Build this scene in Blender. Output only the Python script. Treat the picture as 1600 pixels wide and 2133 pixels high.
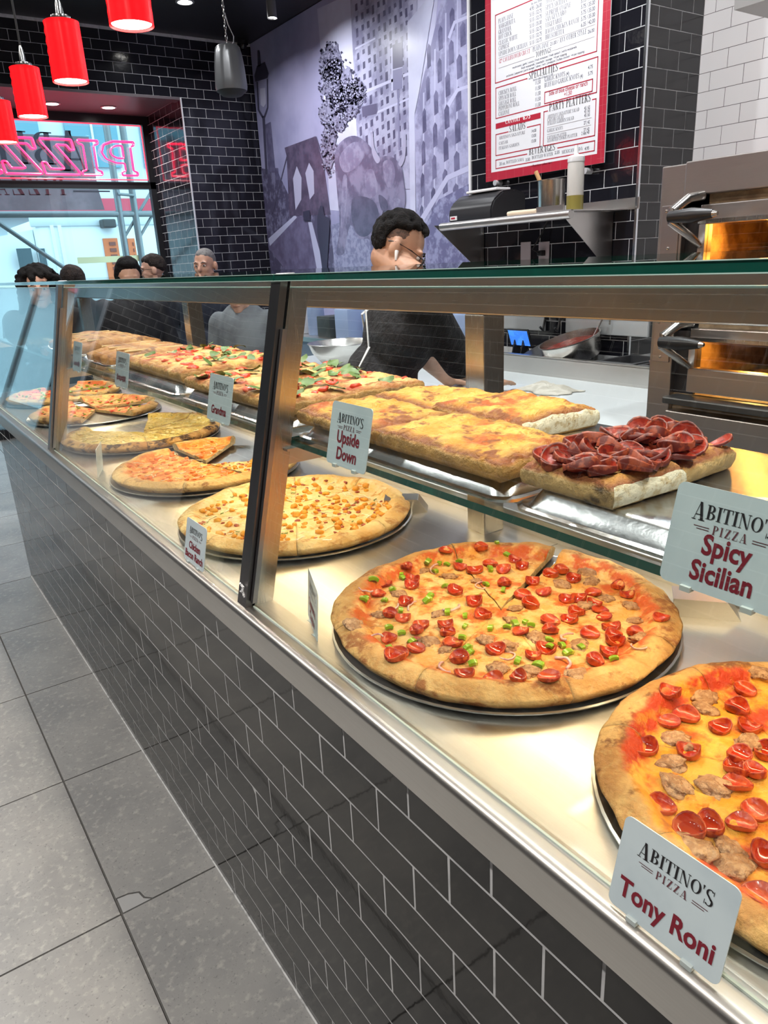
import bpy, bmesh, math, random
from mathutils import Vector, Matrix, noise

for _o in list(bpy.data.objects):
    bpy.data.objects.remove(_o)
SC = bpy.context.scene
COL = SC.collection

# ------------------------------------------------------------------ camera
F_PX, IW, IH = 1529.494, 1600.0, 2133.0
CAM = Vector((-0.448, 0.0, 1.47))
_yaw, _pit, _rol = (math.radians(a) for a in (34.0258, 18.9286, 3.0064))
FWD = Vector((math.sin(_yaw) * math.cos(_pit), math.cos(_yaw) * math.cos(_pit), -math.sin(_pit)))
_r = Vector((math.cos(_yaw), -math.sin(_yaw), 0))
_d = FWD.cross(_r)
RGT = _r * math.cos(_rol) + _d * math.sin(_rol)
DWN = -_r * math.sin(_rol) + _d * math.cos(_rol)
cam_data = bpy.data.cameras.new('camera')
cam_data.sensor_fit = 'VERTICAL'
cam_data.sensor_height = 36.0
cam_data.lens = F_PX / IH * 36.0
cam_data.clip_start = 0.02
cam = bpy.data.objects.new('camera', cam_data)
COL.objects.link(cam)
cam.matrix_world = Matrix(((RGT.x, -DWN.x, -FWD.x, CAM.x), (RGT.y, -DWN.y, -FWD.y, CAM.y),
                           (RGT.z, -DWN.z, -FWD.z, CAM.z), (0, 0, 0, 1)))
SC.camera = cam


def at(u, v, **k):
    """point of the place seen at photograph pixel (u, v) on the plane x=, y= or z="""
    d = RGT * ((u - IW / 2) / F_PX) + DWN * ((v - IH / 2) / F_PX) + FWD
    a = list(k)[0]
    i = 'xyz'.index(a)
    return CAM + d * ((k[a] - CAM[i]) / d[i])


# ------------------------------------------------------------------ view, world, big lights
SC.view_settings.view_transform = 'Standard'
SC.view_settings.look = 'None'
SC.view_settings.gamma = 1.0
SC.view_settings.use_curve_mapping = False
SC.view_settings.exposure = 0.28

W = bpy.data.worlds.new('daylight')
SC.world = W
W.use_nodes = True
_bg = W.node_tree.nodes['Background']
_bg.inputs[0].default_value = (0.56, 0.86, 1.0, 1)
_bg.inputs[1].default_value = 2.7

WARM = (1.0, 0.75, 0.43)
NEUT = (1.0, 0.955, 0.90)
COOL = (0.97, 0.98, 1.0)


def area(name, loc, size, power, color, rot=(0, 0, 0), parent=None, size_y=None, spread=180):
    L = bpy.data.lights.new(name, 'AREA')
    L.energy = power
    L.color = color
    L.spread = math.radians(spread)
    if size_y:
        L.shape = 'RECTANGLE'
        L.size = size
        L.size_y = size_y
    else:
        L.shape = 'DISK'
        L.size = size
    o = bpy.data.objects.new(name, L)
    COL.objects.link(o)
    o.location = loc
    o.rotation_euler = rot
    if parent:
        o.parent = parent
        o.matrix_parent_inverse = WLD.get(parent.name, Matrix()).inverted()
    return o


WLD = {}
# ------------------------------------------------------------------ materials


def new_mat(name):
    m = bpy.data.materials.new(name)
    m.use_nodes = True
    nt = m.node_tree
    return m, nt, nt.nodes['Principled BSDF']


def N(nt, t, **k):
    n = nt.nodes.new(t)
    for a, b in k.items():
        if a.startswith('i_'):
            key = a[2:].replace('_', ' ')
            n.inputs[int(key) if key.isdigit() else key].default_value = b
        else:
            setattr(n, a, b)
    return n


def rgba(c):
    return (c[0], c[1], c[2], 1.0)


def hx(s):
    """sRGB hex -> linear"""
    v = [int(s[i:i + 2], 16) / 255 for i in (0, 2, 4)]
    return tuple(x / 12.92 if x <= 0.04045 else ((x + 0.055) / 1.055) ** 2.4 for x in v)


def coords(nt, scale=(1, 1, 1), loc=(0, 0, 0), kind='Object'):
    tc = N(nt, 'ShaderNodeTexCoord')
    mp = N(nt, 'ShaderNodeMapping')
    mp.inputs['Scale'].default_value = scale
    mp.inputs['Location'].default_value = loc
    nt.links.new(tc.outputs[kind], mp.inputs['Vector'])
    return mp.outputs['Vector']


def noise_mask(nt, scale, lo, hi, stretch=(1, 1, 1), seed=0.0, detail=4, tex='noise', kind='Object'):
    v = coords(nt, stretch, (seed, seed * 1.7, seed * .3), kind)
    if tex == 'voronoi':
        t = N(nt, 'ShaderNodeTexVoronoi')
        t.inputs['Scale'].default_value = scale
        out = t.outputs['Distance']
    else:
        t = N(nt, 'ShaderNodeTexNoise')
        t.inputs['Scale'].default_value = scale
        t.inputs['Detail'].default_value = detail
        t.inputs['Roughness'].default_value = 0.6
        out = t.outputs['Fac']
    nt.links.new(v, t.inputs['Vector'])
    mr = N(nt, 'ShaderNodeMapRange')
    mr.interpolation_type = 'SMOOTHSTEP'
    mr.inputs['From Min'].default_value = lo
    mr.inputs['From Max'].default_value = hi
    nt.links.new(out, mr.inputs['Value'])
    return mr.outputs['Result']


def mixc(nt, fac, a, b):
    mx = N(nt, 'ShaderNodeMix', data_type='RGBA')
    for sock, val in ((mx.inputs['Factor'], fac), (mx.inputs[6], a), (mx.inputs[7], b)):
        if hasattr(val, 'is_linked'):
            nt.links.new(val, sock)
        elif isinstance(val, tuple):
            sock.default_value = rgba(val)
        else:
            sock.default_value = val
    return mx.outputs[2]


def math_(nt, op, a, b):
    n = N(nt, 'ShaderNodeMath', operation=op)
    for s, v in ((n.inputs[0], a), (n.inputs[1], b)):
        if hasattr(v, 'is_linked'):
            nt.links.new(v, s)
        else:
            s.default_value = v
    return n.outputs[0]


def bump(nt, bs, height, strength=0.3, dist=0.01):
    b = N(nt, 'ShaderNodeBump')
    b.inputs['Strength'].default_value = strength
    b.inputs['Distance'].default_value = dist
    nt.links.new(height, b.inputs['Height'])
    nt.links.new(b.outputs['Normal'], bs.inputs['Normal'])


MATS = {}


def M(name, base=(.5, .5, .5), rough=.5, metal=0.0, layers=(), bmp=None, emit=None, spec=None, coat=0.0,
      sss=0.0, alpha=None, trans=0.0):
    """layers: (colour, scale, lo, hi[, stretch, seed, tex]) mixed over the base one after another"""
    if name in MATS:
        return MATS[name]
    m, nt, bs = new_mat(name)
    col = base
    for i, ly in enumerate(layers):
        st = ly[4] if len(ly) > 4 else (1, 1, 1)
        sd = ly[5] if len(ly) > 5 else i * 3.1
        tx = ly[6] if len(ly) > 6 else 'noise'
        col = mixc(nt, noise_mask(nt, ly[1], ly[2], ly[3], st, sd, tex=tx), col, ly[0])
    if isinstance(col, tuple):
        bs.inputs['Base Color'].default_value = rgba(col)
    else:
        nt.links.new(col, bs.inputs['Base Color'])
    bs.inputs['Roughness'].default_value = rough
    bs.inputs['Metallic'].default_value = metal
    if spec is not None:
        bs.inputs['Specular IOR Level'].default_value = spec
    if coat:
        bs.inputs['Coat Weight'].default_value = coat
        bs.inputs['Coat Roughness'].default_value = .05
    if sss:
        bs.inputs['Subsurface Weight'].default_value = sss
        bs.inputs['Subsurface Radius'].default_value = (.01, .005, .003)
    if trans:
        bs.inputs['Transmission Weight'].default_value = trans
    if emit:
        bs.inputs['Emission Color'].default_value = rgba(emit[0])
        bs.inputs['Emission Strength'].default_value = emit[1]
    if bmp:
        h = noise_mask(nt, bmp[0], 0.2, 0.8, bmp[3] if len(bmp) > 3 else (1, 1, 1), 7.7,
                       tex=bmp[4] if len(bmp) > 4 else 'noise')
        bump(nt, bs, h, bmp[1], bmp[2])
    MATS[name] = m
    return m


def thin_glass(name, tint=(.96, .985, .975), ior=1.5, rough=0.0, refl=1.0):
    if name in MATS:
        return MATS[name]
    m = bpy.data.materials.new(name)
    m.use_nodes = True
    nt = m.node_tree
    nt.nodes.clear()
    out = N(nt, 'ShaderNodeOutputMaterial')
    tr = N(nt, 'ShaderNodeBsdfTransparent')
    tr.inputs[0].default_value = rgba(tint)
    gl = N(nt, 'ShaderNodeBsdfGlossy')
    gl.inputs['Roughness'].default_value = rough
    lw = N(nt, 'ShaderNodeLayerWeight')
    lw.inputs['Blend'].default_value = .5
    p5 = math_(nt, 'POWER', lw.outputs['Facing'], 5.0)
    sch = math_(nt, 'MULTIPLY_ADD', p5, .955)
    sch.node.inputs[2].default_value = ((ior - 1) / (ior + 1)) ** 2
    mx = N(nt, 'ShaderNodeMixShader')
    fac = math_(nt, 'MULTIPLY', sch, refl)
    nt.links.new(fac, mx.inputs[0])
    nt.links.new(tr.outputs[0], mx.inputs[1])
    nt.links.new(gl.outputs[0], mx.inputs[2])
    nt.links.new(mx.outputs[0], out.inputs[0])
    MATS[name] = m
    return m


def steel(name, base=(.62, .60, .57), rough=.28, stretch=(120, 2, 120), strength=.02, vary=.95):
    if name in MATS:
        return MATS[name]
    m, nt, bs = new_mat(name)
    mk = noise_mask(nt, 6, .25, .75, stretch, 3.3, 5)
    bs.inputs['Metallic'].default_value = 1.0
    c = mixc(nt, mk, base, tuple(x * vary for x in base))
    sm = noise_mask(nt, 3.0, .45, .8, (1, 1, 1), 9.1)
    c = mixc(nt, sm, c, tuple(x * (2 * vary - 1) for x in base))
    nt.links.new(c, bs.inputs['Base Color'])
    rr = math_(nt, 'MULTIPLY_ADD', mk, .06)
    rr.node.inputs[2].default_value = rough - .03
    nt.links.new(rr, bs.inputs['Roughness'])
    bump(nt, bs, mk, strength, .0006)
    MATS[name] = m
    return m


STEEL = steel('brushed_steel', (.60, .58, .56), .30)
STEEL_R = steel('rail_steel', (.58, .56, .53), .34)
STEEL_B = steel('beam_steel', (.42, .41, .41), .30)
STEEL_D = steel('deck_steel', (.66, .60, .48), .26, (30, 30, 30), .01, .96)
STEEL_V = steel('upright_steel', (.60, .58, .55), .25, (120, 120, 2), .02)
STEEL_K = steel('kitchen_steel', (.62, .60, .58), .33)
STEEL_OV = steel('oven_steel', (.50, .46, .44), .34)
ALU = M('pan_aluminium', (.55, .56, .57), .33, 1.0, [((.36, .37, .38), 6, .4, .7)], (60, .05, .002))
ALU_B = M('tray_aluminium', (.62, .63, .66), .24, 1.0, [((.44, .45, .48), 5, .4, .8)], (25, .12, .003))
GLASS = thin_glass('case_glass')
GLASS_W = thin_glass('window_glass', (.93, .97, .98), 1.45)
GEDGE = M('glass_edge_green', (.004, .07, .05), .08, 0, [((.0, .16, .10), 3, .55, .8, (1, 3, 1))], coat=.5)
GLIP = M('glass_edge_pale', (.55, .75, .68), .15)
BLACKTILE = M('black_glazed_tile', (.007, .0065, .0065), .06, 0, spec=.36, bmp=(9, .05, .004))
BLACKTILE_W = M('black_wall_tile', (.010, .010, .014), .09, 0, spec=.55, bmp=(14, .06, .004))
WHITETILE = M('white_glazed_tile', (.80, .78, .78), .16, 0, bmp=(14, .05, .003))
GROUT = M('light_grout', (.56, .56, .57), .85, 0, [((.34, .34, .35), 18, .45, .75)])
GROUT_D = M('dark_grout', (.10, .085, .085), .9)
BLACKPAINT = M('black_paint', (.012, .011, .013), .38)
SOFFIT_M = M('plum_black_paint', (.075, .055, .065), .5)
BLACKPL = M('black_plastic', (.015, .015, .017), .35)
WHITEPL = M('white_plastic', (.80, .80, .80), .35)
RUBBER = M('black_rubber', (.01, .01, .01), .6)

# ------------------------------------------------------------------ mesh helpers


def B():
    return bmesh.new()


def box(bm, x0, x1, y0, y1, z0, z1, bev=0.0, seg=2):
    r = bmesh.ops.create_cube(bm, size=1.0)
    vs = r['verts']
    for v in vs:
        v.co = Vector(((x0 + x1) / 2 + v.co.x * (x1 - x0), (y0 + y1) / 2 + v.co.y * (y1 - y0),
                       (z0 + z1) / 2 + v.co.z * (z1 - z0)))
    if bev > 0:
        es = list({e for v in vs for e in v.link_edges})
        bmesh.ops.bevel(bm, geom=es, offset=bev, segments=seg, affect='EDGES', profile=.5)
    return bm


def frame_of(d):
    d = Vector(d).normalized()
    a = Vector((0, 0, 1)) if abs(d.z) < .9 else Vector((1, 0, 0))
    x = a.cross(d).normalized()
    return x, d.cross(x), d


def cyl(bm, p0, p1, r0, r1=None, n=16, cap=True):
    r1 = r0 if r1 is None else r1
    p0, p1 = Vector(p0), Vector(p1)
    x, y, d = frame_of(p1 - p0)
    A = [bm.verts.new(p0 + (x * math.cos(2 * math.pi * i / n) + y * math.sin(2 * math.pi * i / n)) * r0) for i in range(n)]
    Bv = [bm.verts.new(p1 + (x * math.cos(2 * math.pi * i / n) + y * math.sin(2 * math.pi * i / n)) * r1) for i in range(n)]
    for i in range(n):
        bm.faces.new((A[i], A[(i + 1) % n], Bv[(i + 1) % n], Bv[i]))
    if cap:
        bm.faces.new(A[::-1])
        bm.faces.new(Bv)
    return bm


def tube(bm, pts, r, n=8, closed=False):
    pts = [Vector(p) for p in pts]
    rings = []
    for i, p in enumerate(pts):
        if closed:
            d = pts[(i + 1) % len(pts)] - pts[i - 1]
        else:
            d = pts[min(i + 1, len(pts) - 1)] - pts[max(i - 1, 0)]
        x, y, _ = frame_of(d)
        rr = r[i] if isinstance(r, (list, tuple)) else r
        rings.append([bm.verts.new(p + (x * math.cos(2 * math.pi * k / n) + y * math.sin(2 * math.pi * k / n)) * rr) for k in range(n)])
    m = len(rings)
    for i in range(m if closed else m - 1):
        a, b = rings[i], rings[(i + 1) % m]
        # align rings
        off = min(range(n), key=lambda o: (a[0].co - b[o].co).length)
        for k in range(n):
            try:
                bm.faces.new((a[k], a[(k + 1) % n], b[(k + 1 + off) % n], b[(k + off) % n]))
            except ValueError:
                pass
    if not closed:
        bm.faces.new(rings[0][::-1])
        bm.faces.new(rings[-1])
    return bm


def lathe(bm, prof, c=(0, 0, 0), n=32, axis=None):
    """prof: (r, z) list"""
    c = Vector(c)
    x, y, d = (Vector((1, 0, 0)), Vector((0, 1, 0)), Vector((0, 0, 1))) if axis is None else frame_of(axis)
    rings = []
    for r, z in prof:
        if r < 1e-6:
            rings.append([bm.verts.new(c + d * z)])
        else:
            rings.append([bm.verts.new(c + d * z + (x * math.cos(2 * math.pi * k / n) + y * math.sin(2 * math.pi * k / n)) * r) for k in range(n)])
    for a, b in zip(rings, rings[1:]):
        for k in range(n):
            q = [a[k % len(a)], a[(k + 1) % len(a)], b[(k + 1) % len(b)], b[k % len(b)]]
            q = [v for i, v in enumerate(q) if v not in q[:i]]
            if len(q) > 2:
                bm.faces.new(q)
    return bm


def prism(bm, poly, ext):
    """poly: list of 3-d points of a flat outline, ext: extrusion vector"""
    ext = Vector(ext)
    a = [bm.verts.new(Vector(p)) for p in poly]
    b = [bm.verts.new(Vector(p) + ext) for p in poly]
    n = len(a)
    bm.faces.new(a[::-1])
    bm.faces.new(b)
    for i in range(n):
        bm.faces.new((a[i], a[(i + 1) % n], b[(i + 1) % n], b[i]))
    return bm


def quad(bm, *p):
    return bm.faces.new([bm.verts.new(Vector(q)) for q in p])


def mesh_of(bm, name):
    bmesh.ops.recalc_face_normals(bm, faces=bm.faces[:])
    me = bpy.data.meshes.new(name)
    bm.to_mesh(me)
    bm.free()
    return me


def obj(name, bm, mat, parent=None, smooth=False, loc=None, rot=None, kind=None, label=None, scale=None):
    """ONE mesh object; geometry in place coordinates, or local with loc/rot"""
    me = bm if isinstance(bm, bpy.types.Mesh) else mesh_of(bm, name)
    o = bpy.data.objects.new(name, me)
    COL.objects.link(o)
    if mat is not None and not me.materials:
        for mm in (mat if isinstance(mat, (list, tuple)) else [mat]):
            me.materials.append(mm)
    if smooth and not (me.polygons and me.polygons[0].use_smooth):
        me.polygons.foreach_set('use_smooth', [True] * len(me.polygons))
        if smooth != 'all':
            me.set_sharp_from_angle(angle=math.radians(40))
    mw = Matrix()
    if loc is not None:
        mw = Matrix.Translation(Vector(loc))
    if rot is not None:
        mw = mw @ (rot.to_4x4() if isinstance(rot, Matrix) else Matrix.Rotation(rot, 4, 'Z'))
    if scale is not None:
        mw = mw @ Matrix.Diagonal((*scale, 1))
    if parent is not None:
        o.parent = parent
        o.matrix_parent_inverse = WLD.get(parent.name, Matrix()).inverted()
    o.matrix_basis = mw
    WLD[o.name] = mw
    if kind:
        o['kind'] = kind
    if label:
        o['label'] = label
    return o


def thing(name, label, cat, loc=(0, 0, 0), group=None):
    o = bpy.data.objects.new(name, None)
    o.empty_display_size = .05
    COL.objects.link(o)
    o.location = loc
    WLD[o.name] = Matrix.Translation(Vector(loc))
    o['label'] = label
    o['category'] = cat
    if group:
        o['group'] = group
    return o


def tag(o, label, cat, group=None):
    o['label'] = label
    o['category'] = cat
    if group:
        o['group'] = group
    return o


def struct(name, bm, mat, **k):
    return obj(name, bm, mat, kind='structure', **k)


_TM = {}


def tile_mesh(w, h, t=.0004, c=.0003, mat=None):
    """glazed tile in the local x (width) / z (height) plane, proud toward -y, centred on its back"""
    key = (round(w, 4), round(h, 4), t, c, mat.name)
    if key in _TM:
        return _TM[key]
    a, b = w / 2, h / 2
    V = [(-a, 0, -b), (a, 0, -b), (a, 0, b), (-a, 0, b), (-a, -t + c, -b), (a, -t + c, -b), (a, -t + c, b), (-a, -t + c, b),
         (-a + c, -t, -b + c), (a - c, -t, -b + c), (a - c, -t, b - c), (-a + c, -t, b - c)]
    Fs = [(8, 9, 10, 11)]
    for i in range(4):
        j = (i + 1) % 4
        Fs += [(i, j, 4 + j, 4 + i), (4 + i, 4 + j, 8 + j, 8 + i)]
    me = bpy.data.meshes.new('tile')
    me.from_pydata(V, [], Fs)
    me.materials.append(mat)
    _TM[key] = me
    return me


def tile_field(parent, origin, ux, n, width, rows, pitch, off, mat, clip=None, name='tile', g=.0032, limit=300, rank=None, t=.0004):
    """running-bond tiles on the plane through origin; ux along the courses, n out of the wall.
    rows: list of (z0, z1). off(row) start offset. clip(a0,a1,z0,z1)-> list of kept (a0,a1)"""
    ux = Vector(ux)
    n = Vector(n)
    R3 = Matrix((ux, -n, Vector((0, 0, 1)))).transposed()
    if R3.determinant() < 0:
        R3 = Matrix((-ux, -n, Vector((0, 0, 1)))).transposed()
    pcs = []
    for j, (z0, z1) in enumerate(rows):
        a = off(j) % pitch - pitch
        while a < width:
            lo, hi = max(a, 0), min(a + pitch, width)
            if hi - lo > .02:
                for (l2, h2) in (clip(lo, hi, z0, z1) if clip else [(lo, hi)]):
                    if h2 - l2 > .015:
                        pcs.append((l2, h2, z0, z1))
            a += pitch
    if rank:
        pcs.sort(key=lambda q: rank(Vector(origin) + ux * ((q[0] + q[1]) / 2) + Vector((0, 0, (q[2] + q[3]) / 2))))
    rest = B()
    for i, (l2, h2, z0, z1) in enumerate(pcs):
        me = tile_mesh(h2 - l2 - g, z1 - z0 - g, t=t, mat=mat)
        p = Vector(origin) + ux * ((l2 + h2) / 2)
        p.z += (z0 + z1) / 2
        if i < limit:
            rnd = random.Random(i * 7 + 3)
            w = Matrix.Rotation(rnd.uniform(-.004, .004), 3, 'X') @ Matrix.Rotation(rnd.uniform(-.004, .004), 3, 'Z')
            obj(name, me, None, parent, loc=p, rot=R3 @ w)
        else:
            t2 = bmesh.new()
            t2.from_mesh(me)
            t2.transform(Matrix.Translation(p) @ R3.to_4x4())
            tmp = bpy.data.meshes.new('t')
            t2.to_mesh(tmp)
            t2.free()
            rest.from_mesh(tmp)
            bpy.data.meshes.remove(tmp)
    if rest.verts:
        obj(name + '_field', rest, mat, parent, kind='stuff')
    else:
        rest.free()


def dist_rank(p):
    return (p - CAM).length
# ================================================================== THE ROOM
ROOM_X0, ROOM_Y0, ROOM_Z = -2.3, -3.2, 3.385
YF, YW, XM, XP, XW, XA = 6.95, 7.90, 3.05, 2.53, 2.92, 2.316
PY0, PY1 = 2.26, 3.37
WX0 = -1.10

# floor slab with large stone-look tiles
bm = B()
box(bm, ROOM_X0, 3.1, ROOM_Y0, YW + .1, -.12, -.008)
floor = struct('floor', bm, M('floor_grout', (.10, .095, .09), .9))
FT = M('grey_stone_floor_tile', (.30, .295, .285), .42, 0,
       [((.22, .22, .22), 3.5, .35, .75), ((.37, .36, .34), 55, .5, .72), ((.17, .17, .17), 160, .58, .72)], (220, .10, .001))
xl = [-2.295, -2.075, -1.465, -.855, -.245, .365, .975, 1.585, 2.195, 2.805, 3.06]
yl = [1.53 + .612 * k for k in range(-8, 11)]
yl = [ROOM_Y0] + [y for y in yl if ROOM_Y0 < y < YW] + [YW]
_fc = {}
for i in range(len(xl) - 1):
    for j in range(len(yl) - 1):
        x0, x1, y0, y1 = xl[i] + .0025, xl[i + 1] - .0025, yl[j] + .0025, yl[j + 1] - .0025
        key = (round(x1 - x0, 3), round(y1 - y0, 3))
        broken = abs(xl[i] + .245) < .01 and abs(yl[j] - 1.53) < .01
        if key not in _fc or broken:
            bm = B()
            a, b = (x1 - x0) / 2, (y1 - y0) / 2
            if broken:      # near corner chipped away, shard lying in the gap
                prism(bm, [(-a + .075, -b, -.012), (a, -b, -.012), (a, b, -.012), (-a, b, -.012), (-a, -b + .055, -.012),
                           (-a + .03, -b + .052, -.012), (-a + .055, -b + .04, -.012), (-a + .06, -b + .015, -.012)], (0, 0, .012))
            else:
                box(bm, -a, a, -b, b, -.012, 0)
            me = mesh_of(bm, 'floor_tile')
            me.materials.append(FT)
            if not broken:
                _fc[key] = me
        else:
            me = _fc[key]
        obj('floor_tile', me, None, floor, loc=((x0 + x1) / 2, (y0 + y1) / 2, 0))
bm = B()
x0, y0 = -.2425, 1.5325
prism(bm, [(x0 + .002, y0, -.012), (x0 + .07, y0, -.012), (x0 + .056, y0 + .013, -.012), (x0 + .051, y0 + .037, -.012),
           (x0 + .028, y0 + .048, -.012), (x0 + .002, y0 + .051, -.012)], (0, 0, .0115))
obj('tile_shard', bm, M('pale_tile_shard', (.36, .36, .36), .5), floor)

bm = B()
box(bm, ROOM_X0, XM + .1, ROOM_Y0, YF, ROOM_Z, ROOM_Z + .1)
struct('ceiling', bm, BLACKPAINT)

# side and back walls of the customer area (seen only mirrored in glass and tiles)


def brick_mat(name, c1, grout, bw, bh, rough, kind='xz'):
    m, nt, bs = new_mat(name)
    tc = N(nt, 'ShaderNodeTexCoord')
    sp = N(nt, 'ShaderNodeSeparateXYZ')
    cb = N(nt, 'ShaderNodeCombineXYZ')
    nt.links.new(tc.outputs['Object'], sp.inputs[0])
    nt.links.new(sp.outputs['X' if kind == 'xz' else 'Y'], cb.inputs[0])
    nt.links.new(sp.outputs['Z'], cb.inputs[1])
    bt = N(nt, 'ShaderNodeTexBrick')
    bt.inputs['Scale'].default_value = 1
    bt.inputs['Color1'].default_value = rgba(c1)
    bt.inputs['Color2'].default_value = rgba(c1)
    bt.inputs['Mortar'].default_value = rgba(grout)
    bt.inputs['Mortar Size'].default_value = .0022
    bt.inputs['Brick Width'].default_value = bw
    bt.inputs['Row Height'].default_value = bh
    nt.links.new(cb.outputs[0], bt.inputs['Vector'])
    nt.links.new(bt.outputs['Color'], bs.inputs['Base Color'])
    r = math_(nt, 'MULTIPLY_ADD', bt.outputs['Fac'], .7)
    r.node.inputs[2].default_value = rough
    nt.links.new(r, bs.inputs['Roughness'])
    return m


TILEMAT_Y = brick_mat('black_tile_print', (.010, .010, .013), (.5, .5, .5), .158, .0762, .1, 'yz')
bm = B()
box(bm, ROOM_X0 - .1, ROOM_X0, ROOM_Y0, YW, -.1, ROOM_Z)
struct('wall_left', bm, TILEMAT_Y)
bm = B()
box(bm, ROOM_X0 - .1, XM + .1, ROOM_Y0 - .1, ROOM_Y0, -.1, ROOM_Z)
struct('wall_back', bm, M('warm_grey_paint', (.34, .31, .28), .7))

# far wall round the window bay
bm = B()
box(bm, XA, XM + .1, YF, YF + .12, -.1, ROOM_Z)
box(bm, ROOM_X0, XA, YF, YF + .12, 2.905, ROOM_Z)
box(bm, ROOM_X0, WX0, YF, YF + .12, -.1, 2.905)
wall_far = struct('wall_far', bm, GROUT)
rows = [(2.905 - .0762 * k, 2.905 - .0762 * (k - 1)) for k in range(28, -6, -1)]
rows = [(a, min(b, ROOM_Z)) for a, b in rows if a < ROOM_Z - .02]
AX = XA - ROOM_X0


def clip_far(a0, a1, z0, z1):
    if z0 < 2.90:
        out = [(max(a0, AX), a1)] if a1 > AX + .015 else []
        if a0 < WX0 - ROOM_X0:
            out.append((a0, min(a1, WX0 - ROOM_X0)))
        return out
    return [(a0, a1)]


def far_rank(p):
    return 0 if p.x > .62 and p.z > 1.42 else 1 + abs(p.x)


tile_field(wall_far, (ROOM_X0, YF, 0), (1, 0, 0), (0, -1, 0), XM - ROOM_X0, rows, .1545, lambda j: .053 + (.077 if j % 2 else 0),
           BLACKTILE_W, clip_far, rank=far_rank)
# the bay: tiled cheek, soffit
bm = B()
box(bm, XA, XA + .1, YF + .12, YW, -.1, 2.95)
cheek = struct('wall_bay_side', bm, GROUT)
tile_field(cheek, (XA, YF + .002, 0), (0, 1, 0), (-1, 0, 0), YW - YF - .03, [r for r in rows if r[1] < 2.91], .1545,
           lambda j: (.077 if j % 2 else 0), BLACKTILE_W)
bm = B()
box(bm, XA - .004, XA + .008, YF - .009, YF + .003, 0, 2.905)
struct('trim_1', bm, M('pale_corner_trim', (.72, .72, .74), .35, .4))
bm = B()
box(bm, ROOM_X0, XA, YF + .12, YW, 2.905, 2.98)
box(bm, ROOM_X0, XA, YF - .004, YF + .12, 2.885, 2.905)
struct('ceiling_window_bay', bm, SOFFIT_M)

bm = B()
box(bm, WX0 - .1, WX0, YF + .12, YW, -.1, 2.95)
struct('wall_bay_left', bm, BLACKPAINT)

# mural wall and pillar
bm = B()
box(bm, XM, XM + .1, PY1 - .4, YF, -.1, ROOM_Z)
struct('wall_right', bm, M('kitchen_wall_paint', (.42, .41, .43), .6))
bm = B()
box(bm, XP, XM + .1, PY0, PY1, -.1, ROOM_Z)
pillar = struct('wall_pillar', bm, GROUT)
prow = [(1.886 - .0762 * k, 1.886 - .0762 * (k - 1)) for k in range(12, -20, -1)]
prow = [(a, min(b, ROOM_Z)) for a, b in prow if a < ROOM_Z - .02]
tile_field(pillar, (XP, PY0, 0), (0, 1, 0), (-1, 0, 0), PY1 - PY0, prow, .158, lambda j: .03 + (.079 if j % 2 else 0), BLACKTILE_W)
tile_field(pillar, (XP, PY0, 0), (1, 0, 0), (0, -1, 0), XW - XP, prow, .158, lambda j: .075 + (.079 if j % 2 else 0),
           M('charcoal_satin_tile', (.030, .030, .032), .12, spec=.5), g=.0025)
bm = B()
box(bm, XP - .010, XP + .002, PY0 - .010, PY0 + .002, 0, ROOM_Z)
struct('trim_2', bm, M('bright_metal_trim', (.75, .78, .82), .18, 1.0))
bm = B()
box(bm, XP - .010, XP + .002, PY1 - .002, PY1 + .010, 0, ROOM_Z)
struct('trim_3', bm, M('white_trim', (.82, .82, .84), .3))
# white tiled kitchen wall behind the oven
bm = B()
box(bm, XW, XM + .1, ROOM_Y0, PY0, -.1, ROOM_Z)
wall_white = struct('wall_kitchen', bm, GROUT_D)
tile_field(wall_white, (XW, .9, 0), (0, 1, 0), (-1, 0, 0), PY0 - .9, [r for r in prow if r[0] > 1.3], .158,
           lambda j: .04 + (.079 if j % 2 else 0), WHITETILE, g=.002)
bm = B()
box(bm, XW - .006, XW, ROOM_Y0, .9, 1.3, ROOM_Z)
box(bm, XW - .006, XW, ROOM_Y0, PY0, 0, 1.29)
obj('tile_panel', bm, brick_mat('white_tile_print', (.78, .77, .77), (.10, .09, .09), .158, .0762, .18, 'yz'), wall_white)

# shop window: frame, mullion, panes
FR = M('black_window_frame', (.012, .013, .016), .3)
win = B()
box(win, WX0, XA, YW - .03, YW + .04, 2.83, 2.905)
box(win, WX0, XA, YW - .03, YW + .04, 2.255, 2.318)
box(win, XA - .055, XA, YW - .03, YW + .04, 0, 2.83)
box(win, WX0, WX0 + .055, YW - .03, YW + .04, 0, 2.83)
box(win, WX0, XA, YW - .03, YW + .04, 0, .10)
w1 = struct('window_1', win, FR)
for (a, b, c, d) in ((WX0 + .055, XA - .055, 2.318, 2.83), (WX0 + .055, XA - .055, .10, 2.255)):
    bm = B()
    box(bm, a, b, YW, YW + .008, c, d)
    obj('pane', bm, GLASS_W, w1)

# downlights


def downlight(x, y, z, label, power=30, r=.055, group=None, color=NEUT, spread=150):
    t = thing('ceiling_downlight', label, 'downlight', (x, y, z), group)
    bm = B()
    lathe(bm, [(r + .015, 0), (r + .015, -.006), (r, -.008), (r, -.002), (r + .015, 0)], (x, y, z), 24)
    obj('trim_ring', bm, M('downlight_ring', (.5, .5, .5), .35, .6), t, True)
    bm = B()
    lathe(bm, [(0, -.001), (r, -.001), (r, -.004), (0, -.004)], (x, y, z), 24)
    obj('lens', bm, M('lamp_lens', (1, 1, 1), .4, emit=((1, .97, .9), 9)), t)
    area('downlight_lamp', (x, y, z - .012), r * 2, power, color, parent=t, spread=spread)


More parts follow.
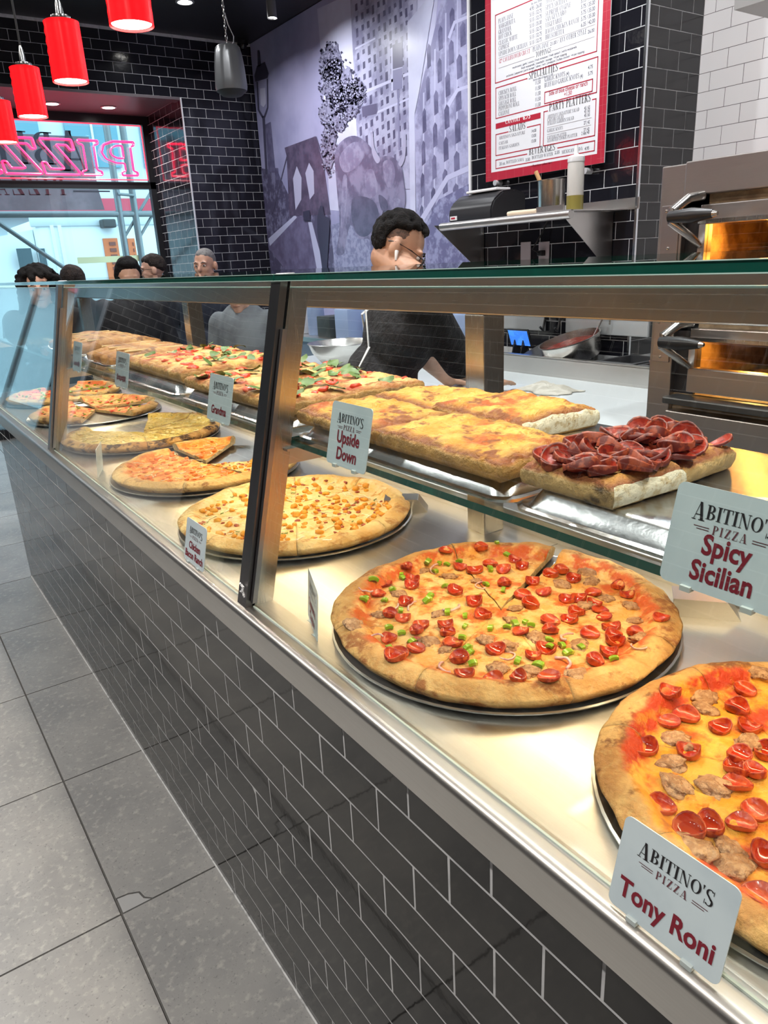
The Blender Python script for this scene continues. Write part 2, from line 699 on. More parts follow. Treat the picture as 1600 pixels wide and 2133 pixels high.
DL = 'recessed round ceiling downlight above the customer aisle'
for x, y in ((-1.3, -2.0), (-1.3, -.2), (-1.3, 1.6), (-1.3, 3.4), (-1.3, 5.2)):
    downlight(x, y, ROOM_Z, DL, 24, group='aisle downlights')
for x, y in ((1.0, .6), (.95, 2.1), (1.0, 3.8), (1.0, 5.4), (1.9, 2.0)):  # last one added to brighten the white tiled wall
    downlight(x, y, ROOM_Z, 'recessed round ceiling downlight above the kitchen, out of view', 17 if x < 1.5 else 15, group='kitchen downlights', color=COOL)
p = at(385, 3, z=ROOM_Z)
downlight(p.x, p.y, ROOM_Z, 'recessed round downlight in the black ceiling near the mural', 16, color=COOL)
p = at(108, 215, z=2.905)
downlight(p.x, p.y, 2.905, 'left lit downlight in the plum soffit over the shop window', 10)
p = at(226, 223, z=2.905)
downlight(p.x, p.y, 2.905, 'right lit downlight in the plum soffit over the shop window', 10)
# small cylinder spots on the ceiling washing the mural


def cyl_spot(x, y, z, label, group=None):
    t = thing('cylinder_spotlight', label, 'spotlight', (x, y, z), group)
    bm = B()
    cyl(bm, (x, y, ROOM_Z), (x, y, z + .12), .008, n=8)
    obj('stem', bm, BLACKPL, t, True)
    bm = B()
    lathe(bm, [(0, .12), (.03, .12), (.034, .10), (.034, 0), (.026, .012), (0, .014)], (x, y, z), 20)
    obj('body', bm, M('spot_grey', (.22, .22, .23), .35, .3), t, True)
    bm = B()
    lathe(bm, [(0, .011), (.026, .011), (.026, .006), (0, .006)], (x, y, z), 16)
    obj('lens', bm, MATS['lamp_lens'], t)
    dv = Vector((XM - .0, y, 2.1)) - Vector((x, y, z))
    area('spot_lamp', (x, y, z - .01), .06, 6, (.95, .97, 1), dv.to_track_quat('-Z', 'Y').to_euler(), t, spread=130)


p = at(567, 38, z=3.12)
cyl_spot(p.x, p.y, 3.12, 'small grey cylinder spotlight hanging beside the mural')
cyl_spot(2.2, 4.2, 3.12, 'small cylinder spotlight aimed at the mural, out of view', 'mural spots')
cyl_spot(1.75, 2.8, 3.12, 'small cylinder spotlight aimed at the mural, out of view', 'mural spots')
# ================================================================== LETTERING
_T, _t = .17, .042      # thick stem, hairline


def g_rect(x0, y0, x1, y1):
    return [(x0, y0), (x1, y0), (x1, y1), (x0, y1)]


def g_par(x0, x1, X0, X1, y0=0.0, y1=1.0):
    return [(x0, y0), (x1, y0), (X1, y1), (X0, y1)]


def g_arc(cx, cy, rx, ry, a0, a1, T=_T, t=_t, n=12):
    out = []
    pts = []
    for i in range(n + 1):
        a = math.radians(a0 + (a1 - a0) * i / n)
        c, s = math.cos(a), math.sin(a)
        pts.append(((cx + rx * c, cy + ry * s), (cx + (rx - T) * c, cy + (ry - t) * s)))
    for (o1, i1), (o2, i2) in zip(pts, pts[1:]):
        out.append([i1, o1, o2, i2])
    return out


def stem(x, y0=0.0, y1=1.0, T=_T, sb=True, stp=True, s=.09):
    o = [g_rect(x, y0, x + T, y1)]
    if sb:
        o.append(g_rect(x - s, y0, x + T + s, y0 + _t))
    if stp:
        o.append(g_rect(x - s, y1 - _t, x + T + s, y1))
    return o


def glyphs():
    G = {}
    G['A'] = (.86, [g_par(.10, .10 + _t, .40, .40 + _t), g_par(.56, .56 + _T + .03, .36, .36 + _T), g_rect(.2, .28, .6, .28 + _t),
                    g_rect(0, 0, .26, _t), g_rect(.44, 0, .86, _t)])
    G['B'] = (.76, stem(.12) + g_arc(.34, .755, .30, .245, -90, 90) + g_arc(.34, .255, .35, .255, -90, 90) +
              [g_rect(.2, 1 - _t, .36, 1), g_rect(.2, .5 - _t / 2, .36, .5 + _t / 2), g_rect(.2, 0, .36, _t)])
    G['C'] = (.74, g_arc(.39, .5, .37, .5, 38, 322) + [g_rect(.66, .66, .70, 1.0), g_rect(.66, .05, .70, .26)])
    G['D'] = (.82, stem(.12) + g_arc(.34, .5, .42, .5, -90, 90) + [g_rect(.2, 1 - _t, .36, 1), g_rect(.2, 0, .36, _t)])
    G['E'] = (.68, stem(.12) + [g_rect(.2, 1 - _t, .62, 1), g_rect(.2, .5 - _t / 2, .48, .5 + _t / 2), g_rect(.2, 0, .64, _t),
                                g_par(.56, .64, .60, .64, 0, .26), g_par(.58, .62, .54, .62, .74, 1), g_rect(.44, .4, .48, .6)])
    G['F'] = (.64, stem(.12) + [g_rect(.2, 1 - _t, .60, 1), g_rect(.2, .5 - _t / 2, .46, .5 + _t / 2),
                                g_par(.56, .60, .52, .60, .74, 1), g_rect(.42, .4, .46, .6)])
    G['G'] = (.80, g_arc(.39, .5, .37, .5, 38, 330) + [g_rect(.66, .66, .70, 1.0), g_rect(.60, .02, .60 + _T, .42), g_rect(.50, .42 - _t, .82, .42)])
    G['H'] = (.86, stem(.12) + stem(.57) + [g_rect(.2, .5 - _t / 2, .6, .5 + _t / 2)])
    G['I'] = (.42, stem(.12))
    G['J'] = (.56, stem(.28, .2, 1, sb=False) + g_arc(.25, .22, .20, .22, 180, 360))
    G['K'] = (.84, stem(.12) + [g_par(.28, .34, .66, .70, .38, 1), g_par(.56, .76, .34, .52, 0, .62), g_rect(.56, 1 - _t, .80, 1), g_rect(.5, 0, .84, _t)])
    G['L'] = (.66, stem(.12) + [g_rect(.2, 0, .62, _t), g_par(.54, .62, .58, .62, 0, .34)])
    G['M'] = (1.02, [g_rect(.13, 0, .13 + _t, 1), g_par(.42, .52, .10, .28), g_par(.44, .50, .76, .80), g_rect(.74, 0, .74 + _T, 1),
                     g_rect(.03, 0, .27, _t), g_rect(.64, 0, 1.0, _t), g_rect(.03, 1 - _t, .26, 1), g_rect(.76, 1 - _t, 1.0, 1)])
    G['N'] = (.86, [g_rect(.13, 0, .13 + _t, 1), g_par(.60, .72, .08, .27), g_rect(.68, 0, .68 + _t, 1), g_rect(.03, 0, .27, _t),
                    g_rect(.58, 1 - _t, .82, 1), g_rect(.02, 1 - _t, .2, 1)])
    G['O'] = (.82, g_arc(.41, .5, .39, .5, 0, 360, n=20))
    G['P'] = (.72, stem(.12) + g_arc(.34, .73, .34, .27, -90, 90) + [g_rect(.2, 1 - _t, .36, 1), g_rect(.2, .46, .36, .46 + _t)])
    G['Q'] = (.82, G['O'][1] + [g_par(.42, .60, .36, .5, -.2, .1)])
    G['R'] = (.82, stem(.12) + g_arc(.34, .74, .32, .26, -90, 90) + [g_rect(.2, 1 - _t, .36, 1), g_rect(.2, .48, .36, .48 + _t),
                                                                     g_par(.60, .80, .36, .54, 0, .5)])
    G['S'] = (.66, g_arc(.33, .755, .26, .245, 35, 255, .13, .05) + g_arc(.33, .25, .28, .25, -145, 75, .14, .05) +
              [g_par(.42, .60, .08, .24, .34, .66), g_rect(.54, .72, .58, 1.0), g_rect(.05, 0, .09, .28)])
    G['T'] = (.74, stem(.285, stp=False) + [g_rect(.02, 1 - _t, .72, 1), g_par(.02, .06, .02, .10, .7, 1), g_par(.68, .72, .64, .72, .7, 1)])
    G['U'] = (.84, [g_rect(.12, .26, .12 + _T, 1), g_rect(.68, .26, .68 + _t, 1), g_rect(.03, 1 - _t, .38, 1), g_rect(.58, 1 - _t, .82, 1)] +
              g_arc(.42, .28, .30, .28, 180, 360, .12))
    G['V'] = (.82, [g_par(.34, .44, .08, .27), g_par(.40, .44, .68, .72), g_rect(0, 1 - _t, .36, 1), g_rect(.58, 1 - _t, .82, 1)])
    G['W'] = (1.12, [g_par(.28, .38, .06, .24), g_par(.34, .38, .54, .58), g_par(.66, .76, .46, .64), g_par(.72, .76, .98, 1.02),
                     g_rect(0, 1 - _t, .32, 1), g_rect(.9, 1 - _t, 1.12, 1)])
    G['X'] = (.82, [g_par(.52, .74, .06, .27), g_par(.10, .15, .64, .69), g_rect(0, 0, .24, _t), g_rect(.46, 0, .82, _t),
                    g_rect(0, 1 - _t, .34, 1), g_rect(.54, 1 - _t, .78, 1)])
    G['Y'] = (.80, [g_rect(.32, 0, .32 + _T, .5), g_par(.32, .49, .06, .25, .44, 1), g_par(.43, .48, .66, .70, .44, 1), g_rect(.22, 0, .6, _t),
                    g_rect(0, 1 - _t, .34, 1), g_rect(.56, 1 - _t, .80, 1)])
    G['Z'] = (.70, [g_par(.04, .24, .46, .66), g_rect(.06, 1 - _t, .66, 1), g_rect(.04, 0, .66, _t), g_par(.60, .66, .63, .66, 0, .3),
                    g_par(.06, .09, .06, .12, .7, 1)])
    G["'"] = (.24, [g_par(.09, .12, .05, .19, .68, 1)])
    G['-'] = (.5, [g_rect(.06, .42, .44, .50)])
    G['/'] = (.4, [g_par(.02, .06, .34, .38)])
    G['.'] = (.26, [g_rect(.06, 0, .18, .12)])
    return G


GLY = glyphs()


def serif(s, h, track=.05, sx=1.0, hfun=None):
    """list of 2-d quads for a Bodoni-like capital line; returns (polys, width)"""
    x = 0.0
    out = []
    for i, ch in enumerate(s):
        if ch == ' ':
            x += .34
            continue
        w, ps = GLY.get(ch, (.5, []))
        k = hfun(i, len(s)) if hfun else (1.0, 0.0)
        for p in ps:
            out.append([((x + a * k[0] ** .5) * h * sx, (b * k[0] + k[1]) * h) for a, b in p])
        x += w * k[0] ** .5 + track
    return out, x * h * sx


def sans(s, h, sx=1.0, bold=.012):
    """2-d polygons for a plain line in Blender's built-in face"""
    cu = bpy.data.curves.new('tmp_text', 'FONT')
    cu.body = s
    cu.size = 1.0
    cu.offset = bold
    cu.resolution_u = 3
    o = bpy.data.objects.new('tmp_text', cu)
    me = bpy.data.meshes.new_from_object(o)
    k = h / .70
    polys = [[(me.vertices[i].co.x * k * sx, me.vertices[i].co.y * k) for i in p.vertices] for p in me.polygons]
    w = max([q[0] for p in polys for q in p] or [0])
    bpy.data.objects.remove(o)
    bpy.data.curves.remove(cu)
    bpy.data.meshes.remove(me)
    return polys, w


class Plane2D:
    """collects flat print on a plane with origin o, axes r (right) and u (up), lifted by e along n"""

    def __init__(self, o, r, u):
        self.o, self.r, self.u = Vector(o), Vector(r).normalized(), Vector(u).normalized()
        self.n = self.r.cross(self.u).normalized()

    def pt(self, a, b, e=0.0):
        return self.o + self.r * a + self.u * b + self.n * e

    def polys(self, bm, ps, dx=0.0, dy=0.0, e=.0006):
        for p in ps:
            try:
                bm.faces.new([bm.verts.new(self.pt(a + dx, b + dy, e)) for a, b in p])
            except ValueError:
                pass

    def line(self, bm, s, h, x, y, align='l', face='serif', sx=1.0, e=.0006, track=.05, bold=.012, hfun=None):
        ps, w = serif(s, h, track, sx, hfun) if face == 'serif' else sans(s, h, sx, bold)
        dx = x if align == 'l' else (x - w / 2 if align == 'c' else x - w)
        self.polys(bm, ps, dx, y, e)
        return w

    def rect(self, bm, x0, y0, x1, y1, e=.0006):
        self.polys(bm, [g_rect(x0, y0, x1, y1)], e=e)

    def frame(self, bm, x0, y0, x1, y1, w, e=.0006):
        for q in ((x0, y0, x1, y0 + w), (x0, y1 - w, x1, y1), (x0, y0 + w, x0 + w, y1 - w), (x1 - w, y0 + w, x1, y1 - w)):
            self.rect(bm, *q, e=e)


def flat(bm, name, mat, parent, **k):
    """print: keep the faces as drawn (no normal recalculation needed)"""
    me = bpy.data.meshes.new(name)
    bm.to_mesh(me)
    bm.free()
    return obj(name, me, mat, parent, **k)


INK = M('black_ink', (.012, .010, .012), .6)
INK_R = M('dark_red_ink', (.20, .008, .022), .55)
INK_GR = M('grey_red_ink', (.13, .04, .05), .6)
CARD = M('pale_blue_card', (.60, .69, .72), .22, 0, [((.53, .62, .66), 12, .4, .7)])


def logo_h(i, n):
    # first and last capitals taller, dropping below the line
    return (1.28, -.20) if i == 0 else ((1.22, -.24) if i == n - 1 else (1.0, 0.0))


def card_sign(label, bl, br, up, h, lines, group='pizza name cards', ph=.19, mat=None, blurred=False):
    bl, br, up = Vector(bl), Vector(br), Vector(up).normalized()
    w = (br - bl).length
    P = Plane2D(bl, br - bl, up)
    t = thing('name_card', label, 'sign', (bl + br) / 2, group)
    bm = B()
    r = .007
    poly = []
    for cx, cy, a0 in ((w - r, r, -90), (w - r, h - r, 0), (r, h - r, 90), (r, r, 180)):
        for k in range(5):
            a = math.radians(a0 + 22.5 * k)
            poly.append(P.pt(cx + r * math.cos(a), cy + r * math.sin(a), -.0012))
    prism(bm, poly, P.n * .0012)
    obj('card', bm, mat or CARD, t)
    bm = B()
    _, lw = serif("ABITINO'S", .1, .0, 1.0, logo_h)
    lh = .1 * (w * .66) / lw
    P.line(bm, "ABITINO'S", lh, w / 2, h * .70, 'c', track=.0, hfun=logo_h)
    flat(bm, 'logo', INK, t)
    bm = B()
    ps = lh * .62
    pw = P.line(bm, 'PIZZA', ps, w / 2, h * .70 - ps * 1.5, 'c', track=.16)
    yy = h * .70 - ps * 1.0
    for sgn in (-1, 1):
        x0 = w / 2 + sgn * (pw / 2 + .003)
        for q in (0, ps * .28):
            xa, xb = sorted((x0, x0 + sgn * w * .13 * (1 if q == 0 else .8)))
            P.rect(bm, xa, yy - q, xb, yy - q + .0006)
    flat(bm, 'logo_subtitle', INK_GR, t)
    bm = B()
    n = len(lines)
    lhh = ph * h
    for i, s in enumerate(lines):
        y = h * .11 + (n - 1 - i) * lhh * 1.38 + (.06 * h if n == 1 else 0)
        pl, sw = sans(s, lhh, .86, .018)
        sx = .86 * min(1.0, w * .92 / max(sw, 1e-4))
        P.line(bm, s, lhh, w / 2, y, 'c', 'sans', sx, bold=.028)
    if lines:
        flat(bm, 'lettering', INK_R, t)
    else:
        # word too small to read: a smudge of red strokes
        rnd = random.Random(int(abs(bl.y) * 1000))
        x = w * .16
        while x < w * .84:
            P.rect(bm, x, h * .16 + rnd.uniform(0, .004), x + .003, h * .30 + rnd.uniform(0, .006))
            x += .0055
        flat(bm, 'lettering', INK_R, t)
    for a in (.25, .75):
        bm = B()
        p = P.pt(w * a, 0, 0)
        box(bm, p.x - .003, p.x + .004, p.y - .005, p.y + .005, p.z - .003, p.z + .002)
        obj('clip', bm, M('clear_clip', (.50, .56, .55), .2), t)
    return t
# ================================================================== COUNTER AND DISPLAY CASE
DECK = .905
CY0, CY1 = -1.2, 3.99
cnt = thing('counter', 'long serving counter faced with glossy black subway tiles', 'counter', (.3, 1.4, 0))
bm = B()
box(bm, .0004, .62, CY0, CY1, 0.001, .852)
obj('counter_body', bm, GROUT, cnt)
crow = [(.004, .0867)] + [(.0867 + .0762 * k, .0867 + .0762 * (k + 1)) for k in range(10)]
crow = [(a, min(b, .852)) for a, b in crow]
tile_field(cnt, (.0004, CY0, 0), (0, 1, 0), (-1, 0, 0), CY1 - CY0, crow, .158,
           lambda j: (.404 + (0 if j % 2 else .079) - .0025 * (9 - j)) - CY0, BLACKTILE,
           rank=lambda p: 0 if p.y > .2 else 1 + (.2 - p.y), g=.0042)
bm = B()
box(bm, -.004, .0, CY0, CY1, .0, .006, .001)
obj('floor_caulk', bm, M('white_caulk', (.62, .62, .62), .7, 0, [((.3, .3, .3), 30, .5, .7)]), cnt)
bm = B()
box(bm, .004, .62, CY1 - .004, CY1 + .004, 0.001, .852)
obj('end_panel', bm, M('black_panel', (.006, .006, .007), .4), cnt)

case = thing('display_case', 'glass and stainless steel pizza display case on the tiled counter', 'display case', (.3, 1.5, .852))
E1 = 4.36
bm = B()       # folded front rail and deck
prism(bm, [(-.02, CY0, .852), (-.012, CY0, .852), (-.012, CY0, .895), (.0, CY0, .9035), (.66, CY0, .9035), (.66, CY0, .905),
           (-.006, CY0, .9075), (-.014, CY0, .9065), (-.019, CY0, .902), (-.02, CY0, .897)], (0, E1 - CY0, 0))
obj('front_rail', bm, STEEL_R, case, True)
bm = B()
box(bm, .0, .66, CY0, E1, .898, DECK)
obj('deck', bm, STEEL_D, case)
bm = B()
for k in range(4):
    yy = .955 + k * 1.05
    box(bm, .02, .62, yy, yy + .0015, DECK, DECK + .0004)
obj('deck_seam', bm, M('seam_shadow', (.06, .05, .04), .6), case)
bm = B()       # rear sill
box(bm, .62, .66, CY0, E1, .85, .945, .003)
obj('rear_sill', bm, STEEL, case)
bm = B()
box(bm, .545, .60, CY0, E1, 1.360, 1.446, .003)
obj('top_beam', bm, STEEL_B, case)
POSTS = [-.46, 1.12, 2.70, 4.28]
GX0, GX1, GZ1 = .010, .1345, 1.4345


def gx(z):
    return GX0 + (z - DECK) / (GZ1 - DECK) * (GX1 - GX0)


for k, py in enumerate(POSTS):
    # leaning front mullion: channel section swept from deck to top
    def mull(x0, x1, y0, y1, zb, zt, bm):
        prof = []
        for z in (zb, zt):
            s = gx(z)
            prof.append([(s + x0, y0, z), (s + x1, y0, z), (s + x1, y1, z), (s + x0, y1, z)])
        a = [bm.verts.new(q) for q in prof[0]]
        b = [bm.verts.new(q) for q in prof[1]]
        bm.faces.new(a[::-1])
        bm.faces.new(b)
        for i in range(4):
            bm.faces.new((a[i], a[(i + 1) % 4], b[(i + 1) % 4], b[i]))
        return bm
    post = obj('front_post', mull(-.0, .036, py - .020, py + .020, DECK, 1.446, B()), STEEL_V, case)
    obj('cover_strip', mull(-.016, -.003, py - .0165, py + .0165, DECK + .002, 1.45, B()),
        M('dark_anodised', (.34, .33, .34), .30, 1.0, [((.20, .19, .19), 4, .3, .7, (1, 1, .4))]), post)
    for s in (-1, 1):
        obj('glazing_channel', mull(-.0085, .0, py + s * .0235 - .0045, py + s * .0235 + .0045, DECK + .012, 1.372, B()),
            M('grey_channel', (.40, .40, .42), .3, 1.0), post)
        obj('gasket', mull(-.006, .0, py + s * .0182 - .001, py + s * .0182 + .001, DECK + .012, 1.372, B()), RUBBER, post)
    bm = B()
    box(bm, gx(1.45) - .014, gx(1.45) + .016, py - .013, py + .013, 1.447, 1.458, .004)
    obj('post_cap', bm, M('cap_grey', (.30, .30, .31), .35, .8), post, True)
    bm = B()
    box(bm, .545, .60, py - .028, py + .028, DECK, 1.36, .002)
    obj('rear_post', bm, STEEL_V, case)
    bm = B()
    prism(bm, [(gx(1.15) + .03, py - .004, 1.1425), (.545, py - .004, 1.1425), (.545, py - .004, 1.176), (gx(1.15) + .03, py - .004, 1.176)], (0, .008, 0))
    box(bm, gx(1.15) + .03, .545, py - .03, py + .03, 1.172, 1.176)
    obj('shelf_arm', bm, STEEL, case)
    if k == 1:
        bm = B()
        rnd = random.Random(4)
        tube(bm, [(gx(.93) - .0165 - rnd.uniform(0, .003), py - .004 + rnd.uniform(-.006, .006), .925 + i * .003) for i in range(9)],
             .0022, 5)
        obj('torn_tape', bm, M('torn_white_tape', (.75, .75, .76), .5), post)

for a, b in zip(POSTS, POSTS[1:]):
    bm = B()       # leaning front pane with a pale arrised edge
    y0, y1 = a + .022, b - .022
    z0, z1 = DECK + .001, GZ1
    t_ = .006
    prism(bm, [(gx(z0), y0, z0), (gx(z0) + t_, y0, z0), (gx(z1) + t_, y0, z1), (gx(z1), y0, z1)], (0, y1 - y0, 0))
    pane = obj('front_pane', bm, [GLASS, GEDGE], case)
    for f in pane.data.polygons:
        if abs(f.normal.z) > .9:
            f.material_index = 1
    bm = B()
    box(bm, gx(z1) - .0005, gx(z1) + t_ + .0005, y0, y1, z1, z1 + .002)
    obj('pane_top_edge', bm, GLIP, pane)
    bm = B()
    box(bm, gx(z0) - .003, gx(z0) - .0002, y0, y1, z0, z0 + .004)
    obj('pane_seal', bm, M('clear_seal', (.50, .58, .52), .25), pane)
    bm = B()
    box(bm, .118, .635, a + .0015, b - .0015, 1.447, 1.457)
    top = obj('top_pane', bm, [GLASS, GEDGE], case)
    for f in top.data.polygons:
        if abs(f.normal.z) < .5:
            f.material_index = 1
    bm = B()
    box(bm, .1165, .1185, a + .0015, b - .0015, 1.4563, 1.4572)
    box(bm, .1165, .1185, a + .0015, b - .0015, 1.4462, 1.4472)
    obj('pane_arris', bm, GLIP, top)
    bm = B()
    box(bm, .115, .54, a + .004, b - .004, 1.177, 1.187)
    sh = obj('shelf_pane', bm, [GLASS, GEDGE], case)
    for f in sh.data.polygons:
        if abs(f.normal.z) < .5:
            f.material_index = 1
    # warm strip lights: under the shelf along its middle
    for (x, z, pw) in ((.33, 1.165, 3.4),):
        bm = B()
        box(bm, x - .012, x + .012, a + .08, b - .08, z, z + .010, .002)
        s = obj('strip_light', bm, M('strip_diffuser', (1, .9, .7), .5, emit=((1.0, .78, .45), 2.0)), case)
        area('strip_lamp', (x, (a + b) / 2, z - .002), .02, pw, WARM, (0, math.radians(6), 0), case, size_y=b - a - .2)

# ------------------------------------------------------------------ trays on the shelf
ZS = 1.187


def sheet_pan(label, y0, y1, upside=True, x0=.13, x1=.49, h=.025, z=ZS):
    t = thing('sheet_pan', label, 'tray', ((x0 + x1) / 2, (y0 + y1) / 2, z), 'sheet pans on the glass shelf')
    bm = B()
    cx, cy = (x0 + x1) / 2, (y0 + y1) / 2
    rings = []
    # outline rings: (inset, height, corner radius)
    seq = [(0, .0, .03), (-.0005, .004, .03), (.004, .006, .028), (.008, .004, .026), (.010, .004, .026), (.020, h - .004, .03), (.026, h, .034)] if upside else \
          [(.026, 0, .034), (.018, .003, .03), (.009, h - .004, .026), (.006, h, .026), (.001, h, .03), (0, h - .004, .03), (.003, h - .006, .03)]
    for ins, zz, r in seq:
        ring = []
        hx_, hy_ = (x1 - x0) / 2 - ins, (y1 - y0) / 2 - ins
        for sx_, sy_, a0 in ((1, 1, 0), (-1, 1, 90), (-1, -1, 180), (1, -1, 270)):
            for k in range(7):
                a = math.radians(a0 + 15 * k)
                ring.append(bm.verts.new((cx + sx_ * (hx_ - r) + r * math.cos(a), cy + sy_ * (hy_ - r) + r * math.sin(a), z + zz)))
        rings.append(ring)
    n = len(rings[0])
    for a, b in zip(rings, rings[1:]):
        for i in range(n):
            bm.faces.new((a[i], a[(i + 1) % n], b[(i + 1) % n], b[i]))
    bm.faces.new(rings[-1] if upside else rings[0])
    obj('pan', bm, ALU_B, t, True)
    return t


def rnd_label(s):
    return s


sheet_pan('upturned aluminium sheet pan under the spicy pepperoni squares', .075, .597)
sheet_pan('upturned aluminium sheet pan under the upside down pizza', .603, 1.125)
sheet_pan('upturned aluminium sheet pan behind the Grandma card', 1.165, 1.685)
sheet_pan('upturned aluminium sheet pan under the basil squares next to the rolls', 1.71, 2.23)
sheet_pan('shallow aluminium tray right side up under the baked rolls', 2.30, 2.66, False)
sheet_pan('shallow aluminium tray of rolls at the far end of the shelf', 2.735, 3.255, False)
sheet_pan('empty sheet pan near the camera end of the shelf', -.43, .06)

# ------------------------------------------------------------------ round pans and risers on the deck
PZ = DECK + .012


def round_pan(label, x, y, R):
    t = thing('pizza_pan', label, 'pan', (x, y, DECK), 'round pizza pans on the deck')
    bm = B()
    lathe(bm, [(0, .004), (R - .016, .004), (R - .012, .006), (R, .012), (R + .003, .011), (R + .003, .0095), (R - .004, .006), (R - .02, .0), (0, .0)], (x, y, DECK), 64)
    obj('pan', bm, ALU, t, True)
    return t


def riser(label, p0, ang):
    """small bent-steel wedge standing behind a pan"""
    t = thing('bent_steel_riser', label, 'steel stand', (p0[0], p0[1], DECK), 'bent steel stands')
    c, s = math.cos(ang), math.sin(ang)

    def q(a, b, z):
        return (p0[0] + a * c - b * s, p0[1] + a * s + b * c, DECK + z)
    bm = B()
    th = .0015
    prism(bm, [q(-.05, 0, 0), q(.05, 0, 0), q(.028, 0, .030), q(-.05, 0, .030)], Vector(q(0, th, 0)) - Vector(q(0, 0, 0)))
    obj('front_plate', bm, STEEL, t)
    bm = B()
    prism(bm, [q(.05, 0, 0), q(.052, 0, 0), q(.030, 0, .031), q(.028, 0, .030)], Vector(q(0, .05, 0)) - Vector(q(0, 0, 0)))
    obj('sloping_plate', bm, STEEL_K, t)
    bm = B()
    prism(bm, [q(-.05, 0, .030), q(.028, 0, .030), q(.028, .05, .030), q(-.05, .05, .030)], (0, 0, th))
    obj('top_plate', bm, STEEL_K, t)


p = at(1470, 1290, z=DECK)
riser('bent steel stand behind the big pepperoni pizza', (p.x, p.y, 0), math.radians(-52))
p = at(845, 1068, z=DECK)
riser('bent steel stand beside the chicken and bacon pizza', (p.x, p.y, 0), math.radians(-40))

# ------------------------------------------------------------------ name cards
UPG = (.226, 0, 1)
card_sign('name card reading Upside Down at the shelf edge', (.105, .974, 1.176), (.105, .864, 1.176), UPG, .096, ['Upside', 'Down'])
card_sign('name card reading Spicy Sicilian at the right shelf edge', (.105, .372, 1.180), (.105, .258, 1.180), UPG, .092, ['Spicy', 'Sicilian'])
card_sign('name card reading Grandma at the shelf edge', (.105, 1.462, 1.176), (.105, 1.346, 1.176), UPG, .094, ['Grandma'], ph=.17)
card_sign('name card with a small red word, in front of the basil squares', (.105, 2.137, 1.176), (.105, 2.017, 1.176), UPG, .094, [])
card_sign('leftmost shelf name card, in front of the rolls', (.105, 2.630, 1.176), (.105, 2.520, 1.176), UPG, .094, [])
card_sign('name card reading Tony Roni at the foot of the front glass', (-.008, .3225, .911), (-.008, .2145, .911), UPG, .088, ['Tony Roni'], ph=.20)
card_sign('name card reading Chicken Bacon Ranch at the foot of the front glass', (-.004, 1.405, .909), (-.004, 1.300, .909), UPG, .088,
          ['Chicken', 'Bacon Ranch'], ph=.165)
card_sign('oblique name card reading Supreme Cugine by the big pepperoni pizza', (.068, 1.012, .906), (.030, .915, .906), (.10, 0, 1), .086, ['Supreme', 'Cugine'], ph=.17)
card_sign('edge-on blank looking card beside the orange chicken pizza', (.070, 2.30, .906), (.026, 2.19, .906), (.10, 0, 1), .086, [])
card_sign('grey name card behind the far glass pane', (.050, 2.86, .906), (.026, 2.765, .906), (.10, 0, 1), .086, [])
# ================================================================== PIZZAS


def fnoise(x, y, s, seed=0.0, oc=3):
    return noise.fractal(Vector((x * s + seed, y * s - seed * .7, seed * 1.3)), 1.0, 2.0, oc)


def pizza_mat(name, cheese, cheese2, sauce, amt, brown, bamt, crust, crust2, char, sc=1.0, specks=None, rimsauce=.5, charamt=.62):
    m, nt, bs = new_mat(name)
    at_ = N(nt, 'ShaderNodeAttribute', attribute_name='rr')
    rr = at_.outputs['Fac']
    c = mixc(nt, noise_mask(nt, 34 * sc, .40, .60, seed=1.1, detail=7), cheese, cheese2)
    c = mixc(nt, noise_mask(nt, 17 * sc, 1 - amt, 1 - amt + .12, seed=4.4, detail=6), c, sauce)
    edge = N(nt, 'ShaderNodeMapRange', interpolation_type='SMOOTHSTEP')
    edge.inputs['From Min'].default_value = .70
    edge.inputs['From Max'].default_value = .86
    nt.links.new(rr, edge.inputs['Value'])
    m2 = math_(nt, 'MULTIPLY', edge.outputs[0], noise_mask(nt, 20 * sc, .42, .60, seed=8.2))
    c = mixc(nt, math_(nt, 'MULTIPLY', m2, rimsauce * 2), c, sauce)
    c = mixc(nt, noise_mask(nt, 42 * sc, 1 - bamt, 1 - bamt + .1, seed=2.9, detail=5), c, brown)
    if specks:
        c = mixc(nt, noise_mask(nt, 120, .57, .64, seed=5.5), c, specks)
    k = mixc(nt, noise_mask(nt, 16, .38, .66, seed=6.1), crust, crust2)
    k = mixc(nt, noise_mask(nt, 22, charamt, charamt + .1, seed=3.3, detail=5), k, char)
    k = mixc(nt, noise_mask(nt, 130, .5, .75, seed=1.9), k, tuple(x * .8 for x in crust2))
    ce = N(nt, 'ShaderNodeMapRange', interpolation_type='SMOOTHSTEP')
    ce.inputs['From Min'].default_value = .845
    ce.inputs['From Max'].default_value = .90
    jit = noise_mask(nt, 34, .2, .8, seed=9.4)
    j2 = math_(nt, 'MULTIPLY_ADD', jit, .06)
    nt.links.new(rr, j2.node.inputs[2])
    nt.links.new(math_(nt, 'SUBTRACT', j2, .03), ce.inputs['Value'])
    c = mixc(nt, ce.outputs[0], c, k)
    nt.links.new(c, bs.inputs['Base Color'])
    r = N(nt, 'ShaderNodeMapRange')
    r.inputs['To Min'].default_value = .34
    r.inputs['To Max'].default_value = .62
    nt.links.new(ce.outputs[0], r.inputs['Value'])
    nt.links.new(r.outputs[0], bs.inputs['Roughness'])
    bs.inputs['Subsurface Weight'].default_value = .08
    bs.inputs['Subsurface Radius'].default_value = (.006, .003, .001)
    bump(nt, bs, noise_mask(nt, 110, .3, .7, seed=2.2, detail=7), .6, .004)
    MATS[name] = m
    return m


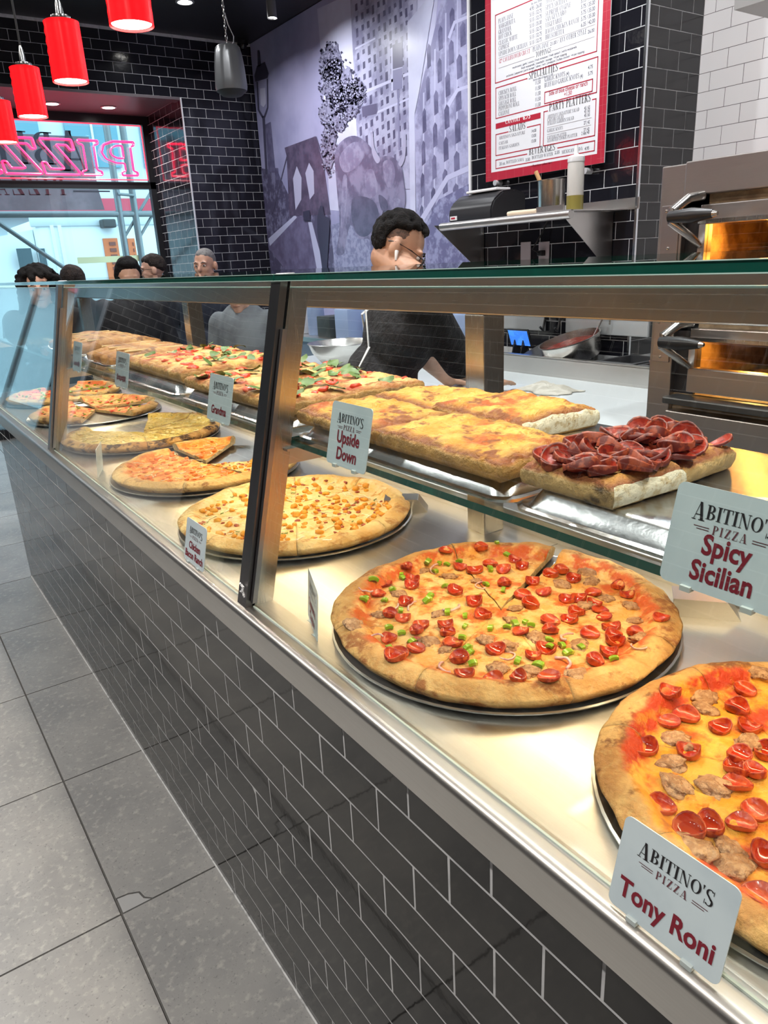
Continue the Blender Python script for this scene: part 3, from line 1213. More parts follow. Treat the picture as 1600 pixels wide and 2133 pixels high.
CR = (.58, .29, .085)
CR2 = (.78, .49, .19)
CHAR = (.34, .12, .03)
CRUMB = M('bread_crumb', (.80, .62, .36), .8, 0, [((.62, .42, .18), 60, .45, .6), ((.5, .31, .12), 160, .55, .65)], (150, .5, .002))
PM_SUP = pizza_mat('supreme_top', (.86, .42, .10), (.92, .60, .25), (.68, .12, .015), .47, (.60, .20, .03), .45, CR, CR2, CHAR, rimsauce=.9, charamt=.50)
PM_TON = pizza_mat('pepperoni_top', (.94, .50, .08), (.95, .36, .02), (.60, .05, .008), .50, (.60, .18, .015), .44, (.50, .23, .065), (.74, .44, .16), (.22, .075, .018), .8, rimsauce=.95, charamt=.50)
PM_CHI = pizza_mat('ranch_top', (.90, .64, .24), (.95, .76, .42), (.80, .42, .08), .42, (.70, .30, .04), .44, (.70, .41, .13), (.86, .61, .27), (.50, .24, .06), rimsauce=.2, charamt=.54)
PM_BUF = pizza_mat('buffalo_top', (.84, .26, .002), (.95, .58, .16), (.78, .17, .001), .50, (.60, .16, .01), .40, (.70, .40, .13), (.84, .57, .24), (.36, .16, .04), 1.2, rimsauce=.4, charamt=.55)
PM_WHI = pizza_mat('white_pie_top', (.84, .60, .12), (.93, .75, .26), (.70, .46, .07), .47, (.66, .46, .09), .42, (.44, .21, .06), (.68, .40, .14), (.05, .02, .01), 1.3, specks=(.26, .24, .03), rimsauce=.1, charamt=.50)
PM_VEG = pizza_mat('vegetable_top', (.90, .52, .16), (.85, .40, .12), (.78, .15, .03), .52, (.50, .20, .05), .45, (.64, .35, .11), (.78, .50, .20), (.2, .08, .03), 1.2, rimsauce=.6, charamt=.54)
PEPP = M('pepperoni', (.46, .030, .008), .28, 0, [((.60, .085, .02), 150, .42, .62), ((.32, .014, .006), 90, .55, .7)], (260, .25, .001), coat=.3)
PEPP_R = M('pepperoni_rim', (.28, .016, .006), .4, 0, [((.56, .09, .02), 120, .42, .6)])
OIL = M('pepperoni_oil', (.44, .030, .006), .12, coat=.4)
SAUS = M('sausage', (.42, .21, .10), .42, 0, [((.60, .36, .20), 110, .42, .6), ((.24, .10, .045), 150, .5, .66)], (180, .9, .003))
GREEN = M('green_pepper', (.24, .42, .02), .28, 0, [((.09, .24, .01), 80, .45, .7), ((.52, .64, .10), 140, .55, .7)])
ONION = M('red_onion', (.72, .48, .44), .3, 0, [((.42, .10, .22), 60, .55, .72)])
CHICK = M('chicken_bit', (.76, .31, .015), .42, 0, [((.88, .46, .06), 70, .4, .65)], (150, .4, .002))
BACON = M('bacon_bit', (.34, .055, .02), .35, 0, [((.52, .16, .07), 110, .45, .65)])
RANCH = M('ranch_drizzle', (.95, .88, .68), .3)
TOMATO = M('tomato', (.70, .055, .02), .3, 0, [((.82, .16, .06), 60, .4, .7)])
BASIL = M('basil', (.10, .17, .035), .42, 0, [((.20, .28, .08), 40, .4, .7)])
OLIVE = M('olive', (.03, .02, .02), .3)

_rt = random.Random(11)


def lump(name, mat, r, flat_=.5, seed=0, sub=1):
    bm = B()
    bmesh.ops.create_icosphere(bm, subdivisions=sub + 1, radius=r)
    for v in bm.verts:
        k = 1 + .50 * noise.noise(v.co * (1.3 / r) + Vector((seed * 5.1, seed, 0))) + .22 * noise.noise(v.co * (3.4 / r) + Vector((seed, seed * 3.1, 4)))
        v.co = Vector((v.co.x * k, v.co.y * k * .8, v.co.z * k * flat_ + r * flat_ * .35))
    me = mesh_of(bm, name)
    me.materials.append(mat)
    me.polygons.foreach_set('use_smooth', [True] * len(me.polygons))
    return me


PEPP_D = M('dark_pepperoni', (.30, .022, .012), .33, 0, [((.42, .045, .02), 120, .42, .62), ((.14, .012, .008), 70, .55, .68)], (220, .3, .001), coat=.15)
PEPP_DR = M('dark_pepperoni_rim', (.13, .014, .008), .45, 0, [((.34, .06, .02), 90, .48, .62)])


def pepperoni_mesh(r, cup, seed, mats=None):
    bm = B()
    n = 16
    prof = [(0, .0008), (.45, .0010), (.74, .0018 + cup * .12), (.93, .003 + cup * .75), (1.0, .003 + cup), (1.06, .003 + cup * .8), (1.0, .0012)]
    rings = []
    for q, z in prof:
        ring = []
        for k in range(n if q > 0 else 1):
            a = 2 * math.pi * k / n
            w = 1 + .07 * math.sin(2 * a + seed) + .05 * math.sin(3 * a + seed * 2.3)
            zz = z * (1 + .35 * math.sin(2 * a + seed * 1.7)) if q > .7 else z
            ring.append(bm.verts.new((q * r * w * math.cos(a), q * r * w * math.sin(a) * .93, zz)))
        rings.append(ring)
    for i, (a, b) in enumerate(zip(rings, rings[1:])):
        for k in range(n):
            q = [a[k % len(a)], a[(k + 1) % len(a)], b[(k + 1) % n], b[k]]
            q = [v for j, v in enumerate(q) if v not in q[:j]]
            f = bm.faces.new(q)
            f.material_index = 1 if i >= 3 else (2 if i < 2 and cup > .0035 else 0)
            f.smooth = True
    me = mesh_of(bm, 'pepperoni')
    for mm in (mats or (PEPP, PEPP_R, OIL)):
        me.materials.append(mm)
    return me


PEP = [pepperoni_mesh(.0128, c, s) for c, s in ((.0045, .3), (.0055, 1.9), (.003, 3.1), (.006, 4.4), (.0022, 5.6))]
SAU = [lump('sausage', SAUS, .0150, .30, s, 2) for s in range(5)]
CHI = [lump('chicken', CHICK, .0072, .6, s + 9) for s in range(4)]
BAC = [lump('bacon', BACON, .0052, .45, s + 20) for s in range(3)]
TOM = [lump('tomato', TOMATO, .009, .45, s + 30) for s in range(3)]
OLV = [lump('olive', OLIVE, .006, .4, s + 40) for s in range(2)]


def pepper_bit(seed):
    bm = B()
    R_, n = .010 + seed * .001, 6
    arc = 1.6
    for j in range(n):
        pass
    pts = []
    for i in range(n + 1):
        a = -arc / 2 + arc * i / n
        pts.append((R_ * .62 * math.sin(a) * 1.25, R_ * .5 * (1 - math.cos(a)) * 1.2))
    w, t_ = .0062, .0024
    top = [(x, -w / 2, y + t_) for x, y in pts] + [(x, w / 2, y + t_) for x, y in reversed(pts)]
    A = [bm.verts.new(p) for p in [(x, -w / 2, t_ + .004 - y) for x, y in pts]]
    Bb = [bm.verts.new(p) for p in [(x, w / 2, t_ + .004 - y) for x, y in pts]]
    C = [bm.verts.new(p) for p in [(x * .85, -w / 2, .002 - y) for x, y in pts]]
    D = [bm.verts.new(p) for p in [(x * .85, w / 2, .002 - y) for x, y in pts]]
    for i in range(n):
        bm.faces.new((A[i], A[i + 1], Bb[i + 1], Bb[i]))
        bm.faces.new((C[i], C[i + 1], D[i + 1], D[i]))
        bm.faces.new((A[i], A[i + 1], C[i + 1], C[i]))
        bm.faces.new((Bb[i], Bb[i + 1], D[i + 1], D[i]))
    bm.faces.new((A[0], Bb[0], D[0], C[0]))
    bm.faces.new((A[n], Bb[n], D[n], C[n]))
    me = mesh_of(bm, 'pepper')
    me.materials.append(GREEN)
    return me


PPR = [pepper_bit(s) for s in range(3)]


def strand(name, mat, R_, arc, r, wob=.0, n=10):
    bm = B()
    tube(bm, [(R_ * math.cos(arc * (i / n - .5)), R_ * math.sin(arc * (i / n - .5)), r + wob * math.sin(i * 1.3)) for i in range(n + 1)], r, 5)
    me = mesh_of(bm, name)
    me.materials.append(mat)
    me.polygons.foreach_set('use_smooth', [True] * len(me.polygons))
    return me


ONI = [strand('onion', ONION, .014, 2.6, .0018, .0008), strand('onion', ONION, .020, 1.5, .0015, .001), strand('onion', ONION, .011, 4.6, .0014, .0006)]
GON = [strand('green_onion', M('green_onion', (.13, .24, .04), .4), .007, 2.0, .0009, .0005), strand('green_onion', MATS['green_onion'], .010, 1.0, .001, .0005)]
DRI = [strand('drizzle', RANCH, .022, 1.3, .0013, .0006), strand('drizzle', RANCH, .012, 2.2, .0012, .0006), strand('drizzle', RANCH, .04, .9, .0013, .0008)]


def leaf_mesh(seed):
    bm = B()
    n, L, Wd = 6, .030, .010
    rows_ = []
    for i in range(n + 1):
        s = i / n
        w = Wd * math.sin(math.pi * min(1, s * .96 + .02)) ** .7
        z = .004 + .005 * math.sin(s * 3 + seed)
        rows_.append([bm.verts.new((s * L - L / 2, -w, z + .003)), bm.verts.new((s * L - L / 2, 0, z)), bm.verts.new((s * L - L / 2, w, z + .003 * math.cos(seed + s * 4)))])
    for a, b in zip(rows_, rows_[1:]):
        for k in range(2):
            bm.faces.new((a[k], a[k + 1], b[k + 1], b[k]))
    me = mesh_of(bm, 'basil_leaf')
    me.materials.append(BASIL)
    me.polygons.foreach_set('use_smooth', [True] * len(me.polygons))
    return me


LEF = [leaf_mesh(s * 1.3) for s in range(3)]


class Pie:
    def __init__(self, name, label, x, y, R, seed, mat, slices, z0=None, group='round pizzas on the deck', nr=30, dens=.055):
        self.x, self.y, self.R, self.seed = x, y, R, seed
        self.z0 = PZ if z0 is None else z0
        self.t = thing(name, label, 'pizza', (x, y, self.z0), group)
        self.slices = slices
        self.rnd = random.Random(seed)
        for (a0, a1, shift, lift, mt) in slices:
            self.slice(math.radians(a0), math.radians(a1), shift, lift, mt or mat, nr, dens)

    def rad(self, a):
        return self.R * (1 + .022 * noise.noise(Vector((math.cos(a) * 2.2 + self.seed, math.sin(a) * 2.2, self.seed * .3))) +
                         .012 * noise.noise(Vector((math.cos(a) * 7 + self.seed, math.sin(a) * 7, 3.3))))

    def h(self, px, py):
        dx, dy = px - self.x, py - self.y
        a = math.atan2(dy, dx)
        t = math.hypot(dx, dy) / self.rad(a)
        base = .0105 + .0022 * fnoise(px, py, 26, self.seed) + .0016 * fnoise(px, py, 80, self.seed + 5, 2)
        if t > .80:
            s = min(1.0, (t - .80) / .20)
            big = .0155 + .006 * noise.noise(Vector((math.cos(a) * 5 + self.seed * 2, math.sin(a) * 5, 1.1)))
            prof = math.sin(math.pi * min(1.0, s ** .85 * .93)) ** .8
            base = base * (1 - .6 * s) + big * prof + .006 * s
            base += .0013 * fnoise(px, py, 120, self.seed + 2, 2) * s
        return base

    def slice(self, a0, a1, shift, lift, mat, nr, dens):
        bm = B()
        na = max(4, int((a1 - a0) / dens))
        eps = .0004 / self.R
        ts = [.004] + [i / nr for i in range(1, nr + 1)]
        ts = ts[:-3] + [.93, .955, .975, .99, 1.0]
        ts = sorted(set(round(q, 4) for q in ts))
        am = (a0 + a1) / 2
        sh = Vector((math.cos(am) * shift, math.sin(am) * shift, lift))
        lay = bm.verts.layers.float.new('rr')
        top, bot = [], []
        for i in range(na + 1):
            a = a0 + eps + (a1 - a0 - 2 * eps) * i / na
            ra = self.rad(a)
            ct, cb = [], []
            for t in ts:
                px, py = self.x + math.cos(a) * ra * t, self.y + math.sin(a) * ra * t
                v = bm.verts.new(Vector((px, py, self.z0 + self.h(px, py))) + sh)
                v[lay] = t
                ct.append(v)
                tb = min(t, .965)
                v = bm.verts.new(Vector((self.x + math.cos(a) * ra * tb, self.y + math.sin(a) * ra * tb, self.z0 + .0005)) + sh)
                v[lay] = 1.1 if t > .9 else t
                cb.append(v)
            top.append(ct)
            bot.append(cb)
        m_ = len(ts)
        for i in range(na):
            for j in range(m_ - 1):
                f = bm.faces.new((top[i][j], top[i][j + 1], top[i + 1][j + 1], top[i + 1][j]))
                f.smooth = True
            f = bm.faces.new((top[i][-1], bot[i][-1], bot[i + 1][-1], top[i + 1][-1]))
            f.smooth = True
        for col in (0, na):
            for j in range(m_ - 1):
                f = bm.faces.new((top[col][j], top[col][j + 1], bot[col][j + 1], bot[col][j]))
                f.material_index = 1
        ring = [bot[i][-1] for i in range(na + 1)]
        bm.faces.new([bot[0][0]] + ring)
        me = bpy.data.meshes.new('slice')
        bmesh.ops.remove_doubles(bm, verts=bm.verts[:], dist=1e-6)
        bmesh.ops.recalc_face_normals(bm, faces=bm.faces[:])
        bm.to_mesh(me)
        bm.free()
        me.materials.append(mat)
        me.materials.append(CRUMB)
        obj('slice', me, None, self.t)

    def owner(self, px, py):
        a = math.degrees(math.atan2(py - self.y, px - self.x))
        for (a0, a1, shift, lift, mt) in self.slices:
            for q in (a, a + 360, a - 360):
                if a0 <= q <= a1:
                    return (a0, a1, shift, lift)
        return None

    def put(self, meshes, pts, name, tilt=.25, sc=(.9, 1.12), dz=-.0008):
        for (px, py) in pts:
            own = self.owner(px, py)
            if own is None:
                continue
            am = math.radians((own[0] + own[1]) / 2)
            me = self.rnd.choice(meshes)
            k = self.rnd.uniform(*sc)
            rot = (Matrix.Rotation(self.rnd.uniform(-tilt, tilt), 3, 'X') @ Matrix.Rotation(self.rnd.uniform(-tilt, tilt), 3, 'Y') @
                   Matrix.Rotation(self.rnd.uniform(0, 6.28), 3, 'Z'))
            obj(name, me, None, self.t, loc=(px + math.cos(am) * own[2], py + math.sin(am) * own[2], self.z0 + own[3] + self.h(px, py) + dz), rot=rot,
                scale=(k, k, k))

    def scatter(self, n, rmin, tmax=.84):
        out = []
        tries = 0
        while len(out) < n and tries < n * 30:
            tries += 1
            a = self.rnd.uniform(0, 2 * math.pi)
            t = tmax * math.sqrt(self.rnd.random())
            px, py = self.x + math.cos(a) * self.R * t, self.y + math.sin(a) * self.R * t
            if self.owner(px, py) and all((px - q[0]) ** 2 + (py - q[1]) ** 2 > rmin * rmin for q in out):
                out.append((px, py))
        return out

    def from_photo(self, pts, u0, v0, s):
        out = []
        for u, v in pts:
            p = at(u0 + u * s, v0 + v * s, z=self.z0 + .012)
            if math.hypot(p.x - self.x, p.y - self.y) < self.R * .9:
                out.append((p.x, p.y))
        return out


def even(n, start=0.0, gap=None):
    return [(start + 360 / n * i, start + 360 / n * (i + 1), 0, 0, None) for i in range(n)]


# --- supreme pie, nearest whole one
round_pan('round aluminium pan under the big supreme pizza', .300, .785, .272)
gap_a = math.degrees(math.atan2(at(1165, 1150, z=.93).y - .785, at(1165, 1150, z=.93).x - .300))
sl = [(gap_a + 2.2 + 44.4 * i, gap_a + 2.2 + 44.4 * (i + 1), 0, 0, None) for i in range(8)]
sl[0] = (sl[0][0], sl[0][1], .004, .001, None)
S = Pie('pizza', 'big round supreme pizza with pepperoni cups, green peppers and a narrow gap between slices', .300, .785, .272, 3, PM_SUP, sl, nr=44, dens=.032)
PEP_PTS = [(220, 303), (250, 342), (360, 302), (390, 262), (472, 207), (493, 267), (495, 245), (470, 333), (403, 382), (458, 397), (400, 478), (505, 490), (505, 520), (440, 545),
           (425, 590), (528, 427), (510, 450), (628, 427), (632, 455), (655, 495), (682, 560), (665, 288), (625, 155), (680, 195), (768, 145), (740, 215), (803, 188),
           (855, 210), (900, 170), (945, 130), (930, 197), (860, 265), (740, 335), (775, 387), (930, 305), (1018, 295), (962, 345), (970, 250), (1045, 225), (1085, 210),
           (1135, 243), (1213, 295), (1345, 308), (1310, 272), (1215, 342), (1110, 322), (1155, 320), (1145, 375), (1120, 400), (1040, 408), (1040, 445), (925, 455),
           (1255, 395), (1285, 433), (1292, 465), (1378, 457), (1478, 432), (1197, 460), (1295, 490), (1270, 537), (1215, 570), (975, 548), (1025, 520), (820, 520),
           (815, 635), (700, 650), (710, 682), (915, 667), (1035, 675), (1240, 365)]
PPR_PTS = [(255, 215), (342, 188), (340, 275), (205, 275), (310, 328), (300, 340), (385, 330), (260, 300), (555, 185), (585, 215), (600, 180), (630, 185), (680, 175), (450, 225), (455, 240),
           (415, 285), (565, 312), (555, 330), (625, 272), (705, 390), (702, 430), (690, 480), (715, 515), (720, 535), (735, 580), (720, 615), (635, 375), (800, 210), (785, 270),
           (855, 290), (755, 320), (830, 130), (870, 150), (805, 437), (870, 437), (900, 425), (940, 415), (965, 430), (450, 455), (445, 370), (400, 437), (405, 525), (490, 490),
           (345, 565), (910, 570), (995, 588), (1040, 515), (1085, 508), (1110, 537), (1035, 482), (1165, 515), (1293, 592)]
SAU_PTS = [(640, 225), (745, 245), (600, 375), (435, 295), (900, 355), (885, 400), (790, 480), (880, 500), (620, 520), (560, 490), (365, 380), (265, 455), (1085, 260), (1205, 250),
           (1190, 215), (1175, 345), (1265, 320), (1365, 350), (1380, 400), (1155, 500), (945, 615), (835, 590), (1140, 650), (460, 630), (985, 470), (540, 205), (1400, 490), (960, 600)]
ONI_PTS = [(600, 205), (770, 270), (380, 345), (640, 350), (530, 357), (350, 500), (580, 430), (640, 590), (1130, 475), (1390, 540), (870, 540), (355, 575), (330, 290), (1070, 580)]
S.put(SAU, S.from_photo(SAU_PTS, 600, 1080, .525), 'sausage', .2, (.85, 1.25), -.002)
S.put(ONI, S.from_photo(ONI_PTS, 600, 1080, .525), 'onion', .15, (.9, 1.3), .0002)
S.put(PPR, S.from_photo(PPR_PTS, 600, 1080, .525), 'green_pepper', .3, (.95, 1.4), .0005)
S.put(PEP, S.from_photo(PEP_PTS, 600, 1080, .525), 'pepperoni', .20, (.92, 1.14), .0002)

# --- pepperoni pie in the corner
round_pan('round aluminium pan under the pepperoni pizza in the near corner', .280, .255, .248)
cut = math.degrees(math.atan2(at(1412, 1388, z=.93).y - .255, at(1412, 1388, z=.93).x - .280))
T_ = Pie('pizza', 'round pepperoni and sausage pizza cut off by the right edge, behind the Tony Roni card', .280, .255, .248, 8, PM_TON, even(8, cut), nr=46, dens=.03)
TP = [(600, 415), (690, 495), (600, 530), (1000, 355), (960, 450), (870, 555), (1025, 555), (475, 665), (710, 690), (955, 780), (1060, 800), (960, 860), (555, 975), (1060, 1000),
      (710, 1110), (820, 1080), (985, 1070), (1075, 1480), (1120, 690), (1115, 250), (1120, 1240), (970, 715)]
TS = [(780, 385), (1020, 640), (620, 740), (640, 870), (850, 880), (790, 450), (720, 1215), (930, 1190), (640, 620), (940, 1290), (1080, 290)]
tp = T_.from_photo(TP, 1160, 1300, .3904)
more = [q for q in T_.scatter(70, .036) if at(1600, 1300, z=.93) and (q[0] - .28) > -.0 and q[1] < .24]
more = [q for q in more if all(math.hypot(q[0] - w[0], q[1] - w[1]) > .03 for w in tp)]
T_.put(SAU, T_.from_photo(TS, 1160, 1300, .3904) + more[1::3], 'sausage', .2, (1.0, 1.4), -.002)
T_.put(PEP, tp + more[::3] + more[2::3], 'pepperoni', .2, (.98, 1.2), .0002)

# --- chicken bacon ranch pie
round_pan('round aluminium pan under the chicken bacon ranch pizza', .292, 1.462, .268)
Cb = Pie('pizza', 'round white pizza with golden chicken bits and bacon behind the steel post', .292, 1.462, .266, 21, PM_CHI, even(8, 17), nr=36, dens=.04)
Cb.put(DRI, Cb.scatter(60, .022), 'drizzle', .1, (.8, 1.3), .0)
Cb.put(CHI, Cb.scatter(135, .016), 'chicken', .4, (.85, 1.45), .0)
Cb.put(BAC, Cb.scatter(70, .018), 'bacon', .4, (.7, 1.4), -.0005)
Cb.put(GON, Cb.scatter(38, .022), 'green_onion', .2, (.8, 1.2), .0005)

# --- orange buffalo chicken half pie plus one ranch slice
round_pan('round aluminium pan half empty under the orange chicken pizza', .300, 2.03, .270)
Bf = Pie('pizza', 'half eaten orange buffalo chicken pizza with one slice pulled away', .300, 2.03, .262, 33, PM_BUF,
         [(98, 145, 0, 0, None), (145, 190, 0, 0, None), (190, 235, 0, 0, None), (235, 280, 0, .002, None), (46, 92, .03, .004, None), (-78, -30, .012, .001, PM_CHI)], nr=32, dens=.045)
Bf.put(DRI, Bf.scatter(110, .014), 'drizzle', .1, (.45, .95), .0006)
o_l = [lump('buffalo_chicken', M('buffalo_chicken', (.74, .15, .005), .4, 0, [((.90, .36, .06), 80, .45, .65)]), .0085, .5, s + 50) for s in range(3)]
Bf.put(o_l, [q for q in Bf.scatter(90, .018) if Bf.owner(*q)[0] > 0], 'buffalo_chicken', .4, (.7, 1.3), -.002)
Bf.put(CHI, [q for q in Bf.scatter(120, .014) if Bf.owner(*q)[0] < 0], 'chicken', .4, (.8, 1.3), -.001)
Bf.put(BAC, [q for q in Bf.scatter(120, .014) if Bf.owner(*q)[0] < 0], 'bacon', .4, (.8, 1.3), -.001)

# --- pale white pie
round_pan('round aluminium pan under the plain white pizza', .305, 2.64, .270)
Wp = Pie('pizza', 'plain pale cheese pizza with charred crust edge and two slices shifted', .305, 2.64, .272, 41, PM_WHI,
    [(128, 170, 0, 0, None), (170, 213, 0, 0, None), (213, 256, 0, 0, None), (256, 299, 0, 0, None), (299, 342, .004, .001, None), (-18, 25, .006, .003, None), (25, 68, .010, .004, None)], nr=28, dens=.05)

RIC = [lump('ricotta', M('ricotta', (.92, .78, .40), .5), .008, .35, s + 70) for s in range(3)]
Wp.put(RIC, Wp.scatter(90, .018), 'ricotta', .2, (.7, 1.5), -.001)
Wp.put(GON, Wp.scatter(60, .02), 'herb', .2, (.35, .7), .0008)

# --- vegetable slices further along
round_pan('round pan with vegetable slices at the far end of the deck', .30, 3.27, .270)
Vg = Pie('pizza', 'vegetable pizza slices with tomato and olives on the fifth pan', .30, 3.27, .258, 52, PM_VEG,
         [(100, 148, 0, 0, None), (148, 196, 0, 0, None), (196, 244, 0, 0, None), (-5, 42, 0, .008, None), (42, 90, .01, .010, None), (-70, -20, .004, 0, None)], nr=24, dens=.06)
Vg.put(TOM, Vg.scatter(26, .03), 'tomato', .3, (.7, 1.3), -.002)
Vg.put(OLV, Vg.scatter(24, .03), 'olive', .3, (.7, 1.2), -.001)
Vg.put(PPR, Vg.scatter(24, .03), 'green_pepper', .3, (.7, 1.1), .0)
round_pan('round pan at the far end holding folded pepper slices', .30, 3.86, .270)
Vp = Pie('pizza', 'pepper and olive pizza slices on the farthest pan', .30, 3.86, .255, 57, PM_VEG,
         [(100, 160, 0, 0, None), (160, 220, 0, 0, None), (220, 280, 0, 0, None), (-60, -5, .01, .004, None), (5, 60, .01, .012, None)], nr=20, dens=.08)
Vp.put(PPR, Vp.scatter(24, .03), 'green_pepper', .3, (1.1, 1.7), .0)
Vp.put(TOM, Vp.scatter(18, .03), 'tomato', .3, (.9, 1.4), -.002)
Vp.put(OLV, Vp.scatter(14, .03), 'olive', .3, (.9, 1.4), -.001)

# ------------------------------------------------------------------ square pizzas on the shelf


def square_mat(name, cheese, cheese2, sauce, amt, brown, bamt, side):
    m, nt, bs = new_mat(name)
    rr = N(nt, 'ShaderNodeAttribute', attribute_name='rr').outputs['Fac']     # 0 on top, 1 on the sides
    ed = N(nt, 'ShaderNodeAttribute', attribute_name='edge').outputs['Fac']
    c = mixc(nt, noise_mask(nt, 22, .35, .65, seed=1.7), cheese, cheese2)
    c = mixc(nt, noise_mask(nt, 13, 1 - amt, 1 - amt + .14, seed=4.1, detail=6), c, sauce)
    c = mixc(nt, noise_mask(nt, 34, 1 - bamt, 1 - bamt + .12, seed=2.1, detail=6), c, brown)
    eb = math_(nt, 'MULTIPLY', ed, noise_mask(nt, 20, .32, .46, seed=7.3))
    c = mixc(nt, eb, c, brown)
    s = mixc(nt, noise_mask(nt, 28, .4, .65, seed=3.9), side, tuple(q * .72 for q in side))
    s = mixc(nt, noise_mask(nt, 11, .60, .72, seed=8.8), s, (.12, .07, .03))
    c = mixc(nt, rr, c, s)
    nt.links.new(c, bs.inputs['Base Color'])
    bs.inputs['Roughness'].default_value = .42
    bump(nt, bs, noise_mask(nt, 70, .3, .7, seed=2.2, detail=8), .8, .005)
    MATS[name] = m
    return m


SM_UP = square_mat('upside_down_top', (.80, .34, .035), (.90, .52, .11), (.58, .12, .015), .50, (.30, .085, .018), .48, (.62, .33, .085))
SM_SPI = square_mat('spicy_top', (.88, .46, .12), (.84, .34, .08), (.55, .05, .012), .56, (.35, .11, .04), .46, (.72, .46, .18))
SM_GRA = square_mat('grandma_top', (.88, .46, .10), (.92, .60, .24), (.56, .07, .03), .52, (.42, .15, .03), .47, (.60, .33, .10))


class Slab:
    def __init__(self, label, corners, h, mat, seed, z=ZS + .025, name='square_pizza', group='square pizza pieces on the shelf', nx=44, ny=44, crumb=()):
        """corners: 4 xy points in order"""
        self.c = [Vector((p[0], p[1], 0)) for p in corners]
        self.z, self.hh, self.seed = z, h, seed
        ctr = sum(self.c, Vector()) / 4
        self.t = thing(name, label, 'pizza', (ctr.x, ctr.y, z), group)
        self.rnd = random.Random(seed)
        bm = B()
        lr = bm.verts.layers.float.new('rr')
        le = bm.verts.layers.float.new('edge')
        top = []
        for i in range(nx + 1):
            col = []
            for j in range(ny + 1):
                u, v = i / nx, j / ny
                p = self.pos(u, v)
                q = bm.verts.new((p.x, p.y, z + self.h(u, v)))
                e = min(u, 1 - u, v, 1 - v)
                q[le] = max(0, 1 - e / .10)
                col.append(q)
            top.append(col)
        for i in range(nx):
            for j in range(ny):
                f = bm.faces.new((top[i][j], top[i + 1][j], top[i + 1][j + 1], top[i][j + 1]))
                f.smooth = True
        # sides bulge slightly
        loop = [(i, 0) for i in range(nx)] + [(nx, j) for j in range(ny)] + [(i, ny) for i in range(nx, 0, -1)] + [(0, j) for j in range(ny, 0, -1)]
        prev = [top[i][j] for i, j in loop]
        for lv, (zf, out) in enumerate(((.80, .004), (.45, .005), (.10, .001), (0.0, -.002))):
            ring = []
            for (i, j) in loop:
                p = self.pos(i / nx, j / ny)
                d = (p - ctr)
                d.z = 0
                d.normalize()
                w = out + .002 * noise.noise(Vector((p.x * 50, p.y * 50, lv + seed)))
                q = bm.verts.new((p.x + d.x * w, p.y + d.y * w, z + .0005 + self.h(i / nx, j / ny) * zf))
                q[lr] = 1.0
                ring.append(q)
            n = len(ring)
            for k in range(n):
                f = bm.faces.new((prev[k], prev[(k + 1) % n], ring[(k + 1) % n], ring[k]))
                f.smooth = True
                side = 0 if loop[k][1] == 0 and loop[k][0] < nx else (1 if loop[k][0] == nx else (2 if loop[k][1] == ny else 3))
                if side in crumb and lv < 3:
                    f.material_index = 1
            prev = ring
        bm.faces.new(prev)
        me = bpy.data.meshes.new('pizza_piece')
        bmesh.ops.recalc_face_normals(bm, faces=bm.faces[:])
        bm.to_mesh(me)
        bm.free()
        me.materials.append(mat)
        me.materials.append(M('open_crumb', (.86, .76, .56), .85, 0, [((.66, .50, .28), 70, .45, .62), ((.45, .30, .14), 150, .6, .7)], (120, .7, .003)))
        obj('baked_slab', me, None, self.t)

    def pos(self, u, v):
        c = self.c
        return c[0] * (1 - u) * (1 - v) + c[1] * u * (1 - v) + c[2] * u * v + c[3] * (1 - u) * v

    def h(self, u, v):
        p = self.pos(u, v)
        e = min(u, 1 - u, v, 1 - v)
        b = self.hh + .0050 * fnoise(p.x, p.y, 20, self.seed) + .0030 * fnoise(p.x, p.y, 55, self.seed + 3, 3)
        return b * (.80 + .20 * min(1, e / .09) ** .6)

    def put(self, meshes, n, name, tilt=.4, sc=(.8, 1.2), dz=0.0, lim=(.06, .94)):
        for k in range(n):
            u, v = self.rnd.uniform(*lim), self.rnd.uniform(*lim)
            p = self.pos(u, v)
            q = self.rnd.uniform(*sc)
            rot = (Matrix.Rotation(self.rnd.uniform(-tilt, tilt), 3, 'X') @ Matrix.Rotation(self.rnd.uniform(-tilt, tilt), 3, 'Y') @
                   Matrix.Rotation(self.rnd.uniform(0, 6.28), 3, 'Z'))
            obj(name, self.rnd.choice(meshes), None, self.t, loc=(p.x, p.y, self.z + self.h(u, v) + dz), rot=rot, scale=(q, q, q))


# upside down pizza: two long front pieces and two back pieces
Slab('long upside down pizza piece with a browned front edge, right of its card', [(.135, .612), (.285, .62), (.285, .875), (.137, .88)], .031, SM_UP, 2, nx=54, ny=76)
Slab('upside down pizza piece at the shelf front behind its name card', [(.137, .885), (.285, .88), (.285, 1.112), (.135, 1.108)], .029, SM_UP, 5, nx=50, ny=60)
Slab('back piece of upside down pizza showing its cut crumb side', [(.292, .735), (.445, .728), (.45, .93), (.292, .935)], .036, SM_UP, 9, nx=54, ny=60, crumb=(0,))
Slab('back piece of upside down pizza next to the basil pizza', [(.292, .942), (.45, .937), (.445, 1.108), (.292, 1.11)], .030, SM_UP, 14)
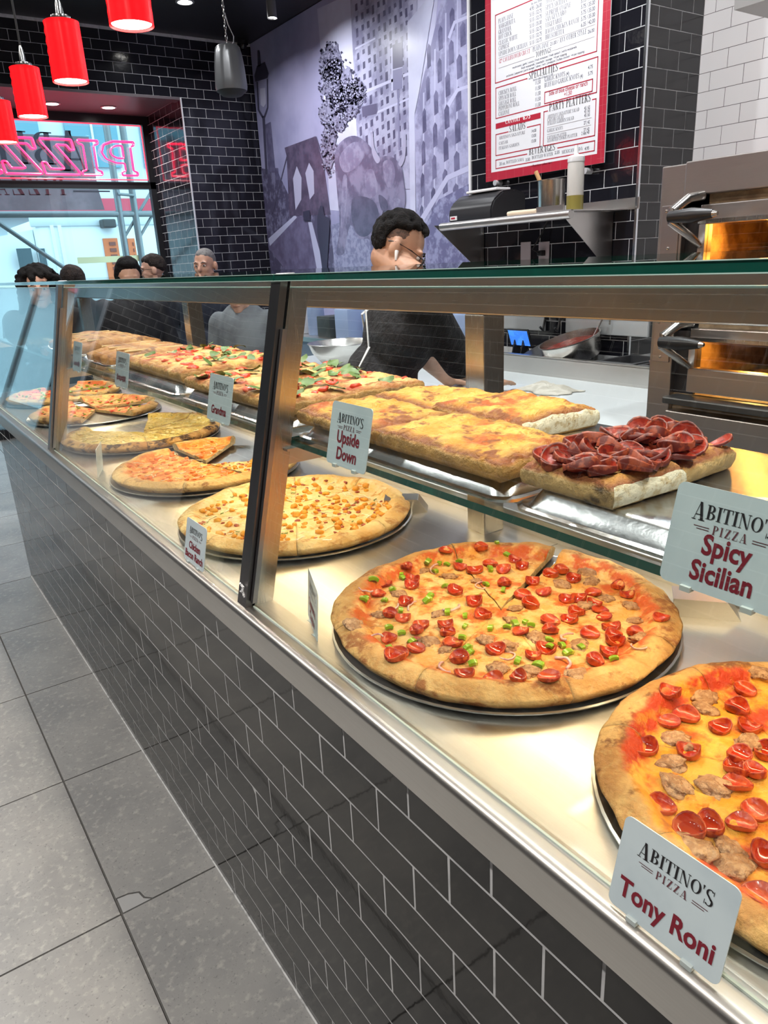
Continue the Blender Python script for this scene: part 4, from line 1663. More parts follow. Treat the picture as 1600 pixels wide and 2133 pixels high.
# spicy sicilian with big curled pepperoni
BIGP = [pepperoni_mesh(.0185, c, s, (PEPP_D, PEPP_DR, PEPP_D)) for c, s in ((.007, .7), (.004, 2.2), (.009, 3.6), (.003, 5.0))]
sp = Slab('spicy square slice heaped with curled pepperoni at the front of the pan', [(.150, .462), (.262, .458), (.262, .585), (.152, .592)], .030, SM_SPI, 23, crumb=(0,))
sp.put(BIGP, 26, 'pepperoni', .5, (.85, 1.15), .002, (.06, .94))
sp2 = Slab('spicy square slice behind the front one, heaped with pepperoni', [(.270, .462), (.372, .466), (.372, .588), (.270, .588)], .030, SM_SPI, 27)
sp2.put(BIGP, 24, 'pepperoni', .5, (.85, 1.15), .002, (.06, .94))
# grandma squares
for k, (y0, y1, x0, x1, s) in enumerate(((1.178, 1.42, .145, .30, 31), (1.425, 1.67, .145, .30, 33), (1.182, 1.42, .305, .46, 35), (1.425, 1.668, .305, .46, 37))):
    lab = ['grandma pizza square with basil beside the steel post, front row', 'grandma pizza square with basil at the left end of its pan, front row',
           'grandma pizza square with basil, back row near the worker', 'grandma pizza square with basil, back row left'][k]
    g = Slab(lab, [(x0, y0), (x1, y0), (x1, y1), (x0, y1)], .028, SM_GRA, s)
    g.put(TOM, 16, 'tomato', .3, (.8, 1.7), -.003)
    g.put(LEF, 9, 'basil_leaf', .25, (.9, 1.5), .001)
for k, (y0, y1, s) in enumerate(((1.735, 1.96, 43), (1.968, 2.20, 47))):
    g = Slab(['tall basil pizza square behind the small red word card, right half', 'tall basil pizza square behind the small red word card, left half'][k],
             [(.16, y0), (.46, y0), (.46, y1), (.16, y1)], .034, SM_GRA, s)
    g.put(TOM, 20, 'tomato', .3, (.8, 1.7), -.003)
    g.put(LEF, 10, 'basil_leaf', .25, (.9, 1.5), .001)

# baked rolls
ROLL = M('baked_roll_crust', (.42, .17, .045), .5, 0, [((.58, .29, .09), 14, .42, .62), ((.22, .08, .025), 26, .53, .64)], (60, .4, .004))


def roll(label, x0, x1, y, r, z, seed):
    t = thing('stuffed_roll', label, 'bread roll', ((x0 + x1) / 2, y, z), 'baked stuffed rolls')
    bm = B()
    pts, rr = [], []
    n = 18
    for i in range(n + 1):
        s = i / n
        pts.append((x0 + (x1 - x0) * s, y + .006 * math.sin(s * 5 + seed), z + r * .78))
        rr.append(r * (max(.05, math.sin(math.pi * min(.99, max(.01, s)))) ** .35) * (1 + .08 * math.sin(s * 17 + seed)))
    tube(bm, pts, rr, 16)
    for v in bm.verts:
        v.co.z = z + (v.co.z - z) * .86
        v.co += v.co.normalized() * .003 * noise.noise(v.co * 40)
        v.co.z = max(v.co.z, z + .001)
    obj('crust', bm, ROLL, t, 'all')
    bm = B()
    tube(bm, [(x0 + .05 + .2 * (x1 - x0) * k, y - .002, z + r * 1.42) for k in range(4)], .0035, 6)
    obj('score_mark', bm, M('toasted_cheese', (.80, .55, .25), .5), t, True)


ORD = ('first', 'second', 'third', 'fourth', 'fifth')
for k in range(4):
    roll('%s golden stuffed roll from the basil squares, on the nearer roll tray' % ORD[k], .155, .465, 2.348 + .087 * k, .036, ZS + .004, k)
for k in range(5):
    roll('%s golden stuffed roll on the far tray, counted from the camera' % ORD[k], .155, .465, 2.79 + .100 * k, .042, ZS + .004, k + 8)
# ================================================================== MURAL
MUR = thing('wall_mural', 'tall lavender grey city photo mural with a bull on the wall', 'mural', (XM - .01, 5.1, .9))
mo = at(525, 560, x=XM - .012)
PMU = Plane2D((XM - .012, YF - .012, 0), (0, -1, 0), (0, 0, 1))
bm = B()
box(bm, XM - .012, XM - .001, 3.3, YF - .012, .86, ROOM_Z - .004)
MURC = {}


def mur(name, c, c2=None, sc=5, lo=.35, hi=.65):
    tint = lambda q: (q[0] * .90, q[1] * .92, min(1, q[2] * 1.10))
    return M('mural_' + name, tint(c), .32, 0, [(tint(c2), sc, lo, hi)] if c2 else ())


obj('panel', bm, mur('sky', (.44, .42, .55), (.30, .29, .41), 1.3), MUR)


def mp(pts):
    out = []
    for u, v in pts:
        p = at(500 + u * .3125, v * .3125, x=XM - .012)
        out.append((YF - .012 - p.y, p.z))
    return out


_ml = [0]


def spline(p, n=4):
    out = []
    m = len(p)
    for i in range(m):
        a, b, c, d = (Vector((*p[(i + k) % m], 0)) for k in (-1, 0, 1, 2))
        for q in range(n):
            t = q / n
            v = .5 * ((2 * b) + (c - a) * t + (2 * a - 5 * b + 4 * c - d) * t * t + (3 * b - a - 3 * c + d) * t ** 3)
            out.append((v.x, v.y))
    return out


def mpoly(polys, mat, name, smooth=False):
    """flat print on the mural, one object per patch"""
    _ml[0] += 1
    if smooth:
        polys = [spline(p) for p in polys]
    many = len(polys) > 90
    bm = B()
    for p in polys:
        PMU.polys(bm, [mp(p)], e=.0004 + .0003 * _ml[0])
        if not many:
            flat(bm, name, mat, MUR)
            bm = B()
    if many:
        flat(bm, name, mat, MUR, kind='stuff')
    else:
        bm.free()


mpoly([[(515, 60), (735, -40), (1330, -120), (1180, 1450), (600, 1400), (545, 420)]], mur('pale_sky', (.72, .71, .78), (.55, .54, .63), 1.6), 'pale_sky')
mpoly([[(130, 1120), (250, 1140), (320, 1290), (600, 1420), (640, 1830), (190, 1830)]], mur('riverbank', (.085, .075, .12), (.20, .19, .27), 14, .45, .62), 'riverbank')
mpoly([[(180, 1640), (380, 1440), (460, 1450), (575, 1830), (330, 1830)]], mur('walkway', (.12, .10, .16), (.18, .16, .24), 10), 'walkway')
mpoly([[(455, 1480), (480, 1480), (575, 1830), (520, 1830)], [(190, 1590), (370, 1430), (380, 1450), (200, 1640)]], mur('rail', (.50, .50, .60)), 'rail')
mpoly([[(170, 830), (205, 812), (238, 1150), (190, 1150)], [(235, 1120), (255, 1120), (262, 1200), (240, 1200)]], mur('tower_block', (.10, .09, .15), (.15, .14, .21), 20), 'tower_block')
mpoly([[(298, 985), (505, 908), (560, 1100), (605, 1430), (330, 1440), (312, 1040)]], mur('bridge', (.075, .060, .095), (.13, .10, .15), 12), 'bridge_tower')
mpoly([[(355, 1190), (380, 1108), (412, 1185), (410, 1330), (372, 1400)], [(437, 1155), (462, 1085), (492, 1140), (497, 1290), (467, 1330)]], mur('arch_sky', (.48, .46, .55)), 'bridge_arch')
mpoly([[(312, 1040), (318, 1040), (222, 1420), (214, 1420)], [(505, 912), (512, 910), (600, 1180), (596, 1190)]], mur('cable', (.09, .08, .12)), 'bridge_cable')
mpoly([[(118, 335), (132, 335), (142, 440), (120, 445)], [(98, 505), (115, 440), (168, 412), (192, 490), (186, 520), (104, 545)], [(150, 775), (166, 775), (186, 1160), (172, 1160)],
       [(112, 545), (120, 545), (130, 730), (160, 778), (150, 790), (120, 735)], [(180, 525), (188, 525), (190, 720), (168, 785), (160, 775), (182, 715)]],
      mur('lamp', (.07, .065, .10)), 'street_lamp')
mpoly([[(135, 590), (172, 585), (176, 690), (160, 715), (140, 700)]], mur('lamp_glow', (.60, .58, .66)), 'lamp_globe')
# tall building in the middle with window slits
mpoly([[(735, -60), (1190, -160), (1160, 700), (1145, 1260), (800, 1260), (765, 560)]], mur('facade', (.50, .49, .57), (.30, .29, .38), 7, .4, .6), 'facade')
wnd = []
for r in range(15):
    for c in range(11):
        u = 770 + c * 36 + r * 3
        v = 30 + r * 82 - c * 24
        if 745 + r * 4 < u < 1150 and v < 1190:
            hh = (46, 30, 60, 38)[(r * 3 + c) % 4]
            wnd.append([(u, v), (u + 15 + c % 3, v - 9), (u + 17 + c % 3, v + hh - 10), (u + 2, v + hh)])
mpoly(wnd, mur('window_slit', (.09, .085, .14), (.17, .16, .23), 9), 'facade_window')
mpoly([[(770, 320), (905, 250), (905, 262), (770, 334)], [(790, 620), (1130, 480), (1130, 500), (790, 642)], [(920, 740), (1130, 650), (1130, 664), (920, 756)],
       [(1010, 320), (1085, 290), (1090, 590), (1012, 605)]], mur('cornice', (.62, .61, .70)), 'cornice')
mpoly([[(1020, 300), (1086, 280), (1088, 445), (1022, 462)], [(815, 712), (912, 690), (915, 758), (820, 780)]], mur('sign_dark', (.13, .12, .18)), 'street_sign')
mpoly([[(1052, 600), (1064, 600), (1072, 1000), (1060, 1000)], [(1022, 470), (1086, 452), (1086, 590), (1024, 604)]], mur('sign_mid', (.27, .26, .36)), 'sign_post')
# right-hand building
mpoly([[(1120, 150), (1310, -80), (1200, 600), (1168, 760), (1175, 1460), (1140, 1460)]], mur('bright_gap', (.66, .66, .72), (.55, .55, .62), 3), 'bright_gap')
mpoly([[(1166, 780), (1370, -100), (1600, -100), (1600, 1830), (1190, 1830)]], mur('stone', (.46, .45, .56), (.27, .26, .36), 8, .4, .6), 'stone_building')
wn2 = []
for r in range(7):
    for c in range(4):
        u = 1232 + c * 76 - r * 6 + (18 if r < 2 else 0)
        v = 330 + r * 215 - c * 120
        w_ = 24 + c * 4
        if u > 1195 and v < 1650:
            wn2.append([(u, v), (u + w_ * .5, v - 40), (u + w_, v - 22), (u + w_ + 4, v + 110), (u + 4, v + 132)])
pil = [[(u_, v_), (u_ + 9, v_ - 5), (u_ + 3, 1640), (u_ - 8, 1650)] for u_, v_ in ((1225, 620), (1300, 330), (1372, 90), (1450, -60), (1530, -90))]
mpoly(pil, mur('pilaster', (.56, .55, .64)), 'pilaster')
mpoly(wn2, mur('arched_window', (.10, .095, .16), (.20, .19, .28), 10), 'arched_window')
mpoly([[(1385, 690), (1450, 590), (1600, 540), (1600, 560), (1460, 612), (1400, 720)], [(1200, 1460), (1380, 1170), (1600, 1070), (1600, 1110), (1395, 1200), (1215, 1500)],
       [(1390, 250), (1430, 140), (1600, 70), (1600, 90), (1440, 160), (1405, 260)]], mur('band', (.58, .57, .67)), 'stone_band')
mpoly([[(1240, 1500), (1330, 1330), (1600, 1190), (1600, 1830), (1260, 1830)]], mur('lower_facade', (.17, .16, .26), (.34, .34, .46), 14, .45, .6), 'lower_facade')
# tree: soft mass and loose leaves
rt = random.Random(5)
blob = []
for (cu, cv, ru, rv) in ((610, 430, 70, 130), (660, 560, 110, 150), (720, 660, 90, 120), (640, 740, 90, 120), (770, 610, 60, 70), (600, 960, 50, 160)):
    blob.append([(cu + ru * (1 + .25 * rt.uniform(-1, 1)) * math.cos(q * .35), cv + rv * (1 + .25 * rt.uniform(-1, 1)) * math.sin(q * .35)) for q in range(18)])
mpoly(blob, mur('tree_mass', (.30, .29, .36), (.20, .19, .25), 22, .42, .58), 'tree_mass', True)
for nm, cc, ns in (('leaves_dark', (.075, .07, .105), 1000), ('leaves_pale', (.36, .35, .43), 360)):
    lv = []
    for k in range(ns):
        (cu, cv, ru, rv) = rt.choice(((610, 430, 75, 140), (660, 560, 120, 160), (720, 660, 100, 125), (640, 740, 100, 130), (770, 610, 70, 75), (600, 980, 50, 180)))
        a, r = rt.uniform(0, 6.28), rt.random() ** .5 * 1.12
        u, v = cu + ru * r * math.cos(a), cv + rv * r * math.sin(a)
        s = rt.uniform(3, 9)
        b = rt.uniform(0, 3.1)
        lv.append([(u + s * math.cos(b + q), v + s * 1.2 * math.sin(b + q)) for q in (0, 1.4, 3.1, 4.6)])
    mpoly(lv, mur(nm, cc), 'tree_' + nm)
# plain bull shape and cobbles
mpoly([[(610, 1500), (760, 1460), (1190, 1430), (1260, 1830), (640, 1830)]], mur('cobbles', (.33, .33, .42), (.20, .20, .29), 26, .42, .6), 'cobbles')
mpoly([[(640, 1020), (690, 935), (770, 905), (850, 950), (925, 1040), (1010, 1040), (1078, 1105), (1100, 1220), (1108, 1340), (1085, 1435), (1030, 1450), (965, 1400), (948, 1490), (938, 1620),
        (925, 1745), (880, 1745), (868, 1600), (800, 1590), (745, 1500), (715, 1600), (698, 1690), (648, 1690), (665, 1560), (668, 1450), (648, 1220)]],
      mur('bull', (.13, .12, .18), (.27, .25, .33), 7, .4, .6), 'bull_body', True)
mpoly([[(880, 905), (890, 880), (902, 985), (940, 1060), (918, 1088), (886, 1020)], [(1096, 912), (1112, 900), (1108, 1040), (1082, 1108), (1062, 1088), (1092, 1020)]],
      mur('horn', (.46, .44, .52)), 'bull_horn', True)
mpoly([[(672, 1040), (740, 960), (800, 950), (838, 1010), (800, 1100), (720, 1150), (680, 1120)], [(960, 1085), (1015, 1072), (1042, 1160), (1010, 1260), (970, 1200)],
       [(840, 1160), (890, 1130), (925, 1260), (880, 1320), (845, 1260)], [(690, 1200), (720, 1190), (712, 1400), (690, 1560), (676, 1540)], [(1020, 1330), (1075, 1330), (1085, 1400), (1040, 1420)]],
      mur('bull_light', (.33, .31, .39), (.22, .20, .28), 12, .4, .6), 'bull_sheen', True)
mpoly([[(755, 1330), (830, 1310), (905, 1350), (930, 1450), (870, 1560), (800, 1570), (755, 1480)], [(930, 1300), (980, 1330), (990, 1390), (950, 1400)]], mur('bull_dark', (.085, .085, .13), (.13, .125, .18), 10), 'bull_shade', True)
mpoly([[(522, 1440), (540, 1372), (556, 1372), (570, 1440), (605, 1455), (600, 1560), (585, 1800), (555, 1800), (520, 1540)], [(425, 1410), (470, 1400), (475, 1470), (430, 1470)]],
      mur('walker', (.045, .042, .07)), 'walker')

# ================================================================== MENU BOARD
BX = XP - .035
BY0, BY1, BZ0, BZ1 = 3.212, 2.424, 1.838, 3.02
mb = thing('menu_board', 'white printed menu board with red tile border on the black pillar', 'menu board', (BX, 2.82, BZ0))
bm = B()
box(bm, BX, BX + .006, BY1, BY0, BZ0, BZ1, .001)
obj('board', bm, M('menu_white', (.74, .75, .78), .22), mb)
PB = Plane2D((BX, BY0, BZ0), (0, -1, 0), (0, 0, 1))
BW, BH = BY0 - BY1, BZ1 - BZ0
RED = M('menu_red', (.42, .022, .045), .3)
bm = B()
PB.frame(bm, .0, .0, BW, BH, .042)
flat(bm, 'border', RED, mb)
bm = B()
k = .02
while k < BH:
    PB.rect(bm, .0, k, .042, k + .0012, .0009)
    PB.rect(bm, BW - .042, k, BW, k + .0012, .0009)
    k += .036
k = .03
while k < BW:
    PB.rect(bm, k, .0, k + .0012, .042, .0009)
    k += .062
PB.rect(bm, .02, .0, .0212, BH, .0009)
PB.rect(bm, BW - .0212, 0, BW - .02, BH, .0009)
flat(bm, 'border_line', M('menu_pink_line', (.55, .12, .13), .4), mb)


def bp(uc, vc):
    p = at(1000 + uc * .18288, vc * .18288, x=BX)
    return BY0 - p.y, p.z - BZ0


def bline(bm, s, u, v, u2, cap, face=None):
    a, b = bp(u, v)
    a2, _ = bp(u2, v)
    upper = all(c in GLY or c == ' ' for c in s)
    face = face or ('serif' if upper else 'sans')
    w = (serif(s, cap)[1] if face == 'serif' else sans(s, cap)[1])
    PB.line(bm, s, cap, a, b, 'l', face, min(1.5, (a2 - a) / w))


INK_M = M('menu_grey_ink', (.10, .10, .13), .6)
bm = B()
for s, u, v, u2 in (('PLAIN JANE', 208, 270, 380), ('MARGHERITA', 212, 333, 402), ('GRANDMA', 210, 396, 357), ('HOT CHICK', 210, 455, 362), ('CLASSIC WHITE', 212, 520, 428),
                    ('CAPRESE', 212, 580, 337), ('UPSIDE DOWN SICILIAN', 212, 645, 542), ('TONY RONI', 748, 50, 900), ('SPICY SICILIAN', 745, 120, 993), ('SUPREME CUGINE', 745, 190, 1033),
                    ('SAN GENNARO', 745, 252, 978), ('VEGETABLE', 745, 320, 935), ('BACON CHICKEN RANCH', 745, 390, 1122), ('BRUSCHETTA', 745, 455, 957),
                    ('PLAIN JANE', 600, 592, 782), ('ANY OTHER STYLE', 905, 488, 1210),
                    ('CHICKEN ROLL', 212, 1090, 418), ('SPINACH ROLL', 212, 1150, 412), ('SAUSAGE ROLL', 212, 1210, 412), ('PEPPERONI ROLL', 212, 1265, 450), ('CALZONE', 212, 1325, 337),
                    ('GARLIC KNOTS', 735, 935, 970), ('BUFFALO GARLIC KNOTS', 735, 1000, 1127)):
    bline(bm, s, u, v, u2, .0195)
for s, u, v, u2 in (("ABITINO'S SIGNATURE SALAD", 770, 1350, 1130), ('CAESAR SALAD', 767, 1390, 952), ('ITALIAN GARDEN SALAD', 767, 1430, 1070), ('GARLIC KNOTS', 765, 1510, 945),
                    ('CANNOLI PLATTER', 765, 1588, 985), ('ASSORTED COOKIE PLATTER', 765, 1624, 1108), ("ABITINO'S SIGNATURE", 217, 1592, 515), ('CAESAR', 217, 1652, 320),
                    ('ITALIAN GARDEN', 215, 1707, 450), ('BOTTLED SODA', 300, 1868, 500), ('BOTTLED WATER', 592, 1815, 832), ('MEXICAN SODA', 932, 1752, 1168)):
    bline(bm, s, u, v, u2, .0145)
flat(bm, 'item_lettering', INK_M, mb)
bm = B()
for i, s in enumerate(('4.95 / 26.00', '5.15 / 32.75', '5.15 / 32.75', '5.15 / 35.00', '5.15 / 32.75', '5.15 / 32.75', '5.15 / 32.75')):
    bline(bm, s, 567, 128 + i * 64.5, 703, .016)
for i, s in enumerate(('5.75 / 35.00', '5.75 / 35.00', '5.75 / 35.00', '5.75 / 35.00', '6.35 / 42.00')):
    bline(bm, s, 1150, 38 + i * 68, 1308, .016)
for i in range(5):
    bline(bm, '11.50', 628, 968 + i * 63, 690, .016)
for s, u, v, u2 in (('4.75', 1230, 790, 1285), ('5.75', 1230, 860, 1285), ('14.00', 583, 1512, 642), ('13.00', 583, 1568, 640), ('13.00', 580, 1628, 640), ('21.00 /', 800, 522, 890), ('26.00', 1228, 385, 1303),
                    ('20 oz.', 220, 1885, 290), ('3.50', 520, 1838, 570), ('2.55', 850, 1758, 905), ('4.95', 1192, 1712, 1243),
                    ('45 | 65', 1188, 1252, 1252), ('45 | 65', 1188, 1290, 1252), ('45 | 65', 1188, 1335, 1252), ('27 | 42', 1182, 1420, 1250), ('27 | 42', 1180, 1500, 1245), ('2 doz 40', 1155, 1540, 1245),
                    ('(4)', 980, 862, 1015), ('(4)', 1138, 890, 1172), ('By the Slice', 583, 60, 705), ('Extra side of sauce +1.00', 605, 925, 830),
                    ('mushrooms | garlic | onions | fresh tomatoes | fresh spinach | extra mozzarella', 370, 785, 1095),
                    ('fresh mozzarella | meatballs | sausage  +4 per topping', 470, 790, 985),
                    ('anchovies | pepperoni | pork sausage | olives | ham | pineapple | buffalo chicken  +4 per topping', 300, 880, 1180),
                    ('all prices plus tax', 585, 1902, 820)):
    bline(bm, s, u, v, u2, .0095 if len(s) > 11 else .014, 'sans')
flat(bm, 'price_lettering', INK_M, mb)
bm = B()
for s, u, v, u2, c in (('TOPPINGS', 635, 655, 812, .022), ('SPECIALTIES', 555, 908, 888, .034), ('PARTY PLATTERS', 787, 1272, 1258, .034), ('SALADS', 333, 1508, 520, .030), ('BEVERAGES', 557, 1768, 857, .030)):
    bline(bm, s, u, v, u2, c)
flat(bm, 'heading_lettering', INK, mb)
bm = B()


def bframe(u0, vt, vb, u1, w=.0045, gaps=None):
    a0, t_ = bp(u0, vt)
    _, b_ = bp(u0, vb)
    a1, _ = bp(u1, vt)
    for q in ((a0, b_, a1, b_ + w), (a0, b_, a0 + w, t_), (a1 - w, b_, a1, t_)):
        PB.rect(bm, *q)
    if gaps:
        g0, g1 = bp(gaps[0], vt)[0], bp(gaps[1], vt)[0]
        PB.rect(bm, a0, t_ - w, g0, t_)
        PB.rect(bm, g1, t_ - w, a1, t_)
    else:
        PB.rect(bm, a0, t_ - w, a1, t_)


bframe(172, 172, 955, 1350)
bframe(178, 1000, 1358, 1335, gaps=(540, 900))
bframe(735, 1048, 1188, 1283)
bframe(725, 1270, 1668, 1322, gaps=(775, 1272))
bframe(178, 1530, 1780, 690, gaps=(325, 533))
bframe(178, 1820, 1928, 1303, gaps=(538, 878))
bline(bm, 'Side of blue cheese or ranch', 785, 1090, 1222, .019, 'sans')
bline(bm, '+1.50', 957, 1098, 1045, .017, 'sans')
bline(bm, '12"', 215, 725, 250, .017, 'sans')
bline(bm, 'CAULIFLOWER CRUST', 262, 710, 570, .0185)
flat(bm, 'red_rule', RED, mb)
bm = B()
a0, b0 = bp(180, 1472)
a1, b1 = bp(692, 1280)
PB.rect(bm, a0, b0, a1, bp(180, 1410)[1])
flat(bm, 'cannoli_bar', RED, mb)
bm = B()
a, b = bp(290, 1430)
PB.line(bm, 'CANNOLI', .021, a, b0 + .012, 'l', e=.001, sx=.9)
a, b = bp(490, 1400)
PB.line(bm, '6.75', .021, a, b0 + .012, 'l', 'sans', e=.001)
flat(bm, 'cannoli_lettering', M('menu_white_ink', (.85, .85, .86), .4), mb)
bm = B()
for (u0, v0, u1) in ((212, 668, 1300), (212, 782, 620), (820, 583, 1300), (765, 1458, 1268), (765, 1535, 1262)):
    a0, b0 = bp(u0, v0)
    a1, _ = bp(u1, v0)
    PB.rect(bm, a0, b0, a1, b0 + .0016)
flat(bm, 'grey_rule', M('menu_rule', (.25, .22, .23), .5), mb)
for (u, v) in ((1033, 381), (1220, 356)):
    p = at(u, v, x=BX - .004)
    bm = B()
    cyl(bm, (XP - .002, p.y, p.z), (BX - .012, p.y, p.z), .014, n=20)
    obj('standoff', bm, M('bright_standoff', (.8, .8, .82), .25, .5), mb, True)

# ================================================================== SHELF ON THE PILLAR
SXF = 2.15
sy0, sy1 = at(1190, 447, x=SXF).y, at(920, 477, x=SXF).y
SHZ = at(1190, 436, x=SXF).z
sh = thing('wall_shelf', 'stainless wall shelf with rolled front edge under the menu board', 'shelf', (2.34, (sy0 + sy1) / 2, SHZ))
bm = B()
box(bm, SXF, XP - .003, sy0, sy1, SHZ - .004, SHZ)
box(bm, XP - .006, XP - .003, sy0 - .06, sy1, SHZ - .004, SHZ + .045)
obj('shelf_plate', bm, STEEL_K, sh)
bm = B()
cyl(bm, (SXF, sy0, SHZ - .018), (SXF, sy1, SHZ - .018), .019, n=20)
obj('rolled_edge', bm, STEEL_K, sh, True)
for yy in (at(1278, 480, x=XP).y, at(1010, 520, x=XP).y):
    bm = B()
    prism(bm, [(SXF + .02, yy, SHZ - .006), (XP - .003, yy, SHZ - .006), (XP - .003, yy, SHZ - .25), (XP - .04, yy, SHZ - .25)], (0, .0025, 0))
    box(bm, XP - .0055, XP - .003, yy, yy + .05, SHZ - .25, SHZ - .006)
    obj('bracket', bm, STEEL_K, sh)


def on_shelf(u, x):
    return at(u, 440, x=x).y


# receipt printer
y0, y1 = on_shelf(1048, 2.30), on_shelf(958, 2.30)
pr_ = thing('receipt_printer', 'black receipt printer at the left end of the wall shelf', 'printer', (2.32, (y0 + y1) / 2, SHZ))
bm = B()
prism(bm, [(2.22, y0, SHZ), (2.46, y0, SHZ), (2.46, y0, SHZ + .12), (2.38, y0, SHZ + .14), (2.30, y0, SHZ + .13), (2.24, y0, SHZ + .09), (2.22, y0, SHZ + .05)], (0, y1 - y0, 0))
bmesh.ops.bevel(bm, geom=bm.edges[:], offset=.008, segments=2, affect='EDGES')
obj('body', bm, BLACKPL, pr_, True)
bm = B()
box(bm, 2.30, 2.40, y0 + .05, y1 - .05, SHZ + .137, SHZ + .150, .004)
obj('paper_lid', bm, WHITEPL, pr_)
bm = B()
box(bm, 2.215, 2.222, y1 - .07, y1 - .02, SHZ + .012, SHZ + .032)
obj('label_plate', bm, WHITEPL, pr_)
bm = B()
box(bm, 2.213, 2.2155, y1 - .06, y1 - .03, SHZ + .018, SHZ + .026)
obj('label_logo', bm, RED, pr_)
bm = B()
box(bm, 2.232, 2.24, y0 + .05, y1 - .05, SHZ + .055, SHZ + .068)
obj('paper_slot', bm, M('slot_grey', (.2, .2, .2), .5), pr_)
# steel canister with spoon
p = at(1148, 440, x=2.27)
cn = thing('steel_canister', 'round steel canister with a wooden handle sticking out', 'canister', (2.27, p.y, SHZ))
bm = B()
lathe(bm, [(0, 0), (.056, 0), (.060, .004), (.062, .135), (.064, .140), (.061, .140), (.058, .01), (0, .008)], (2.27, p.y, SHZ), 28)
obj('can', bm, STEEL_V, cn, True)
bm = B()
cyl(bm, (2.29, p.y + .02, SHZ + .03), (2.255, p.y + .085, SHZ + .185), .008, .0095, 10)
obj('wooden_handle', bm, M('pale_wood', (.62, .36, .16), .5), cn, True)
# squeeze bottle
p = at(1197, 440, x=2.26)
sq = thing('squeeze_bottle', 'clear plastic squeeze bottle a quarter full of green oil', 'bottle', (2.26, p.y, SHZ))
bm = B()
lathe(bm, [(0, 0), (.034, 0), (.036, .004), (.036, .18), (.034, .20), (.026, .205), (0, .206)], (2.26, p.y, SHZ), 24)
obj('bottle', bm, M('milky_plastic', (.62, .60, .56), .3), sq, True)
bm = B()
lathe(bm, [(.0365, .0), (.0368, .004), (.0368, .06), (.0362, .0601)], (2.26, p.y, SHZ + .001), 24)
obj('oil', bm, M('green_oil', (.24, .20, .05), .25), sq, True)
bm = B()
lathe(bm, [(.036, .195), (.037, .20), (.036, .215), (.028, .222), (.010, .226), (.006, .262), (.0, .263)], (2.26, p.y, SHZ), 20)
obj('nozzle_cap', bm, WHITEPL, sq, True)
p = at(1172, 440, x=2.33)
bm = B()
box(bm, 2.31, 2.35, p.y - .015, p.y + .02, SHZ, SHZ + .03, .003)
tag(obj('small_box', bm, WHITEPL), 'tiny white box between canister and squeeze bottle', 'box')
p0, p1 = at(1062, 445, x=2.20), at(1122, 438, x=2.20)
kn = thing('knife', 'knife with a beige handle lying on the wall shelf', 'knife', (2.2, (p0.y + p1.y) / 2, SHZ))
bm = B()
tube(bm, [(2.19, p0.y, SHZ + .012), (2.19, p0.y - .03, SHZ + .012), (2.19, p1.y, SHZ + .012)], [.010, .012, .010], 10)
obj('handle', bm, M('beige_plastic', (.72, .58, .42), .4), kn, True)
bm = B()
box(bm, 2.185, 2.188, p1.y - .16, p1.y, SHZ + .001, SHZ + .026)
obj('blade', bm, STEEL_K, kn)
# outlet and cable below the shelf
for u, lab in ((1096, 'left grey outlet cover below the wall shelf'), (1134, 'right grey outlet cover below the wall shelf, with a plug')):
    p = at(u, 527, x=XP - .004)
    oc = thing('wall_outlet', lab, 'outlet', (XP - .004, p.y, p.z), 'outlets under the shelf')
    bm = B()
    box(bm, XP - .010, XP - .0025, p.y - .036, p.y + .036, p.z - .055, p.z + .055, .003)
    obj('plate', bm, M('grey_pink_plate', (.40, .35, .36), .4), oc)
    if u > 1100:
        bm = B()
        box(bm, XP - .04, XP - .010, p.y - .015, p.y + .018, p.z - .014, p.z + .014, .004)
        obj('plug', bm, BLACKPL, oc)
        bm = B()
        tube(bm, [(XP - .04, p.y, p.z), (XP - .06, p.y + .03, p.z + .02), (XP - .03, p.y - .01, p.z + .10), (XP - .02, p.y - .03, p.z + .15), (XP - .02, p.y - .01, p.z + .2),
                  (XP - .03, p.y + .02, SHZ - .01)], .0045, 6)
        tag(obj('power_cord', bm, RUBBER, None, True), 'black power cord looping down from the wall shelf to the outlet', 'cord')

# ================================================================== PREP TABLE
TX0, TX1, TY0, TY1, TZ = 1.57, 2.22, 1.42, 4.3, .90
tb = thing('prep_table', 'white marble prep table with stainless topping rail behind the case', 'table', (1.95, 2.8, 0))
bm = B()
box(bm, TX0, TX1, TY0, TY1, TZ - .03, TZ, .003)
obj('marble_top', bm, M('white_marble', (.68, .715, .73), .22, 0, [((.58, .60, .61), 2.2, .55, .72, (1, .4, 1))]), tb)
bm = B()
box(bm, TX0 + .03, 2.52, TY0, TY1, .10, TZ - .03)
obj('cabinet', bm, STEEL_K, tb)
bm = B()
box(bm, TX1, TX1 + .012, TY0, TY1, TZ - .03, TZ + .085)
box(bm, TX1, TX1 + .03, TY0, TY1, TZ + .083, TZ + .090)
obj('topping_rail', bm, STEEL_K, tb)
bm = B()
box(bm, TX1 + .03, 2.52, TY0, TY1, TZ - .03, TZ + .04)
obj('rail_well', bm, M('dark_well', (.02, .02, .025), .4), tb)
for yy in (1.6, 2.9, 4.2):
    for xx in (TX0 + .05, 2.48):
        bm = B()
        cyl(bm, (xx, yy, 0), (xx, yy, .1), .022, n=12)
        obj('leg', bm, STEEL_K, tb, True)
for k, (u0, u1) in enumerate(((1036, 1136), (1180, 1352))):     # pale lid panels of the rail against the pillar
    bm = B()
    ya, yb = at(u1, 672, x=2.515).y, at(u0, 668, x=2.515).y
    box(bm, 2.508, 2.522, ya, yb, TZ + .172, TZ + .46, .004)
    obj('lid_panel', bm, M('pale_lid_steel', (.62, .64, .66), .3, .35), tb)
bm = B()
